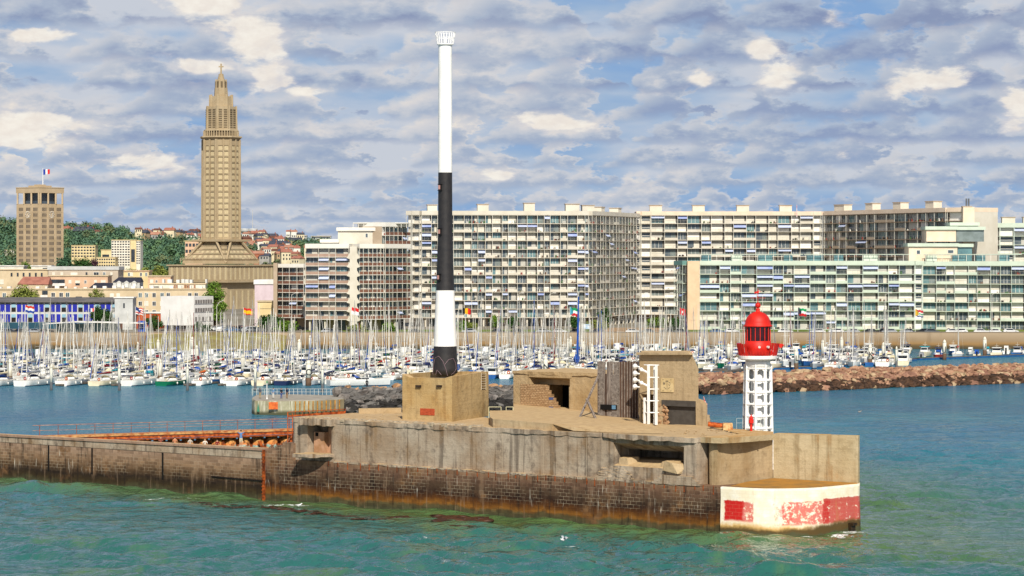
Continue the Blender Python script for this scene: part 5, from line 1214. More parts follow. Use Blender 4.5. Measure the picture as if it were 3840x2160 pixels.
# tall blue sail-covered mast, flagpoles
def flag(u, vt, vb, d, fw, fh, bands, label, vert=False, sign=1, hoist_tri=None, extra=None):
    x, z1 = PX(u, d), PZ(vt, d); z0 = PZ(vb, d); t = thing('flagpole', label, 'flag', (x, d, z0), 0, 'flags on poles')
    b = MB(); b.tube((0, 0, 0), (0, 0, z1-z0), .07, .05, 6); b.build('pole', HULLC['white'], t)
    n = 10; W_, H_ = fw*d/F, fh*d/F; b = MB(); mats = [pm('flag_'+c[1:], c, rough=.8) for c in bands]+([pm('flag_'+hoist_tri[1:], hoist_tri, rough=.8)] if hoist_tri else [])+([pm('flag_'+extra[1:], extra, rough=.8)] if extra else [])
    m = 6 if not vert else 6; cols = 12; P_ = lambda i, j: (sign*W_*i/cols, .12*H_*math.sin(i*.9)+.05, (z1-z0)-.15-H_*j/m-.18*H_*(i/cols)+.05*H_*math.sin(i*1.1))
    for i in range(cols):
        for j in range(m):
            k = int(j*len(bands)/m) if not vert else int(i*len(bands)/cols)
            if hoist_tri and i < 5-abs(j-2.5)*1.2: k = len(bands)
            if extra and 4 <= i <= 6 and 2 <= j <= 3: k = len(mats)-1
            if extra == '#25407c' and i < 5 and j < 3: k = len(mats)-1
            b.cur = k; b.add([P_(i, j+1), P_(i+1, j+1), P_(i+1, j), P_(i, j)], [(0, 1, 2, 3)])
    b.build('flag', mats, t)
flag(95, 1143, 1255, 800, 34, 26, ['#c8402e', '#e6e4de', '#2a4a96'], 'red white and blue horizontally striped flag before the blue panelled building')
flag(353, 1153, 1250, 800, -1*-20, 13, ['#d63a3a', '#ece9e4', '#2a4a96'], 'small vertical tricolour flag left of the dark cypress', True, -1)
flag(508, 1150, 1250, 800, 33, 26, ['#c8402e', '#e6e4de', '#c8402e', '#e6e4de', '#c8402e', '#e6e4de'], 'striped flag with blue corner above the orange panelled hall', extra='#25407c')
flag(913, 1153, 1255, 800, 36, 24, ['#c9302a', '#f0b81e', '#f0b81e', '#c9302a'], 'red and yellow striped flag in front of the church')
flag(1318, 1150, 1420, 600, 28, 26, ['#d22626', '#f0eeea'], 'red over white flag before the pale end wall')
flag(1733, 1152, 1250, 800, 32, 22, ['#232226', '#f0b81e', '#d22a2a'], 'black yellow and red flag just right of the tall column', True)
flag(2137, 1150, 1255, 800, 30, 30, ['#1f9a5c', '#eeeeea', '#cf2b2e'], 'green white and red flag with turquoise triangle above the timber screen', hoist_tri='#4aa6b8')
flag(2549, 1153, 1255, 800, 22, 25, ['#d8232a'], 'plain red flag with white crescent left of the beige end wall', extra='#f0eeea')
flag(2992, 1152, 1255, 800, 32, 28, ['#1f9a5c', '#eeeeea', '#cf2b2e'], 'green white and red flag with dark triangle right of the red dome', hoist_tri='#3a3a48')
flag(3432, 1158, 1258, 800, 30, 26, ['#c9444a', '#e6e6de', '#3a9a6a', '#e6e6de', '#2c4a8c'], 'red white green and blue flag near the right end', hoist_tri='#d8b23a')
x, d = PX(2165, 640), 640; t = thing('furled_sail_mast', 'tall mast wrapped in bright blue sail cover standing above the low bunker', 'mast', (x, d, 0)); b = MB(); b.tube((0, 0, 0), (.3, 0, 17.5), .1, .07, 6); b.build('mast', MAST, t)
b = MB(); b.tube((0, -.1, 1.5), (.25, -.1, 16.5), .3, .16, 7); b.ball((-.1, -.2, 2.6), .7, 7, 6, .2, (1, .6, 1.6)); b.build('sail_wrap', COVC['blue'], t)

# ---- green-marked pier with rocks, between fort and marina
gp = thing('small_pier', 'small concrete pier with green triangle and orange patch in front of the marina', 'pier', (PX(1120, 462), 462, 0))
bx, by = PX(1120, 462), 462
def gl(u, d): return (PX(u, d)-bx, d-by)
g = N('pier_weathered'); v = g.coord('Object'); P = g.sep(v); n1 = g.noise(v, .35, 5, .65); n2 = g.noise(g.coord('Object', (2.5, 1, .2)), 1., 4, .6)
c = g.mix(g.step(n1, .35, .65), srgb('#a6a184'), srgb('#7f7a5e')); c = g.mix(g.step(n2, .52, .66), c, srgb('#c9c4ae')); zz_ = g.math('ADD', P[2], g.math('MULTIPLY', g.math('SUBTRACT', n1, .5), 1.2)); c = g.mix(g.step(zz_, .9, .2), c, srgb('#4a4a34'))
c = g.mix(g.math('MULTIPLY', g.step(P[0], 0., 6.), .6), c, srgb('#6e5638')); M_GP = g.fin(c, .9, g.bump(g.noise(v, 4., 4), .4, .06))
top = [gl(946, 465), gl(955, 462.5), gl(1060, 461.5), gl(1180, 463), gl(1290, 468), gl(1300, 478), gl(1100, 482), gl(960, 480), gl(944, 470)]
b = MB(); b.prism(top, -1, 2.2); b.build('wall', M_GP, gp); b = MB(); b.prism([(p_[0]*.99, p_[1]+.2) for p_ in top], 2.204, 2.35); b.build('deck', pm('grey_deck', '#a39b8c', '#8a8274', .5, .9), gp)
b = MB(); b.add([(*gl(963, 461.9), .55), (*gl(974, 461.8), .55), (*gl(968, 461.8), 2.1)], [(0, 1, 2)]); b.build('green_triangle', pm('marker_green', '#3f7f62', rough=.8), gp)
b = MB(); y_ = 461.3; b.box(gl(1008, y_)[0], gl(1042, y_)[0], y_-by-.05, y_-by, .95, 2.1); b.build('orange_patch', pm('orange_paint', '#d9702e', '#b8521f', 2, .7), gp)
b = MB()
for k in range(11):
    u = 1108+k*16.5; d = interp([(1100, 461.6), (1180, 462.7), (1290, 467.6)], u)-.25; x_, y__ = gl(u, d); b.box(x_-.09, x_+.09, y__, y__+.2, .5, 2.2)
build_split(b, 'yellow_fender', pm('fender_yellow', '#b8812c', '#8a5a22', 2, .8), gp)
b = MB()
for k in range(22):
    u = 946+k*15.5; d = 479; x_, y__ = gl(u, d)
    if u < 1265: b.tube((x_, y__, 2.3), (x_, y__, 3.4), .03, n=4)
for z in (3.4, 2.9): b.tube((*gl(946, 479), z), (*gl(1262, 479), z), .025, n=4)
b.build('railing', MAST, gp)
t = thing('light_post', 'slim white light post at the left of the small pier', 'light post', (PX(1001, 466), 466, 2.35)); b = MB(); b.lathe([(.16, 0), (.07, .3), (.06, 2.6)], 8); b.build('pole', HULLC['white'], t); b = MB(); b.lathe([(.1, 2.6), (.1, 2.85), (.02, 2.95)], 8); b.build('lamp', pm('lamp_green', '#2f8f5a'), t)
GP2 = 'people on the small pier'
for u, sh, tr, lab in ((975, '#4a4f5a', '#a08a62', 'person in grey top and tan trousers, leftmost on the small pier'), (1025, '#6f8fb0', '#d9d6cc', 'person in pale blue top and white trousers right of the light post'), (1055, '#20242e', '#2f4a8a', 'person in dark top and blue trousers on the small pier'), (1076, '#1f2740', '#8a6a48', 'person in navy top and brown trousers, rightmost on the small pier')):
    person(PX(u, 468), 468, 2.35, R(rr.uniform(-40, 190)), lab, GP2, sh, tr, height=rr.uniform(1.68, 1.8))
person(PX(1376, 476), 476, 3.4, R(170), 'person all in black standing on top of the dark rocks', None, '#141316', '#18161a', hair='#17130f', hooded=True)
# rocks
def rocks(name, label, path, n, hw, top, size, cols, seed, kind='stuff', sz=.6):
    """path: [(x,y)], mound of angular stones"""
    r_ = random.Random(seed); b = MB(); seg = []; tot = 0
    for p, q in zip(path, path[1:]): L = math.dist(p, q); seg.append((tot, L, p, q)); tot += L
    mats = cols
    for k in range(n):
        s_ = r_.random()*tot
        for (a, L, p, q) in seg:
            if a <= s_ <= a+L: break
        tt = (s_-a)/L; off = r_.uniform(-1, 1)*hw; nx, ny = -(q[1]-p[1])/L, (q[0]-p[0])/L
        h = top*(1-abs(off)/hw)**.75; z = h*r_.uniform(.75, 1.03)-.1; rad_ = size*r_.uniform(.55, 1.25)
        x, y = p[0]+(q[0]-p[0])*tt+nx*off, p[1]+(q[1]-p[1])*tt+ny*off
        b.cur = r_.randrange(len(mats)-1) if z > top*.42 or r_.random() < .15 else len(mats)-1
        a0 = r_.random()*6.28; M_ = Matrix.Translation((x, y, z)) @ Matrix.Rotation(a0, 4, 'Z') @ Matrix.Rotation(r_.uniform(-.6, .6), 4, 'X'); b.M = M_
        b.ball((0, 0, 0), rad_, 6, 4, .28, (1.15, .85, .68), r_)
    b.M = None
    o = b.build(name, mats); tag(o, label, 'rocks', kind=kind); return o
RK1 = pm('rock_dark_grey', '#6b6761', '#4a4642', .8, .9, bump=.5, bscale=3); RK2 = pm('rock_grey', '#857e76', '#5b544e', .8, .9, bump=.5, bscale=3); RK3 = pm('rock_tan', '#b58f68', '#8f6f50', .9, .9, bump=.5, bscale=3); RK4 = pm('rock_wet_dark', '#2d2a26', '#211e1a', .8, .7)
RP1 = pm('rock_pink', '#a98468', '#87644e', .7, .9, bump=.6, bscale=3); RP2 = pm('rock_sand', '#b39a7a', '#917a5c', .7, .9, bump=.6, bscale=3); RP3 = pm('rock_rose', '#97715c', '#785645', .7, .9, bump=.6, bscale=3); RP5 = pm('rock_wet_brown', '#4f3826', '#33241a', .8, .8)
rocks('dark_rock_bank', 'dark grey rock bank with a few tan stones behind the fort', [(PX(1275, 474), 474), (PX(1500, 477), 477), (PX(1700, 480), 480), (PX(1940, 482), 482)], 1500, 7., 3.4, 1.0, [RK1, RK2, RK1, RK4], 5)
rocks('tan_boulders', 'row of tan boulders along the top of the dark rock bank', [(PX(1262, 482), 482), (PX(1500, 484), 484), (PX(1940, 488), 488)], 160, 2., 3.9, .9, [RK3, RK3, RK3, RK2], 6)
rocks('rubble_breakwater', 'long reddish brown rubble breakwater running to the right edge', [(PX(2560, 535), 535), (PX(2900, 548), 548), (PX(3300, 566), 566), (PX(3700, 582), 582), (PX(4100, 596), 596), (PX(4500, 610), 610)], 5200, 7.5, 3.5, .85, [RP1, RP2, RP3, RP1, RP5], 7)
# ---------------- quay, ground, hill ----------------
GZ = 3.7; QD = 789.
GRASS = pm('quay_grass', '#6d7a2e', '#58681f', .12, .95); ASPH = pm('asphalt', '#6b6660', '#59554f', .2, .9); PAVE = pm('pale_paving', '#b09a80', '#9b8870', .15, .9)
g = N('quay_wall_stone'); v = g.coord('Object'); P = g.sep(v); n1 = g.noise(g.coord('Object', (.08, .08, .6)), 1., 5, .65); n2 = g.noise(g.coord('Object', (.5, .5, .12)), 1., 4, .6)
c = g.ramp(g.math('DIVIDE', g.math('ADD', P[2], g.math('MULTIPLY', g.math('SUBTRACT', n1, .5), 1.3)), 4.), [(0, srgb('#3f3a2a')), (.22, srgb('#5a4a30')), (.36, srgb('#8f6f45')), (.6, srgb('#8f7a5f')), (1., srgb('#a08c72'))])
c = g.mix(g.math('MULTIPLY', g.step(n2, .5, .7), .35), c, srgb('#6f5c46')); QW = g.fin(c, .9)
X0, X1 = -4000., 4000.
gnd = MB(); gnd.add([(X0, QD+1.2, GZ), (X1, QD+1.2, GZ), (30000, 30000, GZ), (-30000, 30000, GZ)], [(0, 1, 2, 3)]); struct(gnd.build('ground', pm('city_ground', '#8b8272', '#77705f', .02, .95)))
b = MB(); b.box(-900, 900, QD, QD+1.2, -2, GZ+.9); o = b.build('quay_wall', QW); tag(o, 'long brown stone quay wall with low parapet behind the marina', 'quay wall')
b = MB(); b.box(-900, 900, QD-.1, QD+1.35, GZ+.902, GZ+1.02); o2 = b.build('coping', pm('quay_coping', '#8f8272', '#7d7264', .2, .9), o)
b = MB(); b.box(-900, 900, QD+4, QD+24, GZ+.004, GZ+.008); struct(b.build('road', ASPH))
b = MB(); b.box(-60, 900, QD+24.2, 849, GZ+.01, GZ+.10); struct(b.build('lawn', GRASS))
b = MB(); b.box(PX(2210, 850), PX(2500, 850), QD+24.1, 870, GZ+.11, GZ+.14); struct(b.build('forecourt', pm('earth_court', '#a98863', '#8f7352', .2, .95)))
# grassy bank on the left in front of the wall
b = MB(); xs = [PX(u, 775) for u in range(520, 1090, 30)]
vs = []; 
for i, x in enumerate(xs):
    k = math.sin(math.pi*i/(len(xs)-1))**.5; vs += [(x, 789, 3.7+.9*k), (x, 781, 2.6*k), (x, 770, -.3)]
b.add(vs, [(i*3+j, i*3+j+1, i*3+j+4, i*3+j+3) for i in range(len(xs)-1) for j in range(2)]); struct(b.build('grassy_bank', pm('dry_bank_grass', '#8a8348', '#7a6b45', .25, .95)))

# ---------------- foliage ----------------
def leafmat(name, a, b_, c_):
    if name in MC: return MC[name]
    g = N(name); v = g.coord('Object'); n = g.noise(v, .35, 3, .6); n2 = g.noise(v, 3., 2, .5)
    c = g.mix(g.step(n, .35, .65), srgb(a), srgb(b_)); c = g.mix(g.math('MULTIPLY', g.step(n2, .45, .7), .6), c, srgb(c_)); MC[name] = g.fin(c, .75, spec=.2); return MC[name]
LF = [leafmat('foliage_mid', '#5d7a26', '#46651e', '#7f9436'), leafmat('foliage_dark', '#2f4f22', '#26421d', '#4a6a2c'), leafmat('foliage_olive', '#77803a', '#5f6a2c', '#96984a'), leafmat('foliage_purple', '#4a2a36', '#3a2230', '#5e3a40'), leafmat('foliage_blue', '#3a5a40', '#2c4a38', '#557a50'), leafmat('hazed_green_a', '#527055', '#456350', '#638262'), leafmat('hazed_green_b', '#5f7c54', '#506c4e', '#758f62'), leafmat('hazed_green_c', '#6a734f', '#596647', '#7a8057')]  # far hill greens have the bluish haze tinted into the leaf colour
BARK = pm('bark', '#5f4c38', '#43362a', 2., .95)
def clump(b, c, r, n, size, rnd, sq=(1, 1, 1)):
    for k in range(n):
        v = Vector((rnd.gauss(0, 1), rnd.gauss(0, 1), rnd.gauss(0, 1))); v.normalize(); rr_ = r*(rnd.random()**.35)
        p = Vector(c)+Vector((v.x*rr_*sq[0], v.y*rr_*sq[1], v.z*rr_*sq[2])); a = Vector((rnd.gauss(0, 1), rnd.gauss(0, 1), rnd.gauss(0, 1)+.6*0)).normalized(); nn = (v+a*.9+Vector((0, 0, .5))).normalized()
        t = nn.orthogonal().normalized(); w = nn.cross(t); s_ = size*rnd.uniform(.6, 1.3)
        b.add([tuple(p-t*s_-w*s_*.6), tuple(p+t*s_-w*s_*.5), tuple(p+t*s_*.3+w*s_)], [(0, 1, 2)])
def tree(name, label, x, y, z, h, w, leaf, rnd, shape=(1, 1, 1), n=26, trunk=.18, cat='tree', group=None):
    t = thing(name, label, cat, (x, y, z), 0, group); b = MB(); tr = h*trunk
    b.tube((0, 0, -.3), (.1, 0, h*.5), w*.05+.1, w*.025+.05, 7)
    for k in range(5): a = k*1.26; b.tube((.05, 0, h*(.2+.06*k)), (w*.3*math.cos(a), w*.3*math.sin(a), h*(.5+.08*k)), w*.02+.05, .03, 5)
    b.build('trunk', BARK, t); b = MB(); cz = tr+(h-tr)/2
    for k in range(n):
        while True:
            p = (rnd.uniform(-1, 1), rnd.uniform(-1, 1), rnd.uniform(-1, 1))
            if sum(q*q for q in p) <= 1: break
        f = 1.-.25*max(0, p[2]); r_ = w*rnd.uniform(.13, .22)
        clump(b, (p[0]*(w/2-r_*.6)*f, p[1]*(w/2-r_*.6)*f, cz+p[2]*((h-tr)/2-r_*.5)), r_, 110, max(.22, w*.032), rnd)
    b.build('crown', leaf, t); return t
# hill: terrain sheet rising from the town to the ridge
CREST = [(-900, 815), (0, 822), (60, 824), (225, 842), (300, 842), (340, 840), (450, 850), (530, 876), (700, 884), (900, 884), (1000, 888), (1150, 893), (1300, 900), (1600, 915), (2400, 930), (4800, 940)]
HD0, HD1 = 1950., 2650.
def hillz(u, d):
    zc = PZ(interp(CREST, u)+30, HD1); t = min(max((d-HD0)/(HD1-HD0), 0), 1); return GZ+1+(zc-GZ-1)*(t*t*(3-2*t))**.8
us = list(range(-1500, 5200, 60)); ds = [HD0+(HD1-HD0)*k/14 for k in range(15)]+[3200, 4200]
vs = [(PX(u, d), d, hillz(u, d)-(0 if d <= HD1 else (d-HD1)*.01)) for d in ds for u in us]; m = len(us)
b = MB(); b.add(vs, [(i*m+j, i*m+j+1, (i+1)*m+j+1, (i+1)*m+j) for i in range(len(ds)-1) for j in range(m-1)]); struct(b.build('hill', pm('hill_green', '#3f5628', '#2f4520', .01, .95)))
rf = random.Random(31)
def woods(name, label, rng, n, hs, keep, leafset, seed):
    r_ = random.Random(seed); b = MB(); c = 0
    for k in range(n*6):
        u = r_.uniform(*rng); d = r_.uniform(2020, 2640)
        if not keep(u, d, r_): continue
        z = hillz(u, d); h = r_.uniform(*hs); w = h*r_.uniform(.8, 1.3); b.cur = r_.choice(leafset)
        for q in range(6):
            clump(b, (PX(u, d)+r_.uniform(-.3, .3)*w, d+r_.uniform(-.3, .3)*w, z+h*r_.uniform(.3, .75)), w*.36, 30, .95, r_)
        c += 1
        if c >= n: break
    o = b.build(name, LF); tag(o, label, 'woodland', kind='stuff')
houses = []
def keepw(u, d, r_):
    x = PX(u, d)
    for (hx, hy, hw) in houses:
        if abs(x-hx) < hw+3 and -26 < d-hy < 8: return False
    return True
# ---------------- houses ----------------
WALLC = [pm('render_cream', '#dccfae', '#cbbd9c', .3, .9), pm('render_white', '#e4e0d4', '#d2cdbf', .3, .9), pm('render_tan', '#b99f7c', '#a58b69', .3, .9), pm('render_grey', '#a8a49c', '#93908a', .3, .9), pm('brick_house', '#a8694f', '#8f543d', .5, .9)]
WNAME = ['cream', 'white', 'tan', 'grey', 'brick']
ROOFC = [pm('roof_red', '#a56e5c', '#8f5c4d', .5, .9), pm('roof_slate', '#4a4d58', '#3b3e48', .5, .8), pm('roof_brown', '#6f4a3c', '#5a3b30', .5, .9), pm('roof_orange', '#b0806a', '#9a6f5a', .5, .9)]
RNAME = ['red', 'slate', 'brown', 'orange']
WG = pm('window_dark', '#3a424a', '#2b3036', .7, .25, spec=.5)
HC = {}
def house(u, vb, w, h, d, wi, ri, side=0, rnd=rf):
    z = PZ(vb, d); x = PX(u, d); place_ = 'on the left slope' if u < 400 else 'left of the church' if u < 760 else 'high right of the church' if vb < 915 else 'low right of the church'
    k_ = (wi, ri, place_); i = HC.get(k_, 0); HC[k_] = i+1
    t = thing('house', f"{WNAME[wi]} house with {RNAME[ri]} roof, {ordw(i)} such house {place_}", 'house', (x, d, z-4), R(rnd.uniform(-30, 30)+side*90), 'houses on the hill')
    b = MB(); D = w*rnd.uniform(.8, 1.1); b.box(-w/2, w/2, -D/2, D/2, -3, h+4); b.build('wall', WALLC[wi], t)
    rh = w*.27; b = MB(); 
    b.add([(-w*.55, -D*.56, h+4.01), (w*.55, -D*.56, h+4.01), (w*.55, D*.56, h+4.01), (-w*.55, D*.56, h+4.01), (-w*.5, 0, h+4+rh), (w*.5, 0, h+4+rh)], [(0, 1, 5, 4), (2, 3, 4, 5), (1, 2, 5), (3, 0, 4), (3, 2, 1, 0)]); ro = b.build('roof', ROOFC[ri], t)
    b = MB(); b.box(w*.2, w*.3, -.4, .4, h+4+rh*.3, h+4+rh+1.); b.build('chimney', WALLC[4], ro)
    for kx in (-.28, .02, .3):
        for kz in range(max(1, int(h/3))): b = MB(); b.box(w*kx-.5, w*kx+.5, -D/2-.05, -D/2-.01, 5+kz*2.9, 6.5+kz*2.9); b.build('window', WG, t)
    houses.append((x, d, w*.6))
for (u, vb, w, h, wi, ri) in ((246, 876, 9, 4, 1, 0), (262, 884, 9, 4, 0, 0), (272, 890, 8, 3, 1, 3), (315, 884, 15, 4, 0, 1), (345, 878, 5, 4, 1, 1), (372, 888, 8, 4, 0, 2), (520, 873, 6, 3, 0, 2)): house(u, vb, w, h, 2500, wi, ri)
for k in range(26):
    u = 535+k*9.3; house(u, interp([(530, 886), (760, 896)], u)+rf.uniform(-5, 9), rf.uniform(6, 10), rf.uniform(3, 6), 2560+rf.uniform(-60, 60), rf.choice([0, 0, 1, 2, 3]), rf.choice([0, 1, 1, 2, 3]))
for k in range(62):
    u = rf.uniform(908, 1160); vb = rf.uniform(890, 990)
    if u > 1085 and 905 < vb < 975 and rf.random() < .75: continue
    dd = HD1-(vb-888)/110*560; house(u, vb, rf.uniform(5, 8.5), rf.uniform(3, 7), dd, rf.choice([0, 0, 1, 1, 2, 3, 4]), rf.choice([0, 0, 3, 1, 1, 2]))
woods('wooded_hillside', 'dark green wooded hillside left of the church tower', (-700, 780), 1150, (6, 11), keepw, [5, 5, 6, 5, 6, 7, 5], 3)
woods('hillside_trees', 'scattered trees between the houses right of the church', (880, 1330), 230, (5, 9), keepw, [5, 6, 7], 4)
woods('street_trees', 'olive green treetops behind the rooftops beside the church', (380, 700), 110, (7, 11), lambda u, d, r_: True, [2, 2, 0], 5) if False else None

# generic building with a window grid; face parallel to x unless rz given
M_BE = pm('concrete_beige', '#cbb999', '#bdab8b', .25, .9, bump=.1); M_PK = pm('render_peach', '#d3b293', '#c6a486', .25, .9); M_YL = pm('render_yellow', '#dcc898', '#cdb888', .2, .9); M_LG = pm('panel_grey', '#c3c4c0', '#b0b1ad', .3, .7)
M_FR = pm('window_frame_white', '#e6e3da', rough=.6); M_SH = pm('roller_shutter', '#dfdacb', '#cfc8b6', .4, .7); M_GF = pm('glass_green_grey', '#5d6f72', '#46565c', .3, .15, spec=.6)
def flat(name, label, u0, u1, vt, d, zb, wins, mat=None, depth=14., rz=0., roof=None, cat='building', overh=.3, parapet=None, group=None):
    mat = mat or M_BE; x0, x1 = PX(u0, d), PX(u1, d); t = thing(name, label, cat, (x0, d, zb), R(rz), group); W_ = (x1-x0)/math.cos(R(rz)); Hh = PZ(vt, d)-zb
    b = MB(); b.box(0, W_, 0, depth, -2, Hh); b.build('wall', mat, t)
    b = MB(); b.box(-overh, W_+overh, -overh, depth, Hh+.003, Hh+(parapet or .35)); b.build('roof', roof or M_BE, t)
    S = (x1-x0)/(u1-u0); cnt = 0; rnd = random.Random(int(u0*7+vt))
    for (ua, ub, va, vb, kind) in wins:
        xa, xb = (ua-u0)*S/math.cos(R(rz)), (ub-u0)*S/math.cos(R(rz)); za, zb_ = PZ(vb, d)-zb, PZ(va, d)-zb
        if kind == 'w':
            b = MB(); b.box(xa-.12, xb+.12, -.08, -.01, za-.12, zb_+.12); o = b.build('window', M_FR, t); b = MB(); k = rnd.random()
            if k < .25: b.box(xa, xb, -.12, -.083, za, zb_); b.build('shutter', M_SH, o)
            else:
                xm = (xa+xb)/2; b.box(xa, xm-.04, -.11, -.083, za, zb_); b.box(xm+.04, xb, -.11, -.083, za, zb_); b.build('pane', WG if k < .8 else M_GF, o)
        elif kind == 'd': b = MB(); b.box(xa, xb, -.06, -.01, za, zb_); b.build('window', WG, t)
        elif kind == 's': b = MB(); b.box(xa, xb, -.10, -.01, za, zb_); b.build('shutter', M_SH, t)
        elif kind == 'b': b = MB(); b.box(xa, xb, -1.1, -.01, za, za+.15); b.box(xa, xb, -1.1, -1.02, za+.15, zb_); b.build('balcony', M_FR, t)
    return t, W_, Hh
def grid(us_, w, vs_, h, k='w'): return [(u, u+w, v, v+h, k) for v in vs_ for u in us_]
# long beige block behind everything on the left
wl = grid([193, 223, 247], 13, [1098], 15)+[(158, 179, 1090, 1105, 'd'), (154, 180, 1106, 1116, 'b'), (284, 308, 1112, 1120, 'd'), (412, 427, 1100, 1115, 's'), (437, 450, 1100, 1115, 's'), (473, 496, 1112, 1120, 'd')]
wl += grid([520, 543, 572, 602, 625], 12, [1099, 1131, 1163], 15)+grid([706, 730], 12, [1099], 13)
wl += grid([-40, 10], 12, [1099], 15)
t, W_, Hh = flat('apartment_building', 'long low beige block with white framed windows behind the blue panelled building', -160, 790, 1086, 935, GZ, wl, depth=14)
b = MB(); S = 935/F
for u in (652, 660, 690, 697, 705, 727): b.box((u+160)*S-.1, (u+160+8)*S-.3, .4, 1.4, Hh-1.9*0, Hh+1.6)
build_split(b, 'chimney', pm('chimney_terracotta', '#a98464', '#95705a', .9, .9), t)
b = MB()
for k in range(26): b.box((k*36)*S, (k*36+rf.uniform(6, 16))*S, 3, 5, Hh+.36, Hh+rf.uniform(.7, 1.3))
build_split(b, 'rooftop_box', M_FR, t)
flat('apartment_building', 'pale cream block with six narrow tall windows at the far left', -60, 179, 1013, 1010, GZ, grid([40, 63, 85, 108, 131, 153], 7, [1023], 14, 'd')+[(0, 14, 1048, 1066, 's')], mat=M_BE)
flat('rooftop_storey', 'white rooftop storeys above the cream block at the far left', 0, 88, 999, 1030, GZ, [], mat=M_SH, depth=8, roof=M_FR)
flat('rooftop_storey', 'second white rooftop storey just below the town hall tower', 117, 190, 999, 1030, GZ, [(160, 178, 1005, 1012, 'd')], mat=M_SH, depth=8, roof=M_FR)
flat('apartment_building', 'wide grey beige upper block with shuttered windows behind the peach wing', 181, 443, 1012, 1005, GZ, [(196, 206, 1021, 1034, 's'), (227, 237, 1021, 1034, 's'), (265, 291, 1022, 1034, 's'), (321, 328, 1021, 1034, 'd'), (352, 370, 1021, 1034, 'w'), (387, 395, 1021, 1034, 'w'), (414, 422, 1021, 1034, 's')], mat=pm('render_mauve_grey', '#c0b29e', '#b3a591', .25, .9), parapet=1.2, roof=M_LG)
flat('peach_wing', 'peach coloured wing with long balcony left of the slate mansard house', 181, 404, 1036, 985, GZ, [(190, 243, 1048, 1063, 'd'), (182, 246, 1062, 1072, 'b'), (259, 266, 1052, 1062, 'w'), (282, 300, 1052, 1062, 's'), (283, 299, 1063, 1070, 'd'), (317, 324, 1052, 1062, 'w'), (353, 363, 1050, 1060, 's'), (378, 396, 1050, 1060, 's')], mat=M_PK, depth=10)
# red roofed house, dark roofs, mansard with three dormers
def gable(name, label, u0, u1, v0, v1, d, roofm, wallm, zb=GZ, sky=()):
    x0, x1 = PX(u0, d), PX(u1, d); t = thing(name, label, 'house', (x0, d, zb)); W_ = x1-x0; z0, z1 = PZ(v1, d)-zb, PZ(v0, d)-zb
    b = MB(); b.box(0, W_, 0, 9, -1, z0); b.build('wall', wallm, t)
    b = MB(); b.add([(-.2, -.3, z0+.01), (W_+.2, -.3, z0+.01), (W_+.2, 9.3, z0+.01), (-.2, 9.3, z0+.01), (1.2, 4.5, z1), (W_, 4.5, z1)], [(0, 1, 5, 4), (2, 3, 4, 5), (1, 2, 5), (3, 0, 4), (3, 2, 1, 0)]); r_ = b.build('roof', roofm, t)
    for s_ in sky: b = MB(); a = z0+(z1-z0)*.5; b.add([(W_*s_, 1.9, a-.35+.15), (W_*s_+1.1, 1.9, a-.35+.15), (W_*s_+1.1, 2.6, a+.15), (W_*s_, 2.6, a+.15)], [(0, 1, 2, 3)]); b.build('skylight', M_GF, r_)
    return t, W_, z0, z1
gable('red_roofed_house', 'house with a broad orange red tiled roof and two skylights', 66, 180, 1038, 1067, 962, ROOFC[0], M_BE, sky=(.27, .82))
gable('slate_roofed_house', 'low house with dark slate roof and two skylights left of the dormer house', 336, 420, 1061, 1080, 955, pm('slate_dark', '#34343f', '#2a2a33', .5, .7), pm('brick_gable', '#b0603c'), sky=(.2, .68))
t, W_, z0, z1 = gable('mansard_house', 'grey house with dark slate roof and three white dormers', 424, 524, 1040, 1058, 950, pm('slate_dark', '#34343f'), M_LG)
S = 950/F
for u in (447, 475, 504):
    x = (u-424)*S; b = MB(); b.box(x-.75, x+.75, -.7, 1., PZ(1079, 950)-GZ, PZ(1060, 950)-GZ); b.xz([(x-.95, PZ(1060, 950)-GZ), (x+.95, PZ(1060, 950)-GZ), (x, PZ(1053, 950)-GZ)], -.8, .6); o = b.build('dormer', M_LG, t)
    b = MB(); b.box(x-.4, x+.4, -.76, -.71, PZ(1077, 950)-GZ, PZ(1064, 950)-GZ); w_ = b.build('window', M_FR, o)
flat('apartment_building', 'cream upper floors with pilasters and windows right of the mauve grey block', 442, 558, 1018, 1060, GZ, grid([452, 480, 490, 525, 545], 7, [1023], 12, 'w'), mat=M_YL, depth=10, roof=M_PK)
flat('apartment_building', 'low peach building with two small windows left of the church', 555, 640, 1037, 1015, GZ, [(563, 575, 1048, 1068, 's'), (584, 590, 1051, 1059, 'w')], mat=M_PK, depth=9)
for i, (u, w) in enumerate(((608, 8), (628, 16), (661, 12), (680, 12), (694, 13), (711, 10), (770, 5))):
    b = MB(); x = PX(u, 960); b.box(x, x+w*960/F, 960, 963, GZ, PZ(1047+(i % 3), 960)); tag(b.build('rooftop_plant_box', M_FR), f"white rooftop box, {ordw(i)} from the left of the row before the church", 'rooftop box', 'white rooftop boxes before the church')
flat('low_roof_building', 'flat roofed terrace level with railing in front of the church body', 560, 770, 1066, 950, GZ, [(574, 596, 1074, 1078, 'd'), (700, 714, 1072, 1078, 'd')], mat=M_SH, depth=6)
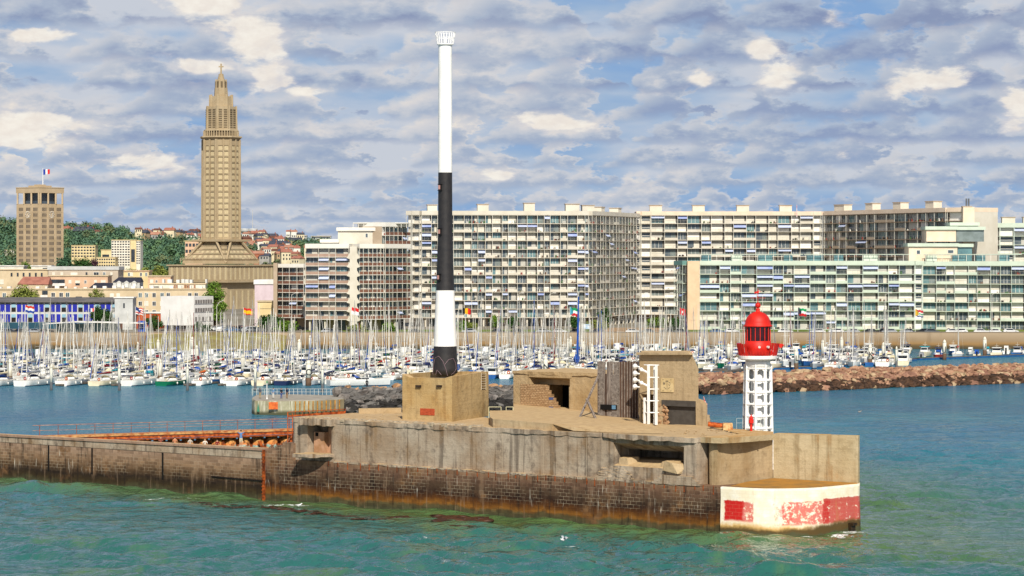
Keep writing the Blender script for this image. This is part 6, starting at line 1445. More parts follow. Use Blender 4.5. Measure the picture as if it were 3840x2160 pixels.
# blue panelled school
PBLU = pm('panel_blue', '#1b24a0', '#151c86', .5, .4, spec=.5); PCY = pm('panel_light_blue', '#8db4c4', '#7aa4b8', .5, .5); PTEAL = pm('teal_base', '#1f4f60', '#1a4252', .5, .6)
d = 862; S = d/F; u0 = -170; t = thing('blue_panelled_building', 'long two storey building clad in bright blue panels with grey roof', 'building', (PX(u0, d), d, GZ)); zz = lambda v: PZ(v, d)-GZ
b = MB(); b.box(0, (430-u0)*S, .2, 14, 0, zz(1130)); b.build('wall', M_LG, t)
b = MB(); b.hexa([(-.5, -.8, zz(1133)), ((430-u0)*S, -.8, zz(1133)), ((430-u0)*S, 14, zz(1126)), (-.5, 14, zz(1126))], [(-.5, -.8, zz(1130)), ((430-u0)*S, -.8, zz(1130)), ((430-u0)*S, 14, zz(1117)), (-.5, 14, zz(1117))]); b.build('roof', pm('grey_roof', '#6f6a66', '#5b5754', .3, .85), t)
b = MB(); b.box(0, (430-u0)*S, 0, .19, -.1, zz(1209)); b.build('teal_base', PTEAL, t)
k = 0; u = u0+2
while u < 425:
    lite = (round((u)/20.9) % 3) == 2
    for (va, vb) in ((1141, 1169), (1178, 1207)):
        x0, x1 = (u-u0)*S+.12, (u+18-u0)*S
        b = MB()
        if lite:
            b.box(x0, x1, .06, .19, zz((va+vb)/2-2), zz(va)); b.build('light_panel', PCY, t); b = MB(); b.box(x0, x1, .08, .19, zz(vb), zz((va+vb)/2-1)); b.build('window', pm('dark_brown_pane', '#2a2422', rough=.3), t)
        else: b.box(x0, x1, .05, .19, zz(vb), zz(va)); b.build('blue_panel', PBLU, t)
    b = MB(); b.box((u+1-u0)*S, (u+17-u0)*S, .06, .19, zz(1139), zz(1136.5)); b.build('window', WG, t)
    u += 20.9
# canopied club, block, hall, cube
d = 818; t = thing('clubhouse', 'low glazed clubhouse under a thin white wing shaped canopy', 'clubhouse', (PX(200, d), d, GZ)); S = d/F; zz = lambda v: PZ(v, d)-GZ
b = MB(); b.add([(PX(166, d)-PX(200, d), -3, zz(1216)), (6.5, -3.5, zz(1208)), (26, -3, zz(1213)), (26, 6, zz(1213)), (6.5, 6, zz(1208)), (PX(166, d)-PX(200, d), 6, zz(1216))]+[(PX(166, d)-PX(200, d), -3, zz(1214)), (6.5, -3.5, zz(1205)), (26, -3, zz(1210)), (26, 6, zz(1210)), (6.5, 6, zz(1205)), (PX(166, d)-PX(200, d), 6, zz(1214))], [(0, 1, 4, 5), (1, 2, 3, 4), (6, 7, 10, 11), (7, 8, 9, 10), (0, 1, 7, 6), (1, 2, 8, 7), (2, 3, 9, 8), (5, 0, 6, 11)]); b.build('canopy', M_FR, t)
b = MB(); b.box(1, 19, 0, 5, 0, zz(1214)); b.build('glass_wall', M_GF, t)
b = MB()
for k in range(15): b.box(1+k*1.27, 1.12+k*1.27, -.08, -.01, zz(1247), zz(1214))
build_split(b, 'mullion', M_FR, t)
b = MB(); b.box(0, 19.4, -4., -.2, -.3, zz(1247)); b.build('terrace', pm('pale_green_terrace', '#c6cfb8', '#b7c0a8', .3, .8), t)
b = MB(); b.box(-16, 19.6, -6.2, -4.1, -1.4, zz(1254)); b.build('terrace_edge', M_FR, t)
b = MB(); b.box(20, 22, 0, 2, 0, 3.4); tag(b.build('blue_container', pm('container_blue', '#2450a4', rough=.6)), 'bright blue box beside the clubhouse', 'container'); bpy.data.objects['blue_container'].location = (PX(255, 818), 817, GZ)
flat('block_tower', 'plain pale grey block with one slit window left of the orange hall', 430, 498, 1118, 852, GZ, [(462, 468, 1137, 1155, 'd')], mat=M_LG, depth=8, roof=M_FR)
flat('orange_hall', 'low hall clad in orange boards with dark windows', 458, 604, 1175, 866, GZ, [(462, 478, 1176, 1183, 'd'), (486, 519, 1176, 1183, 'd'), (461, 476, 1193, 1197, 'd'), (564, 582, 1193, 1198, 'd')], mat=pm('orange_cladding', '#b8562c', '#a34a26', .6, .8, stretch=(.2, 1, 6)), depth=9, roof=M_FR)
cx_, cd = PX(727, 832), 832.; t = thing('white_cube_building', 'big blank white cube on stilts with window bands on its right side', 'building', (cx_, cd, GZ)); zt_, zb_ = PZ(1112, cd)-GZ, PZ(1221, cd)-GZ
LA = Vector((PX(603, 838)-cx_, 6)); RA = Vector((PX(800, 842)-cx_, 10.)); RA2 = RA+LA
b = MB(); b.prism([LA, (0, 0), RA, RA2], zb_, zt_); b.build('wall', pm('cube_white', '#e3e0da', '#d8d5ce', .3, .8), t)
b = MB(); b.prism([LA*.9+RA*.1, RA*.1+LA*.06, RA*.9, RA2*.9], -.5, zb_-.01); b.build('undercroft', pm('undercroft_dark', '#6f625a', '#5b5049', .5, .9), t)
ra = RA.normalized(); rn = Vector((ra.y, -ra.x))
for (va, vb, n, q) in ((1123, 1137, 7, .8), (1154, 1168, 7, .8), (1187, 1202, 5, .5)):
    for k in range(n):
        a = RA*(.06+.9*k/n); c_ = a+RA*(.9/n*q); b = MB(); b.prism([a+rn*.06, c_+rn*.06, c_+rn*.01, a+rn*.01], PZ(vb+1, 836)-GZ, PZ(va+1, 836)-GZ); b.build('window', pm('cube_window', '#8b8580', '#6f6a68', .6, .4), t)
    b = MB(); b.prism([RA*.03+rn*.04, RA*.98+rn*.04, RA*.98+rn*.005, RA*.03+rn*.005], PZ(vb+5, 836)-GZ, PZ(vb+2.5, 836)-GZ); b.build('grey_band', pm('cube_band', '#8f8f90'), t)
flat('pink_hall', 'plain pale mauve hall between the church and the balconied block', 955, 1040, 1066, 900, GZ, [], mat=pm('pale_mauve', '#cdbcc0', '#c2b0b4', .4, .8), depth=20, roof=M_FR, parapet=1.4)
flat('cream_workshop', 'cream gabled workshop front below the mauve hall', 966, 1030, 1132, 880, GZ, [(975, 1020, 1157, 1158, 'd'), (978, 1018, 1187, 1191, 'd')], mat=M_YL, depth=10)
# hillside flats
def hflat(label, u0, u1, vt, vb, d, nx, ny, shade=None):
    wins = [(u0+(u1-u0)*(i+.12)/nx, u0+(u1-u0)*(i+.8)/nx, vt+(vb-vt)*(j+.35)/ny, vt+(vb-vt)*(j+.85)/ny, 'd') for j in range(ny) for i in range(nx)]
    flat('apartment_tower', label, u0, u1, vt, d, PZ(vb, d)-3, wins, mat=shade or M_YL, depth=14, roof=M_YL)
hflat('tall pale yellow apartment tower with balcony rows on the hillside', 418, 488, 901, 997, 1900, 7, 10, M_SH)
hflat('narrow yellow stair tower joined to the pale apartment tower', 489, 510, 901, 997, 1898, 1, 1)
hflat('slim balconied end of the pale apartment tower', 511, 526, 903, 990, 1899, 2, 10, M_SH)
hflat('pale yellow stepped flats left of the apartment tower', 268, 357, 921, 965, 2080, 8, 4)
hflat('blank yellow block between the two hillside flats', 379, 417, 938, 985, 1960, 1, 1)
hflat('low yellow flats with small windows below the apartment tower', 362, 432, 966, 1000, 1880, 8, 3)
hflat('white terraced flats partly hidden left of the town hall tower', 18, 52, 938, 980, 2200, 4, 5, M_SH)
hflat('pink brick flats just left of the church pyramid', 694, 760, 905, 975, 1500, 5, 3, M_PK)
# ---------------- town hall tower ----------------
d = 1800.; TH = thing('town_hall_tower', 'square tan tower with clocks, open top gallery and tricolour flag', 'tower', (PX(149, d), d, GZ)); S = d/F; zz = lambda v: PZ(v, d)-GZ
M_TH = pm('tower_tan', '#b8a486', '#ab9778', .15, .9, bump=.1)
lA = Vector((-99*S, 73*S*.75*1.0)); a_ = math.atan2(73, 99); s_ = 123*S; LA = Vector((-s_*math.cos(a_), s_*math.sin(a_))); RA = Vector((s_*math.sin(a_), s_*math.cos(a_)))
C4 = [Vector((0, 0)), RA, LA+RA, LA]
b = MB(); b.prism(C4, -2, zz(764)); b.build('shaft', M_TH, TH)
b = MB(); b.prism([c*1.0+(c-(LA+RA)/2)*.03 for c in C4], zz(723)-.0, zz(703)); b.prism([c*1.0+(c-(LA+RA)/2)*.05 for c in C4], zz(704), zz(701)); b.build('top_slab', M_TH, TH)
ce = (LA+RA)/2; b = MB(); b.prism([ce+(c-ce)*.62 for c in C4], zz(764), zz(723)); b.build('gallery_core', pm('gallery_glass', '#3a4450', '#55606a', .3, .2, spec=.5), TH)
b = MB()
for (A, B_) in ((C4[0], C4[3]), (C4[0], C4[1]), (C4[1], C4[2]), (C4[3], C4[2])):
    for q in (0, .36, .68, 1.) if True else ():
        p = A.lerp(B_, min(max(q, .04), .96)); w = 1.0; b.box(p.x-w/2, p.x+w/2, p.y-w/2, p.y+w/2, zz(764.02), zz(723.02))
build_split(b, 'gallery_column', M_TH, TH)
b = MB(); b.prism([ce+(c-ce)*.5 for c in C4], zz(701), zz(694)); b.prism([ce+(c-ce)*.25 for c in C4], zz(694), zz(690)); b.build('roof_hut', M_TH, TH)
b = MB(); q = ce+RA*.12; b.tube((q.x, q.y, zz(696)), (q.x, q.y, zz(628)), .3, .15, 6); b.build('flagpole', HULLC['white'], TH)
b = MB(); mats = [pm('flag_blue', '#2440a0'), pm('flag_white', '#f0eeea'), pm('flag_red', '#cf2a2e')]
for k in range(12):
    b.cur = k//4; x0, x1 = q.x+.2+k*.35, q.x+.2+(k+1)*.35; f_ = lambda k_: .5*math.sin(k_*.8); b.add([(x0, q.y+f_(k), zz(653)+.05*k), (x1, q.y+f_(k+1), zz(653)+.05*(k+1)), (x1, q.y+f_(k+1), zz(632)), (x0, q.y+f_(k), zz(632))], [(0, 1, 2, 3)])
b.build('flag', mats, TH)
for fi, (A, B_, w0) in enumerate(((C4[3], C4[0], 99), (C4[0], C4[1], 73))):
    D_ = (B_-A).normalized(); nn = Vector((D_.y, -D_.x)); L = (B_-A).length
    for row_ in range(11):
        vt = 781+row_*21.4
        for col_ in range(3):
            if row_ == 1 and col_ == 1: continue
            b = MB(); c0 = L*(.10+.31*col_); ww = L*.2
            for q4 in range(4):
                p = A+D_*(c0+ww*q4/4); p2 = A+D_*(c0+ww*(q4+.6)/4); b.prism([p+nn*.06, p2+nn*.06, p2+nn*.01, p+nn*.01], zz(vt+10), zz(vt-3))
            b.build('window', pm('tower_window', '#574f4a', '#47403c', .3, .4), TH)
        b = MB(); p = A+D_*L*.03; p2 = A+D_*L*.97; b.prism([p+nn*.12, p2+nn*.12, p2+nn*.005, p+nn*.005], zz(vt+14), zz(vt+11.5)); b.build('string_course', M_TH, TH)
    b = MB(); c_ = A+D_*L*.5+nn*.35; zc = zz(804)
    for k in range(12):
        t_ = math.pi*k/6; p = c_+D_*math.sin(t_)*1.55; p2 = c_+D_*math.sin(t_)*2.15; b.tube((p.x, p.y, zc+1.55*math.cos(t_)), (p2.x, p2.y, zc+2.15*math.cos(t_)), .22, n=4)
    for t_, l_ in ((.9, 1.2), (2.7, 1.6)): p2 = c_+D_*math.sin(t_)*l_; b.tube((c_.x, c_.y, zc), (p2.x, p2.y, zc+l_*math.cos(t_)), .16, n=4)
    b.build('clock', M_FR, TH)
    for q in (.0, .34, .66, 1.): b = MB(); p = A+D_*L*min(max(q, .03), .97); w = .5; b.prism([p-D_*w+nn*.3, p+D_*w+nn*.3, p+D_*w+nn*.001, p-D_*w+nn*.001], -2, zz(765)); b.build('pilaster', M_TH, TH)
# ---------------- church ----------------
d = 1200.; CH = thing('church', 'tall tan concrete church with lantern tower, stepped pyramid base and square body', 'church', (PX(829, d), d, GZ)); S = d/F; zz = lambda v: PZ(v, d)-GZ
M_CH = m_concrete('church_concrete', base='#b5a180', pale='#beac8c', dark='#a08d6c', ochre='#ad9566', streak=.12, flat='#b5a07a'); M_CL = pm('claustra_pale', '#c9b996', '#a8966f', 6., .8); M_CD = pm('claustra_dark', '#6b5d48', rough=.9)
FA = R(-90+13)          # direction of the face turned a little to the right
def octa(R_, z0, z1, R1=None, off=0): 
    R1 = R1 or R_; pts = [(math.cos(FA+R(22.5)+R(45)*k+off), math.sin(FA+R(22.5)+R(45)*k+off)) for k in range(8)]; return [(p[0]*R_, p[1]*R_) for p in pts], [(p[0]*R1, p[1]*R1) for p in pts]
def oprism(b, pr0, v0, pr1, v1, K=8, off=0):
    a, c = octa(pr0*S, 0, 0, pr1*S); b.hexa if 0 else None
    vs = [(*p, zz(v0)) for p in a]+[(*p, zz(v1)) for p in c]; n = 8; b.add(vs, [(i, (i+1) % n, n+(i+1) % n, n+i) for i in range(n)]+[tuple(range(n-1, -1, -1)), tuple(range(n, 2*n))])
b = MB(); oprism(b, 72, 900, 71, 523); b.build('shaft', M_CH, CH)
for k in range(8):
    a = FA+R(22.5)+R(45)*k; b = MB(); r_ = 72.3*S; b.box(0, 0, 0, 0, 0, 0) if False else b.tube((r_*math.cos(a), r_*math.sin(a), zz(900)), (r_*.985*math.cos(a), r_*.985*math.sin(a), zz(524)), .62, .58, 6); b.build('rib', M_CH, CH)
b = MB()
cnt = 0
for k, halfs in ((0, (-1, 1)), (-1, (-1, 1)), (1, (-1, 1))):
    a = FA+R(45)*k; nn = Vector((math.cos(a), math.sin(a))); tt = Vector((-nn.y, nn.x)); ap = 72*S*math.cos(R(22.5)); sw = 2*72*S*math.sin(R(22.5))
    for row_ in range(16):
        v0 = 548+row_*21.7; b = MB(); 
        for h_ in halfs:
            c_ = nn*(ap+.03)+tt*(h_*sw*.20); w = sw*.13; b.cur = 0; b.prism([c_-tt*w+nn*.04, c_+tt*w+nn*.04, c_+tt*w-nn*.2, c_-tt*w-nn*.2], zz(v0+17), zz(v0+2)); b.cur = 1; b.prism([c_-tt*w*1.1+nn*.10, c_+tt*w*1.1+nn*.10, c_+tt*w*1.1-nn*.1, c_-tt*w*1.1-nn*.1], zz(v0+1.6), zz(v0-.8))
        b.build('claustra_panel', [M_CL, M_CD], CH)
    b = MB(); c_ = nn*(ap+.0); b.prism([c_-tt*.32+nn*.45, c_+tt*.32+nn*.45, c_+tt*.32, c_-tt*.32], zz(898), zz(524)); b.build('mullion', M_CH, CH)
b = MB(); oprism(b, 74, 523, 81, 517); oprism(b, 82, 516.9, 80, 512); b.build('cornice', M_CH, CH)
b = MB(); oprism(b, 62, 512, 62, 492); b.build('belt_gallery', M_CD, CH); b = MB(); oprism(b, 68, 492, 66, 487); b.build('belt_cornice', M_CH, CH)
b = MB()
for k in range(40): a = 2*math.pi*k/40; r_ = 65*S; b.tube((r_*math.cos(a), r_*math.sin(a), zz(512)), (r_*math.cos(a), r_*math.sin(a), zz(492)), .28, n=4)
build_split(b, 'small_column', M_CH, CH)
b = MB(); oprism(b, 60, 487, 58, 401); b.build('belfry', M_CH, CH)
for k in range(-2, 3):
    a = FA+R(45)*k; nn = Vector((math.cos(a), math.sin(a))); tt = Vector((-nn.y, nn.x)); ap = 59.5*S*math.cos(R(22.5)); sw = 59.5*S*math.sin(R(22.5))
    for h_ in (-1, 1):
        b = MB(); c_ = nn*(ap+.02)+tt*(h_*sw*.42)
        for row_ in range(9): v0 = 476-row_*8.2; w = sw*.28; b.prism([c_-tt*w+nn*.12, c_+tt*w+nn*.12, c_+tt*w-nn*.1, c_-tt*w-nn*.1], zz(v0+4.6), zz(v0+.8))
        b.build('louvre', M_CD, CH)
    b = MB(); a2 = a+R(22.5); b.tube((60*S*math.cos(a2), 60*S*math.sin(a2), zz(487)), (58*S*math.cos(a2), 58*S*math.sin(a2), zz(399)), .5, n=5); b.build('rib', M_CH, CH)
b = MB(); oprism(b, 45, 401, 43, 362); b.build('upper_stage', M_CH, CH)
for k in range(8):
    a = FA+R(45)*k+R(22.5); b = MB(); r_ = 42*S; b.tube((r_*math.cos(a), r_*math.sin(a), zz(404)), (r_*math.cos(a), r_*math.sin(a), zz(356)), .75, .6, 4); b.build('buttress', M_CH, CH)
b = MB(); oprism(b, 27, 362, 25, 330); oprism(b, 22, 330, 20, 300); b.build('lantern', M_CH, CH)
for k in range(8):
    a = FA+R(45)*k+R(22.5); b = MB(); r_ = 21.5*S; b.tube((r_*math.cos(a), r_*math.sin(a), zz(362)), (r_*.93*math.cos(a), r_*.93*math.sin(a), zz(298)), .35, .3, 4); b.build('rib', M_CH, CH)
    a = FA+R(45)*k; b = MB(); nn = Vector((math.cos(a), math.sin(a))); tt = Vector((-nn.y, nn.x)); c_ = nn*(20.3*S); b.prism([c_-tt*.4+nn*.25, c_+tt*.4+nn*.25, c_+tt*.4-nn*.2, c_-tt*.4-nn*.2], zz(352), zz(306)); b.build('slit_window', M_CD, CH)
b = MB(); oprism(b, 14, 300, 12, 290); oprism(b, 11, 290, 9, 277); b.build('spire_top', M_CH, CH)
b = MB(); b.box(-.32, .32, -.32, .32, zz(278), zz(239)); b.box(-1.0, 1.0, -.3, .3, zz(252), zz(248)); b.build('cross', M_CH, CH)
# square parts turned with the left face towards -32 degrees
rot = R(32); ux = Vector((math.cos(rot), -math.sin(rot))); uy = Vector((math.sin(rot), math.cos(rot)))
def sq(hs): return [ux*hs*a+uy*hs*c for a, c in ((-1, -1), (1, -1), (1, 1), (-1, 1))]
def tier(b, h0, v0, h1, v1):
    a, c = sq(h0*S), sq(h1*S); b.add([(p.x, p.y, zz(v0)) for p in a]+[(p.x, p.y, zz(v1)) for p in c], [(i, (i+1) % 4, 4+(i+1) % 4, 4+i) for i in range(4)]+[(3, 2, 1, 0), (4, 5, 6, 7)])
hs_ = [(103, 989, 100, 971), (97, 970, 86, 952), (84, 951, 75, 935), (73, 934, 65, 920), (63, 919, 57, 907)]
for h0, v0, h1, v1 in hs_:
    b = MB(); tier(b, h0, v0, h1, v1); b.build('pyramid_tier', M_CH, CH)
    b = MB(); tier(b, h1+3.5, v1+2.2, h1+3.5, v1); b.build('ledge', M_CH, CH)
for si, (A_, sgn) in enumerate(((0, 1), (1, 1))):
    for k, (h0, v0, h1, v1) in enumerate(hs_[1:3]):
        p, q = sq(h0*S)[A_], sq(h0*S)[(A_+1) % 4]; p1, q1 = sq(h1*S)[A_], sq(h1*S)[(A_+1) % 4]
        nn = (Vector((0, 0))-(p+q)/2).normalized()*-1
        for c0 in range(7):
            t0, t1 = (c0+.2)/7, (c0+.72)/7; lo0, lo1, hi0, hi1 = p.lerp(q, t0), p.lerp(q, t1), p1.lerp(q1, t0), p1.lerp(q1, t1); e = nn*.06
            lo0_, hi0_ = lo0.lerp(hi0, .2), lo0.lerp(hi0, .7); lo1_, hi1_ = lo1.lerp(hi1, .2), lo1.lerp(hi1, .7); za, zb_ = zz(v0+(v1-v0)*.2), zz(v0+(v1-v0)*.7)
            b = MB(); b.add([(*(lo0_+e), za), (*(lo1_+e), za), (*(hi1_+e), zb_), (*(hi0_+e), zb_)], [(0, 1, 2, 3)]); b.build('claustra_band', M_CL, CH)
b = MB(); tier(b, 78, 906, 78, 898); b.build('tower_plate', M_CH, CH); b = MB(); tier(b, 62, 908, 70, 905.9); b.build('shadow_gap', M_CH, CH)
fc = sq(100*S)[0]*0; corner = ux*0
ang = [FA+R(22.5)+R(45)*k for k in range(8)]
for a, tgt in ((ang[7], sq(101*S)[1]), (ang[0], sq(101*S)[1]), (ang[6], sq(101*S)[0]), (ang[1], sq(101*S)[2])):
    b = MB(); p = Vector((74*S*math.cos(a), 74*S*math.sin(a))); b.tube((p.x, p.y, zz(900)), (tgt.x, tgt.y, zz(986)), .6, .5, 5); b.build('raking_strut', M_CH, CH)
b = MB(); p = Vector((70*S*math.cos(ang[7]), 70*S*math.sin(ang[7]))); q = Vector((70*S*math.cos(ang[0]), 70*S*math.sin(ang[0]))); r_ = sq(100*S)[1]; b.add([(p.x, p.y, zz(905)), (q.x, q.y, zz(905)), (r_.x, r_.y, zz(982))], [(0, 1, 2)]); b.build('dark_triangle', pm('dark_glazing', '#57504a', '#484240', .5, .5), CH)
hb = 139.
b = MB(); tier(b, hb, 1052, hb, 997); b.build('body', M_CH, CH); b = MB(); tier(b, hb+6, 996.9, hb+6, 992); b.build('body_cornice', M_CH, CH); b = MB(); tier(b, hb+4, 1058, hb+4, 1052.1); b.build('lower_cornice', M_CH, CH)
b = MB(); tier(b, hb-14, 1245, hb-14, 1058.1); b.build('lower_wall', M_CH, CH)
for A_ in (0, 1):
    p, q = sq(hb*S)[A_], sq(hb*S)[A_+1]; D_ = (q-p).normalized(); nn = Vector((D_.y, -D_.x)); L = (q-p).length; n = 11 if A_ == 0 else 10
    for k in range(n):
        c_ = p+D_*L*(k+.62)/n; b = MB(); w = L/n*.17; b.prism([c_-D_*w+nn*.1, c_+D_*w+nn*.1, c_+D_*w, c_-D_*w], zz(1048), zz(1000)); b.build('claustra_strip', M_CL, CH)
        c_ = p+D_*L*(k+.15)/n; b = MB(); w = L/n*.09; b.prism([c_-D_*w+nn*.14, c_+D_*w+nn*.14, c_+D_*w, c_-D_*w], zz(1052), zz(997)); b.build('fin', M_CH, CH)
    p, q = sq((hb-14)*S)[A_], sq((hb-14)*S)[A_+1]; L = (q-p).length
    for k in range(7):
        c_ = p+D_*L*(k+.6)/7; b = MB(); w = L/7*.12; b.prism([c_-D_*w+nn*.08, c_+D_*w+nn*.08, c_+D_*w, c_-D_*w], zz(1235), zz(1088)); b.build('claustra_strip', M_CL, CH)
b = MB(); p = sq(108*S)[0]; b.tube((p.x, p.y, zz(985)), (p.x, p.y, zz(968)), .15, n=4); b.tube((p.x+3.3, p.y, zz(975)), (p.x+3.3, p.y, zz(968)), .15, n=4); b.tube((p.x, p.y, zz(968)), (p.x+3.3, p.y, zz(968)), .15, n=4); b.tube((p.x, p.y, zz(975)), (p.x+3.3, p.y, zz(975)), .12, n=4); b.build('access_platform', M_CH, CH)
# water towers and antenna on the ridge
for i, (u, lab) in enumerate(((917, 'left grey water tower on the ridge, half behind the church'), (949, 'right grey water tower on the ridge with a tall aerial'))):
    dd = 2640; s_ = dd/F; t = thing('water_tower', lab, 'water tower', (PX(u, dd), dd, PZ(893, dd)), 0, 'water towers on the ridge'); z_ = lambda v: PZ(v, dd)-PZ(893, dd)
    b = MB(); b.lathe([(11*s_, -3), (11*s_, z_(874)), (15*s_, z_(869))], 20); b.build('stem', M_LG, t); b = MB(); b.lathe([(15*s_, z_(870)), (17.5*s_, z_(866)), (17.5*s_, z_(858)), (15*s_, z_(857)), (.1, z_(856))], 24); b.build('tank', M_LG, t)
    if i: b = MB(); b.tube((-2*s_, 0, z_(857)), (-2*s_, 0, z_(787)), .3, .2, 4); b.build('aerial', RIG, t)
flat('long_ridge_building', 'long low dark windowed building on the ridge above the red roofs', 1092, 1150, 884, 2640, 38, [(1094, 1148, 886, 890, 'd')], mat=M_LG, depth=10)
flat('long_ridge_building', 'second long low building on the ridge, further right', 1166, 1240, 886, 2640, 38, [(1168, 1238, 888, 892, 'd')], mat=M_LG, depth=10)
flat('terrace_row', 'row of cream houses with blue slate roofs below the water towers', 985, 1130, 904, 2560, 22, grid(range(990, 1128, 9), 4, [908], 5, 'd'), mat=M_YL, depth=8, roof=ROOFC[1], parapet=3.2)
# ---------------- big balconied apartment blocks ----------------
CC = {'cream': pm('flat_cream', '#d0c9b9', '#c5bdab', .2, .85), 'white': pm('flat_white', '#dedacf', '#d4cfc2', .2, .8), 'green': pm('flat_pale_green', '#c4cfbd', '#b9c4b1', .2, .8), 'brown': pm('flat_brown_grey', '#b5a38c', '#a8957d', .2, .85), 'pinkish': pm('flat_pinkish', '#e3ceb5', '#d9c2a8', .3, .85), 'dpink': pm('balcony_pink', '#a98e7c', '#987e6d', .4, .85)}
G_ = [pm('glass_teal', '#668a8c', '#547378', .4, .12, spec=.7), pm('glass_dark', '#46525a', '#566166', .5, .12, spec=.7), pm('glass_grey', '#7c8684', '#69736f', .5, .2, spec=.6)]
SHU = [pm('shutter_cream', '#d8d2c2', '#cdc6b5', .5, .8), pm('shutter_grey', '#c0bdb3', '#b2afa5', .5, .8), pm('shutter_white', '#eeebe2', '#e6e2d8', .5, .8)]
STR = pm('dark_partition', '#5d5a55', '#4f4c48', .5, .7); RL = pm('rail_grey', '#a7a49a', rough=.5); POSTM = pm('post_pale', '#dedaca', rough=.6); POSTG = pm('post_green', '#cfdccf', rough=.6)
g = N('striped_awning'); v = g.coord('Object'); P = g.sep(v); q = g.math('SINE', g.math('MULTIPLY', P[0], 22.)); AWN = g.fin(g.mix(g.step(q, -.3, .3), srgb('#7f93c4'), srgb('#dfe2ea')), .8)
AWN2 = pm('plain_blue_awning', '#8f9dc9', '#a7b1d2', .5, .8); TURQ = pm('turquoise_blind', '#1f93c4', '#2aa0d0', .5, .7)
CL = [pm('clutter_red', '#8f3c30'), pm('clutter_white', '#dcd8cc'), pm('clutter_green', '#3f6a34'), pm('clutter_brown', '#6a4a34'), pm('clutter_dark', '#33312e')]
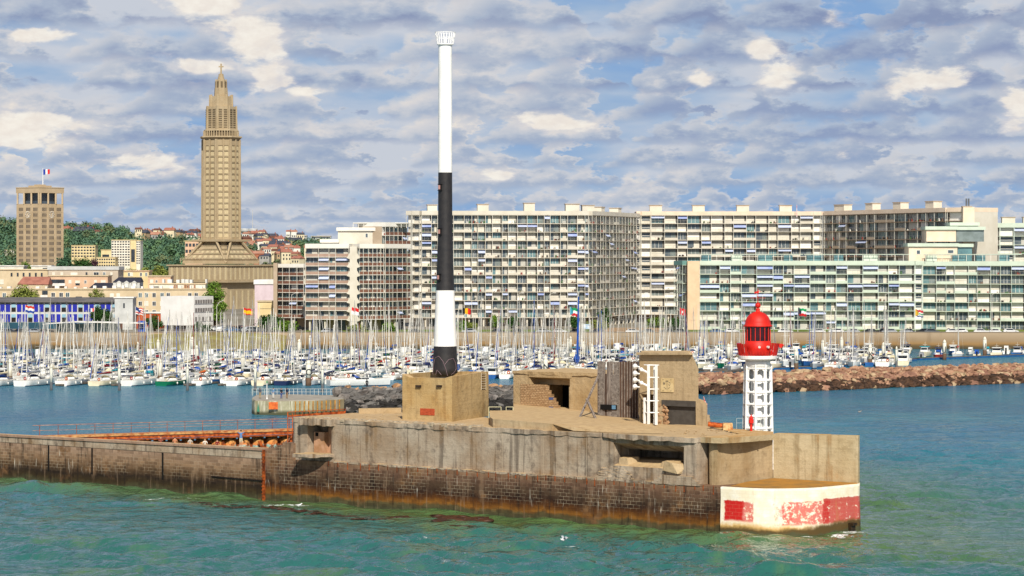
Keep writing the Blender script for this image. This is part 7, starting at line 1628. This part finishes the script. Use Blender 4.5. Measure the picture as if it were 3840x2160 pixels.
def block(name, label, segs, n, zb, fh, slabm, wallm, postm, roofm, roofh=1.5, depth=13., ground='open', shut=.45, rail='rail', paramat=None, stacks=(), seed=1, gcol=None, group='apartment blocks along the quay'):
    rnd = random.Random(seed); p0 = segs[0][0]; t = thing(name, label, 'apartment block', (p0[0], p0[1], GZ), 0, group)
    nw = [0, 0, 0, 0]; stuffw, stuffs, stuffp, stuffc = MB(), MB(), MB(), MB(); z0 = zb-GZ; zt = z0+n*fh; glassmats = G_+SHU+[STR]
    totw = sum(len(s[2]) for s in segs)*n
    nwin = 0; allpan = []
    for si, (A, B_, bays, style) in enumerate(segs):
        A = Vector(A)-Vector(p0); B_ = Vector(B_)-Vector(p0); D_ = (B_-A); L = D_.length; a = math.atan2(D_.y, D_.x); M_ = Matrix.Translation((A.x, A.y, 0)) @ Matrix.Rotation(a, 4, 'Z'); bd = 1.35
        b = MB(M_); b.box(0, L, 0, depth, z0-.02, zt); b.build('wall', wallm if style != 'dark' else CC['brown'], t)
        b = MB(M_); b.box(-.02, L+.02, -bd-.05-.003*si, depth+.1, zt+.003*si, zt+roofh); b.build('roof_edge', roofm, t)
        if ground == 'open':
            b = MB(M_); b.box(0.3, L-.3, 2.5, depth-.5, -.2, z0-.03); b.build('ground_floor', gcol or CC['brown'], t)
            for k in range(int(L/4.5)): b = MB(M_); x = 1+k*4.5; b.box(x, x+.45, -.6, -.1, -.1, z0-.03); b.build('pillar', CC['cream'], t)
            for k in range(int(L/6)): 
                b = MB(M_); x = 2+k*6+rnd.uniform(0, 1.5); b.box(x, x+2.6, 2.42, 2.48, .1, z0-.5); b.build('shop_window', G_[1], t)
        else: b = MB(M_); b.box(.5, L-.5, 1., depth-.5, -.2, z0-.03); b.build('dark_plinth', pm('dark_plinth', '#3d3d38'), t)
        for i in range(n+1):
            b = MB(M_); z = z0+i*fh; b.box(0, L, -bd-.002*si, -.002, z-.13, z+.02); 
            if i < n or True: b.build('balcony_slab', slabm, t)
        tot = sum(bays); x = 0; xs = []
        for w in bays: xs.append((x, w*L/tot)); x += w*L/tot
        pc = 0
        for j in range(len(xs)+1):
            x = xs[j][0] if j < len(xs) else L; b = MB(M_); x = min(max(x, .06), L-.06); b.box(x-.055, x+.055, -bd+.02, -bd+.12, z0, zt); b.build('post', postm, t)
        if style != 'solid':
            for i in range(n):
                z = z0+i*fh; b = MB(M_); b.box(0, L, -bd+.13, -bd+.17, z+.98, z+1.04); 
                if rail == 'rail': b.box(0, L, -bd+.13, -bd+.16, z+.5, z+.53)
                for (x_, w_) in xs:
                    for q in ((.33, .67) if w_ > 2.6 else (.5,)): b.box(x_+w_*q-.025, x_+w_*q+.025, -bd+.13, -bd+.17, z+.02, z+.98)
                b.build('railing', RL, t)
        dens_ = 2 if style == 'dark' else 1
        for i in range(n):
            z = z0+i*fh
            for j, (x, w) in enumerate(xs):
                r_ = rnd.random(); pan = MB(M_); strip = .15 if style != 'dark' else .12
                if style == 'plain': 
                    if r_ < .5: pan.cur = 5; pan.box(x+.15, x+w-.15, -.05, -.005, z+.1, z+fh-.3)
                    else: pan.cur = 1; pan.box(x+.3, x+w-.3, -.05, -.005, z+.9, z+fh-.5); pan.cur = 5; pan.box(x+.3, x+w-.3, -.09, -.052, z+1.4, z+1.5)
                else:
                    xa, xb = x+.07, x+w*(1-strip)
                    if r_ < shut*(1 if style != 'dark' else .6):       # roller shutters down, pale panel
                        pan.cur = rnd.choice([3, 4, 3, 5]); pan.box(xa, xb, -.06, -.005, z+.95, z+fh-.25); pan.cur = 3 if rnd.random() < .7 else 5; pan.box(xa, xb, -.05, -.005, z+.05, z+.93)
                    elif r_ < shut+.28:
                        pan.cur = rnd.choice([0, 1, 2]); pan.box(xa, xb, -.06, -.005, z+.15, z+fh-.3); pan.cur = 5; 
                        for q in (.33, .66): xm = xa+(xb-xa)*q; pan.box(xm-.04, xm+.04, -.09, -.061, z+.15, z+fh-.3)
                    else:
                        xm = xa+(xb-xa)*rnd.uniform(.35, .65); pan.cur = rnd.choice([0, 1, 1]); pan.box(xa, xm, -.06, -.005, z+.12, z+fh-.3); pan.cur = rnd.choice([3, 4, 2]); pan.box(xm+.03, xb, -.06, -.005, z+.12, z+fh-.3)
                    pan.cur = 6; pan.box(xb+.03, x+w-.05, -.05, -.005, z+.05, z+fh-.22)
                nwin += 1
                if nwin <= 100: pan.build('window', glassmats, t)
                else:
                    o_ = len(stuffw.v); stuffw.v += pan.v; stuffw.f += [tuple(q+o_ for q in f) for f in pan.f]; stuffw.mi += pan.mi; stuffw.sm += pan.sm
                if style == 'plain': continue
                if paramat is not None or (rnd.random() < (.22 if rail == 'rail' else 1.)):
                    pm_ = paramat or slabm; b = stuffp; b.M = M_; b.cur = 0; b.box(x+.08, x+w-.08, -bd+.05, -bd+.09, z+.05, z+(.9 if paramat else .75))
                if rnd.random() < .5:
                    for q in range(rnd.randint(1, 4)):
                        stuffc.M = M_; stuffc.cur = rnd.randrange(5); cx = x+rnd.uniform(.2, w-.4); hh = rnd.uniform(.25, .85); stuffc.box(cx, cx+rnd.uniform(.2, .7), -bd+.4, -bd+.8, z+.03, z+.03+hh)
                if rnd.random() < (.13 if style != 'dark' else .04):
                    b = MB(M_); dr = rnd.uniform(.55, 1.0); m_ = AWN if rnd.random() < .7 else AWN2; b.add([(x+.1, -.2, z+fh-.22), (x+w-.1, -.2, z+fh-.22), (x+w-.1, -bd-.35, z+fh-.22-dr), (x+.1, -bd-.35, z+fh-.22-dr)], [(0, 1, 2, 3)]); b.add([(x+.1, -bd-.35, z+fh-.22-dr), (x+w-.1, -bd-.35, z+fh-.22-dr), (x+w-.1, -bd-.36, z+fh-.42-dr), (x+.1, -bd-.36, z+fh-.42-dr)], [(0, 1, 2, 3)]); b.build('awning', m_, t)
    stuffw.build('window', glassmats, t, kind='stuff') if stuffw.v else None
    stuffp.build('balcony_panel', paramat or slabm, t, kind='stuff') if stuffp.v else None
    stuffc.build('balcony_clutter', CL, t, kind='stuff') if stuffc.v else None
    for (si, q, w, h) in stacks:
        h = h*.66
        A, B_ = Vector(segs[si][0])-Vector(p0), Vector(segs[si][1])-Vector(p0); c = A.lerp(B_, q); D_ = (B_-A).normalized(); nn = Vector((-D_.y, D_.x)); c = c+nn*2.5
        b = MB(); b.prism([c, c+D_*w, c+D_*w+nn*3, c+nn*3], zt+roofh, zt+roofh+h); o = b.build('rooftop_housing', CC['cream'], t); b = MB(); c2 = c-D_*.2-nn*.2; b.prism([c2, c2+D_*(w+.4), c2+D_*(w+.4)+nn*3.4, c2+nn*3.4], zt+roofh+h+.003, zt+roofh+h+.22); b.build('cap', CC['brown'], o)
    return t, zt
def W2(u, d): return (PX(u, d), d)
rb = random.Random(2)
def bays(n, a=.75, c=1.25): return [rb.uniform(a, c) for _ in range(n)]
f12 = (PZ(807, 900)-PZ(1205, 900)*0-PZ(1193, 900))/12. if False else 2.62
# tall main block: straight front, then the face turning away
ztop = PZ(806, 890)
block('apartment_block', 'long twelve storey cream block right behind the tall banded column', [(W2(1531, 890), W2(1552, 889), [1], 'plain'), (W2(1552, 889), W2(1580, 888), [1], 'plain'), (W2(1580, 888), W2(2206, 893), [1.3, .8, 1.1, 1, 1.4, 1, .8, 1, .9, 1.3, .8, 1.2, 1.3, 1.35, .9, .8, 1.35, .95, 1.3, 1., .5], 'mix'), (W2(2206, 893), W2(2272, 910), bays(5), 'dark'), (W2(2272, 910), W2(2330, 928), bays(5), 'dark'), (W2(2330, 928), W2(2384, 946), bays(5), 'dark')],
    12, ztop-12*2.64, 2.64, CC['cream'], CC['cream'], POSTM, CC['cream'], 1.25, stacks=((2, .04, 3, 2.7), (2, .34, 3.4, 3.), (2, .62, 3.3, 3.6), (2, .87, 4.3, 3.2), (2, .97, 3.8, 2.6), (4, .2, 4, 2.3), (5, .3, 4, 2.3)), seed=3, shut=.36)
zt2 = PZ(807, 948)
block('apartment_block', 'far twelve storey cream block partly hidden by the pale green block', [(W2(2386, 948), W2(2402, 948), [1], 'plain'), (W2(2404, 949), W2(2440, 949), [1], 'plain'), (W2(2441, 949), W2(3048, 949), [1.25, 1.2, .9, 1.3, .9, 1.25, .8, 1.2, .85, 1.2, .85, 1.25, .8, 1.2], 'mix'), (W2(3049, 949), W2(3082, 949), [1], 'plain'), (W2(3084, 949), W2(3101, 948), [1], 'plain')],
    12, zt2-12*2.72, 2.72, CC['cream'], CC['cream'], POSTM, CC['pinkish'], 1.25, stacks=((2, -.005, 4, 3), (2, .26, 4, 3), (2, .535, 4, 3), (2, .80, 4, 3)), seed=4, shut=.55, gcol=CC['dpink'])
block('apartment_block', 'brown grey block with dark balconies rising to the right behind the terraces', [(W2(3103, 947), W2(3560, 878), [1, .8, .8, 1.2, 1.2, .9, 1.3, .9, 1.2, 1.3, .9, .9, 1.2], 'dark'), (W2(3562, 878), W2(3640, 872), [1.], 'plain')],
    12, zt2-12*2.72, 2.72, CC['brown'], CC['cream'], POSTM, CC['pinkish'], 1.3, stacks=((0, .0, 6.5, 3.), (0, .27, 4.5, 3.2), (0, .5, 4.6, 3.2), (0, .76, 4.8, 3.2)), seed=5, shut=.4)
t = thing('chimney_tower', 'square cream chimney shaft with twin steel flues on the right block', 'chimney', (*W2(3612, 871), GZ)); b = MB(); s_ = 870/F; b.box(0, 42*s_, 0, 4, 20, PZ(776, 871)-GZ); b.build('shaft', CC['pinkish'], t); b = MB(); b.box(-.2, 42*s_*.8, -.1, 3, PZ(776, 871)-GZ, PZ(774, 871)-GZ+.1); b.build('cap', CC['brown'], t)
b = MB()
for x in (1.2, 1.9): b.tube((x, 1.5, PZ(775, 871)-GZ), (x, 1.5, PZ(744, 871)-GZ), .25, n=8)
build_split(b, 'flue', pm('steel_flue', '#8a8a88', rough=.35, metal=.6), t)
b = MB(); x, y, z = PT(2988, 803, 945); b.tube((x, y, z-1), (x, y, PZ(768, 945)), .15, .1, 5); tag(b.build('roof_aerial', pm('aerial_red_white', '#c8504a', '#e6dedb', .8, .6, stretch=(.1, .1, 1))), 'red and white aerial on the roof of the far cream block', 'aerial')
# front right blocks
zE = PZ(1237, 848)
fhE = (PZ(993, 848)-PZ(1234, 848))/7
block('apartment_block', 'pale green seven storey block with beige end wall behind the lighthouse', [(W2(2623, 850), W2(3428, 850), [1.95, 1.05, 1.05, 1.5, 1.6, 1.0, 1.05, 1.55, 1.55, 1.0, 1.1, 1.5, 1.5, 1., 1.05, 1.5], 'mix'), (W2(3430, 850), W2(3458, 850), [1], 'plain')],
    7, zE+.2, fhE, CC['green'], CC['white'], POSTG, CC['green'], 1.2, ground='plinth', seed=6, shut=.42)
b = MB(); x0, x1 = PX(2577, 850), PX(2622, 850); b.box(x0, x1, 848.2, 862, GZ, PZ(979, 850)); tag(b.build('end_wall', pm('pink_beige_render', '#dcbd9b', '#d2b190', .3, .85)), 'tall blank pinkish beige end wall at the left of the pale green block', 'wall')
block('stair_bay', 'narrow dark glazed stair bay left of the beige end wall', [(W2(2543, 858), W2(2575, 852), [1, 1, 1], 'dark')], 7, zE+.2, fhE, CC['green'], CC['brown'], POSTG, pm('teal_box', '#6f9a92'), 1.2, seed=61, shut=.1, depth=6, group=None)
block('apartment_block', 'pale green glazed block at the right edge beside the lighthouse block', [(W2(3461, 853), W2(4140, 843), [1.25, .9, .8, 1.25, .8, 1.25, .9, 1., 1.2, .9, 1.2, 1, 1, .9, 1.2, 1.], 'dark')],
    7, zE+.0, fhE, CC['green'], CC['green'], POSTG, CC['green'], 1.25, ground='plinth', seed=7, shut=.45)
# rooftop terraces of the pale green blocks
def terr(u0, u1, d0, label, seed):
    r_ = random.Random(seed); z = PZ(979, 850)-GZ; x0 = PX(u0, d0); t = thing('roof_terrace', label, 'roof terrace', (x0, d0, GZ), 0, 'roof terraces of the pale green blocks'); L = PX(u1, d0)-x0
    b = MB(); b.box(0, L, -.6, -.45, z+1.9, z+2.05); b.box(0, L, 3.4, 3.5, z+1.9, z+2.05); b.build('pergola_beam', CC['green'], t); b = MB()
    for k in range(int(L/.75)): x = k*.75; b.box(x, x+.09, -.55, 3.4, z+1.75, z+1.895)
    bs = build_split(b, 'pergola_slat', CC['white'], t)
    k = .5
    while k < L-4: w = r_.uniform(2.5, 5); b = MB(); b.box(k, k+w, .8, 4, z, z+1.7); b.build('penthouse', CC['green'] if r_.random() < .6 else G_[0], t); k += w+r_.uniform(3, 7)
    b = MB(); k = 0
    while k < L-1: b.box(k, k+.12, -.5, -.4, z, z+1.88); k += 2.4
    build_split(b, 'pergola_post', CC['white'], t)
terr(2625, 3010, 850, 'white pergola terrace on the pale green block, left half above the red dome', 1); terr(3020, 3410, 850, 'white pergola terrace on the pale green block, right half', 2); terr(3470, 3830, 851, 'terrace with pale pavilions on the glazed block at the right edge', 3)
# stepped terraces behind on the right
def slabbox(name, label, u0, u1, v0, v1, d, m, depth=10, top=None, wins=(), group=None):
    x0, x1 = PX(u0, d), PX(u1, d); t = thing(name, label, 'building', (x0, d, GZ), 0, group); zt = PZ(v0, d)-GZ
    b = MB(); b.box(0, x1-x0, 0, depth, PZ(v1, d)-GZ, zt-1.); b.build('wall', m, t)
    b = MB(); b.box(-.4, x1-x0+.4, -.6, depth, zt-.998, zt); b.build('roof_edge', top or CC['green'], t)
    for (ua, ub, va, vb) in wins: b = MB(); b.box(PX(ua, d)-x0, PX(ub, d)-x0, -.07, -.01, PZ(vb, d)-GZ, PZ(va, d)-GZ); o = b.build('window', CC['white'], t); b = MB(); b.box(PX(ua+2, d)-x0, PX(ub-2, d)-x0, -.1, -.072, PZ(vb-2, d)-GZ, PZ(va+2, d)-GZ); b.build('pane', G_[1], o)
    return t
slabbox('stepped_wing', 'pink rendered stepped wing with two square windows above the right blocks', 3408, 3590, 912, 985, 856, CC['pinkish'], wins=((3436, 3452, 937, 954), (3553, 3577, 936, 951)))
slabbox('stepped_wing', 'glazed part right of the pink stepped wing', 3591, 3645, 914, 985, 857, G_[0], wins=())
slabbox('stepped_wing', 'upper stepped wing with pinkish wall and pale green roof band', 3474, 3585, 849, 906, 862, CC['pinkish'])
slabbox('stepped_wing', 'upper glazed wing under the pale green roof band', 3586, 3690, 850, 906, 863, G_[2])
slabbox('roof_hut', 'pale green roof huts beside the chimney shaft', 3566, 3668, 834, 852, 866, CC['green'])
zG = PZ(852, 885)
block('apartment_block', 'white and pale green block seen behind the terraces at the far right', [(W2(3655, 884), W2(3745, 886), [1, 1, 1, 1, 1], 'dark'), (W2(3746, 886), W2(3800, 886), [1], 'plain'), (W2(3801, 886), W2(4200, 884), bays(9), 'mix')], 11, zG-11*2.7, 2.7, CC['green'], CC['white'], POSTG, CC['green'], 1.3, seed=8, stacks=((2, -.1, 4, 2.6), (2, .1, 4, 2.6)))
# the brown balconied blocks on the left
zB = PZ(1197, 838)
fB = (PZ(930, 838)-PZ(1197, 838))/8
block('apartment_block', 'brown balconied block with white roof edge left of the pale fin wall', [(W2(1148, 840), W2(1312, 838), [1.5, 1.2, .75, 1.5], 'mix')], 8, zB, fB, CC['white'], CC['brown'], POSTM, CC['white'], 1.25, paramat=CC['dpink'], seed=9, shut=.35, depth=12)
block('apartment_block', 'curving dark glazed block right of the pale fin wall', [(W2(1340, 838), W2(1432, 842), bays(6), 'dark'), (W2(1432, 842), W2(1527, 852), bays(6), 'dark')], 8, zB, fB, CC['white'], CC['brown'], POSTM, CC['white'], 1.2, paramat=pm('balcony_brown', '#7a5442', '#68473a', .4, .85), seed=10, shut=.3, depth=12)
block('upper_storeys', 'two upper glazed storeys above the curving dark block', [(W2(1432, 846), W2(1527, 856), bays(6), 'dark')], 2, zB+8*fB+1.2, fB, CC['white'], CC['brown'], POSTM, CC['white'], 1.2, paramat=pm('balcony_brown', '#7a5442'), seed=11, shut=.3, depth=9, ground='plinth')
b = MB(); x0, x1 = PX(1312.5, 837), PX(1339.5, 837); b.box(x0, x1, 835.5, 850, GZ, zB+8*fB+.4)
for k in range(1, 9):
    z = zB+k*fB
    for xx, s2 in ((x0, -1), (x1, 1)): b.add([(xx, 835.6, z-1.4), (xx, 837, z-1.4), (xx+s2*.9, 837, z-2.9), (xx+s2*.9, 835.6, z-2.9), (xx, 835.6, z-3.2), (xx, 837, z-3.2)], [(0, 3, 4), (0, 1, 2, 3), (3, 2, 5, 4)])
tag(b.build('fin_wall', CC['cream']), 'pale concrete fin wall with wavy edges between the two brown blocks', 'wall')
slabbox('penthouse', 'big cream windowless penthouse with one small window above the left blocks', 1267, 1431, 853, 929, 848, CC['cream'], 8, CC['white'], wins=((1369, 1381, 874, 892),))
slabbox('roof_pavilion', 'roof pavilion with thin white canopy on the cream penthouse', 1352, 1490, 835, 856, 852, CC['cream'], 5, CC['white'])
b = MB(); b.box(PX(1324, 850), PX(1531, 850), 849, 857, PZ(838, 850), PZ(835, 850)); tag(b.build('roof_canopy', CC['white']), 'long thin white roof canopy on slender posts left of the long cream block', 'canopy')
b = MB()
for k in range(11): x = PX(1324+k*20, 850); b.box(x, x+.14, 849.2, 849.35, PZ(855, 850), PZ(838.1, 850))
build_split(b, 'canopy_post', CC['white'], bpy.data.objects['roof_canopy'])
slabbox('terrace_wall', 'pale terrace wall with railings above the left brown block', 1205, 1266, 897, 925, 846, CC['cream'], 4, CC['white'])
zA = PZ(1190, 866); fA = (PZ(1002, 866)-PZ(1190, 866))/6
block('apartment_block', 'low brown balconied block just right of the mauve hall', [(W2(1042, 868), W2(1147, 864), [.9, .9, 1, .9], 'dark')], 6, zA, fA, CC['white'], CC['brown'], POSTM, CC['white'], 1.0, paramat=pm('balcony_brown', '#7a5442'), seed=12, shut=.35, depth=12, stacks=())
b = MB(); b.box(PX(1027, 866), PX(1041.5, 866), 864, 878, GZ, PZ(986, 866)); tag(b.build('side_wall', CC['brown']), 'grey brown end wall of the low balconied block', 'wall')

# ---------------- trees near the quay ----------------
rt = random.Random(17)
tree('poplar_tree', 'tall green poplar in front of the church', PX(806, 845), 845, GZ, PZ(1052, 845)-GZ, 8.4, LF[0], rt, n=46, trunk=.1)
tree('broad_tree', 'broad olive green tree behind the blue panelled building at far left', PX(84, 905), 905, GZ, PZ(1060, 905)-GZ, 11.5, LF[2], rt, n=48, trunk=.15)
tree('young_tree', 'small light green tree rising behind the grey roof right of centre left', PX(362, 905), 905, GZ, PZ(1080, 905)-GZ, 6.6, LF[2], rt, n=26, trunk=.3)
tree('cypress_tree', 'dark green spreading cypress left of the pale grey block', PX(384, 836), 836, GZ, PZ(1142, 836)-GZ, 7.6, LF[1], rt, n=40, trunk=.1)
tree('town_tree', 'bright green treetop before the town hall tower, left one', PX(62, 1500), 1500, GZ, PZ(976, 1500)-GZ, 11, LF[0], rt, n=24)
tree('town_tree', 'bright green treetop before the town hall tower, right one', PX(98, 1400), 1400, GZ, PZ(973, 1400)-GZ, 9, LF[0], rt, n=24)
for i, (u, vt, w, lf, lab) in enumerate(((590, 1000, 22, 2, 'olive treetops left of the church body, left clump'), (540, 1005, 26, 2, 'olive treetops behind the cream upper floors'), (640, 1003, 20, 2, 'olive treetops next to the church body'), (470, 1003, 20, 2, 'olive treetops right of the hillside tower'), (330, 958, 22, 1, 'dark fir clump in front of the purple tree'), (350, 965, 12, 3, 'dark purple leaved tree beside the yellow flats'), (300, 955, 16, 1, 'dark green tree left of the yellow flats'), (250, 960, 24, 4, 'blue green trees just right of the town hall tower'))):
    tree('distant_tree', lab, PX(u, 1600), 1600, GZ, PZ(vt, 1600)-GZ, w*.8, LF[lf], rt, n=26, trunk=.1)
for i, (u, d, h, w, lf, lab) in enumerate(((1860, 868, 4.2, 5.5, 0, 'rounded hedge bush left on the lawn below the long cream block'), (1925, 868, 4, 4.5, 1, 'dark rounded bush on the lawn'), (2148, 866, 4, 4.2, 1, 'dark round bush just left of the forecourt'), (2270, 872, 6.5, 5.5, 1, 'small dark tree at the forecourt edge'), (2240, 850, 2.6, 8, 2, 'yellow green shrub bed before the forecourt'), (1460, 830, 2.6, 5, 0, 'green bush below the curving dark block'), (1340, 822, 2.2, 6, 2, 'light green shrub at the fin wall foot'), (2470, 870, 3., 9, 0, 'long green hedge right of the forecourt'), (2530, 845, 4., 4.5, 1, 'dark bush left of the beige end wall'), (1010, 830, 4.5, 10, 1, 'dark green bushes below the mauve hall'), (1080, 825, 3., 9, 0, 'green bushes below the low balconied block'), (755, 815, 3.4, 6, 1, 'dark bush at the foot of the white cube'), (580, 835, 4.6, 6, 1, 'dark shrubs before the orange hall'), (1720, 850, 2.4, 9, 0, 'low green hedge right behind the banded column'), (1770, 850, 2., 5, 2, 'light low shrub right of the banded column'))):
    tree('bush', lab, PX(u, d), d, GZ, h, w, LF[lf], rt, n=16, trunk=.02, cat='bush', group='bushes along the quay')
# ---------------- cars and lamps along the quay ----------------
CARP = {'white': pm('car_white', '#e6e6e4', rough=.3, spec=.5), 'silver': pm('car_silver', '#a9adb0', rough=.3, spec=.5), 'dark': pm('car_dark', '#2a2c30', rough=.3, spec=.5), 'blue': pm('car_blue', '#2f5f8c', rough=.3, spec=.5), 'red': pm('car_red', '#9c2420', rough=.3, spec=.5), 'orange': pm('car_orange', '#c9852a', rough=.4), 'grey': pm('car_grey', '#5a5f64', rough=.3, spec=.5)}
car = thing('parked_car', 'car', 'car', (0, 0, -60), 0, 'cars parked along the quay')
b = MB(); b.xz([(-2.1, .28), (2.1, .28), (2.15, .65), (1.95, .85), (1.2, .95), (-1.75, .98), (-2.15, .8)], -.85, .85); b.xz([(-1.7, .97), (-1.35, 1.4), (.35, 1.45), (1.1, .96)], -.76, .76); b.build('body', CARP['white'], car)
b = MB()
for s_ in (-1, 1): b.add([(-1.5, s_*.775, .99), (-1.25, s_*.772, 1.34), (.3, s_*.772, 1.38), (.9, s_*.775, .99)], [(0, 1, 2, 3)])
b.add([(1.13, -.7, .98), (1.13, .7, .98), (.42, .68, 1.42), (.42, -.68, 1.42)], [(0, 1, 2, 3)]); b.build('glass', WIN, car)
for x in (-1.3, 1.3):
    for y in (-.86, .86): b = MB(); b.tube((x, y-.09, .32), (x, y+.09, .32), .32, n=12); b.build('wheel', pm('tyre', '#1c1c1c'), car)
CT_ = tree_of(car); fc_ = True; CARN = {}
for i, u in enumerate([10, 38, 70, 100, 135, 175, 1232, 1258, 1560, 1760, 1870, 1935, 2040, 2100, 2165, 2240, 2375, 2425, 2500, 2555, 2690, 2745, 2945, 3065, 3135, 3195, 3260, 3310, 3335, 3400, 3462, 3495, 3575, 3600, 3680, 3725, 3790]):
    cn = rt.choice(['white', 'white', 'silver', 'dark', 'blue', 'grey', 'silver', 'dark']); d = 806 if i % 3 else 809; sc = sector(u); k_ = (cn, sc); j = CARN.get(k_, 0); CARN[k_] = j+1
    lab = f"{cn} car parked on the quay, {ordw(j)} {cn} one {sc}"; loc = (PX(u, d), d, GZ+.01); rz = R(rt.choice([0, 180])+rt.uniform(-3, 3))
    if fc_: car.location = loc; car.rotation_euler = (0, 0, rz); car['label'] = lab; objs = [car]+[c for c, _ in CT_]; fc_ = False
    else: r_, objs = dup(car, loc, rz, lab, tree=CT_)
    for o in objs:
        if o.name.split('.')[0] == 'body': own_mat(o, CARP[cn])
for i, (u, d, cn) in enumerate(((815, 838, 'white'), (832, 836, 'silver'), (842, 846, 'dark'), (885, 840, 'orange'), (860, 846, 'dark'), (905, 848, 'grey'), (835, 829, 'white'), (925, 838, 'red'), (940, 836, 'silver'), (955, 832, 'white'), (930, 826, 'silver'), (965, 826, 'grey'), (870, 826, 'blue'), (905, 830, 'dark'), (1060, 845, 'silver'), (1085, 845, 'white'), (1115, 845, 'dark'))):
    lab = f"{cn} car in the car park before the church, {ordw(i)} listed from the poplar outwards"; r_, objs = dup(car, (PX(u, d), d, GZ+.01), R(rt.uniform(-60, 60)), lab, tree=CT_)
    for o in objs:
        if o.name.split('.')[0] == 'body': own_mat(o, CARP[cn])
lamp = thing('street_lamp', 'lamp', 'street lamp', (0, 0, -60), 0, 'street lamps on the quay'); b = MB(); b.tube((0, 0, 0), (0, 0, 11), .1, .06, 6); b.build('pole', MAST, lamp); b = MB(); b.tube((0, 0, 11), (1.0, 0, 11.5), .05, n=5); b.box(.9, 1.9, -.15, .15, 11.45, 11.6); b.build('lamp_head', MAST, lamp); LT = tree_of(lamp); first = True
for i, u in enumerate((545, 1094, 1570, 1940, 2060, 2405, 2500, 2860, 3320, 3720)):
    lab = f"tall grey street lamp, {ordw(i)} from the left along the quay"; loc = (PX(u, 803), 803, GZ)
    if first: lamp.location = loc; lamp['label'] = lab; first = False
    else: dup(lamp, loc, 0, lab, tree=LT)
t = thing('street_lamp', 'curved pale street lamp in front of the poplar', 'street lamp', (PX(813, 832), 832, GZ)); b = MB(); b.tube((0, 0, 0), (0, 0, 7.3), .09, .06, 6); b.build('pole', MAST, t); b = MB(); b.tube((0, 0, 7.3), (.6, 0, 8.4), .06, n=5); b.tube((.6, 0, 8.4), (2.1, 0, 9.1), .07, n=5); b.build('lamp_head', MAST, t)
b = MB(); x = PX(2200, 812); b.box(x-1.1, x+1.1, 812, 812.1, GZ+1.2, GZ+2.6); b.box(x-.9, x-.8, 812.1, 812.2, GZ, GZ+1.2); b.box(x+.8, x+.9, 812.1, 812.2, GZ, GZ+1.2); tag(b.build('information_sign', pm('sign_blue_white', '#8fb4d0', '#dfe6ea', 1.5, .6)), 'blue and white information board on the quay lawn', 'sign')
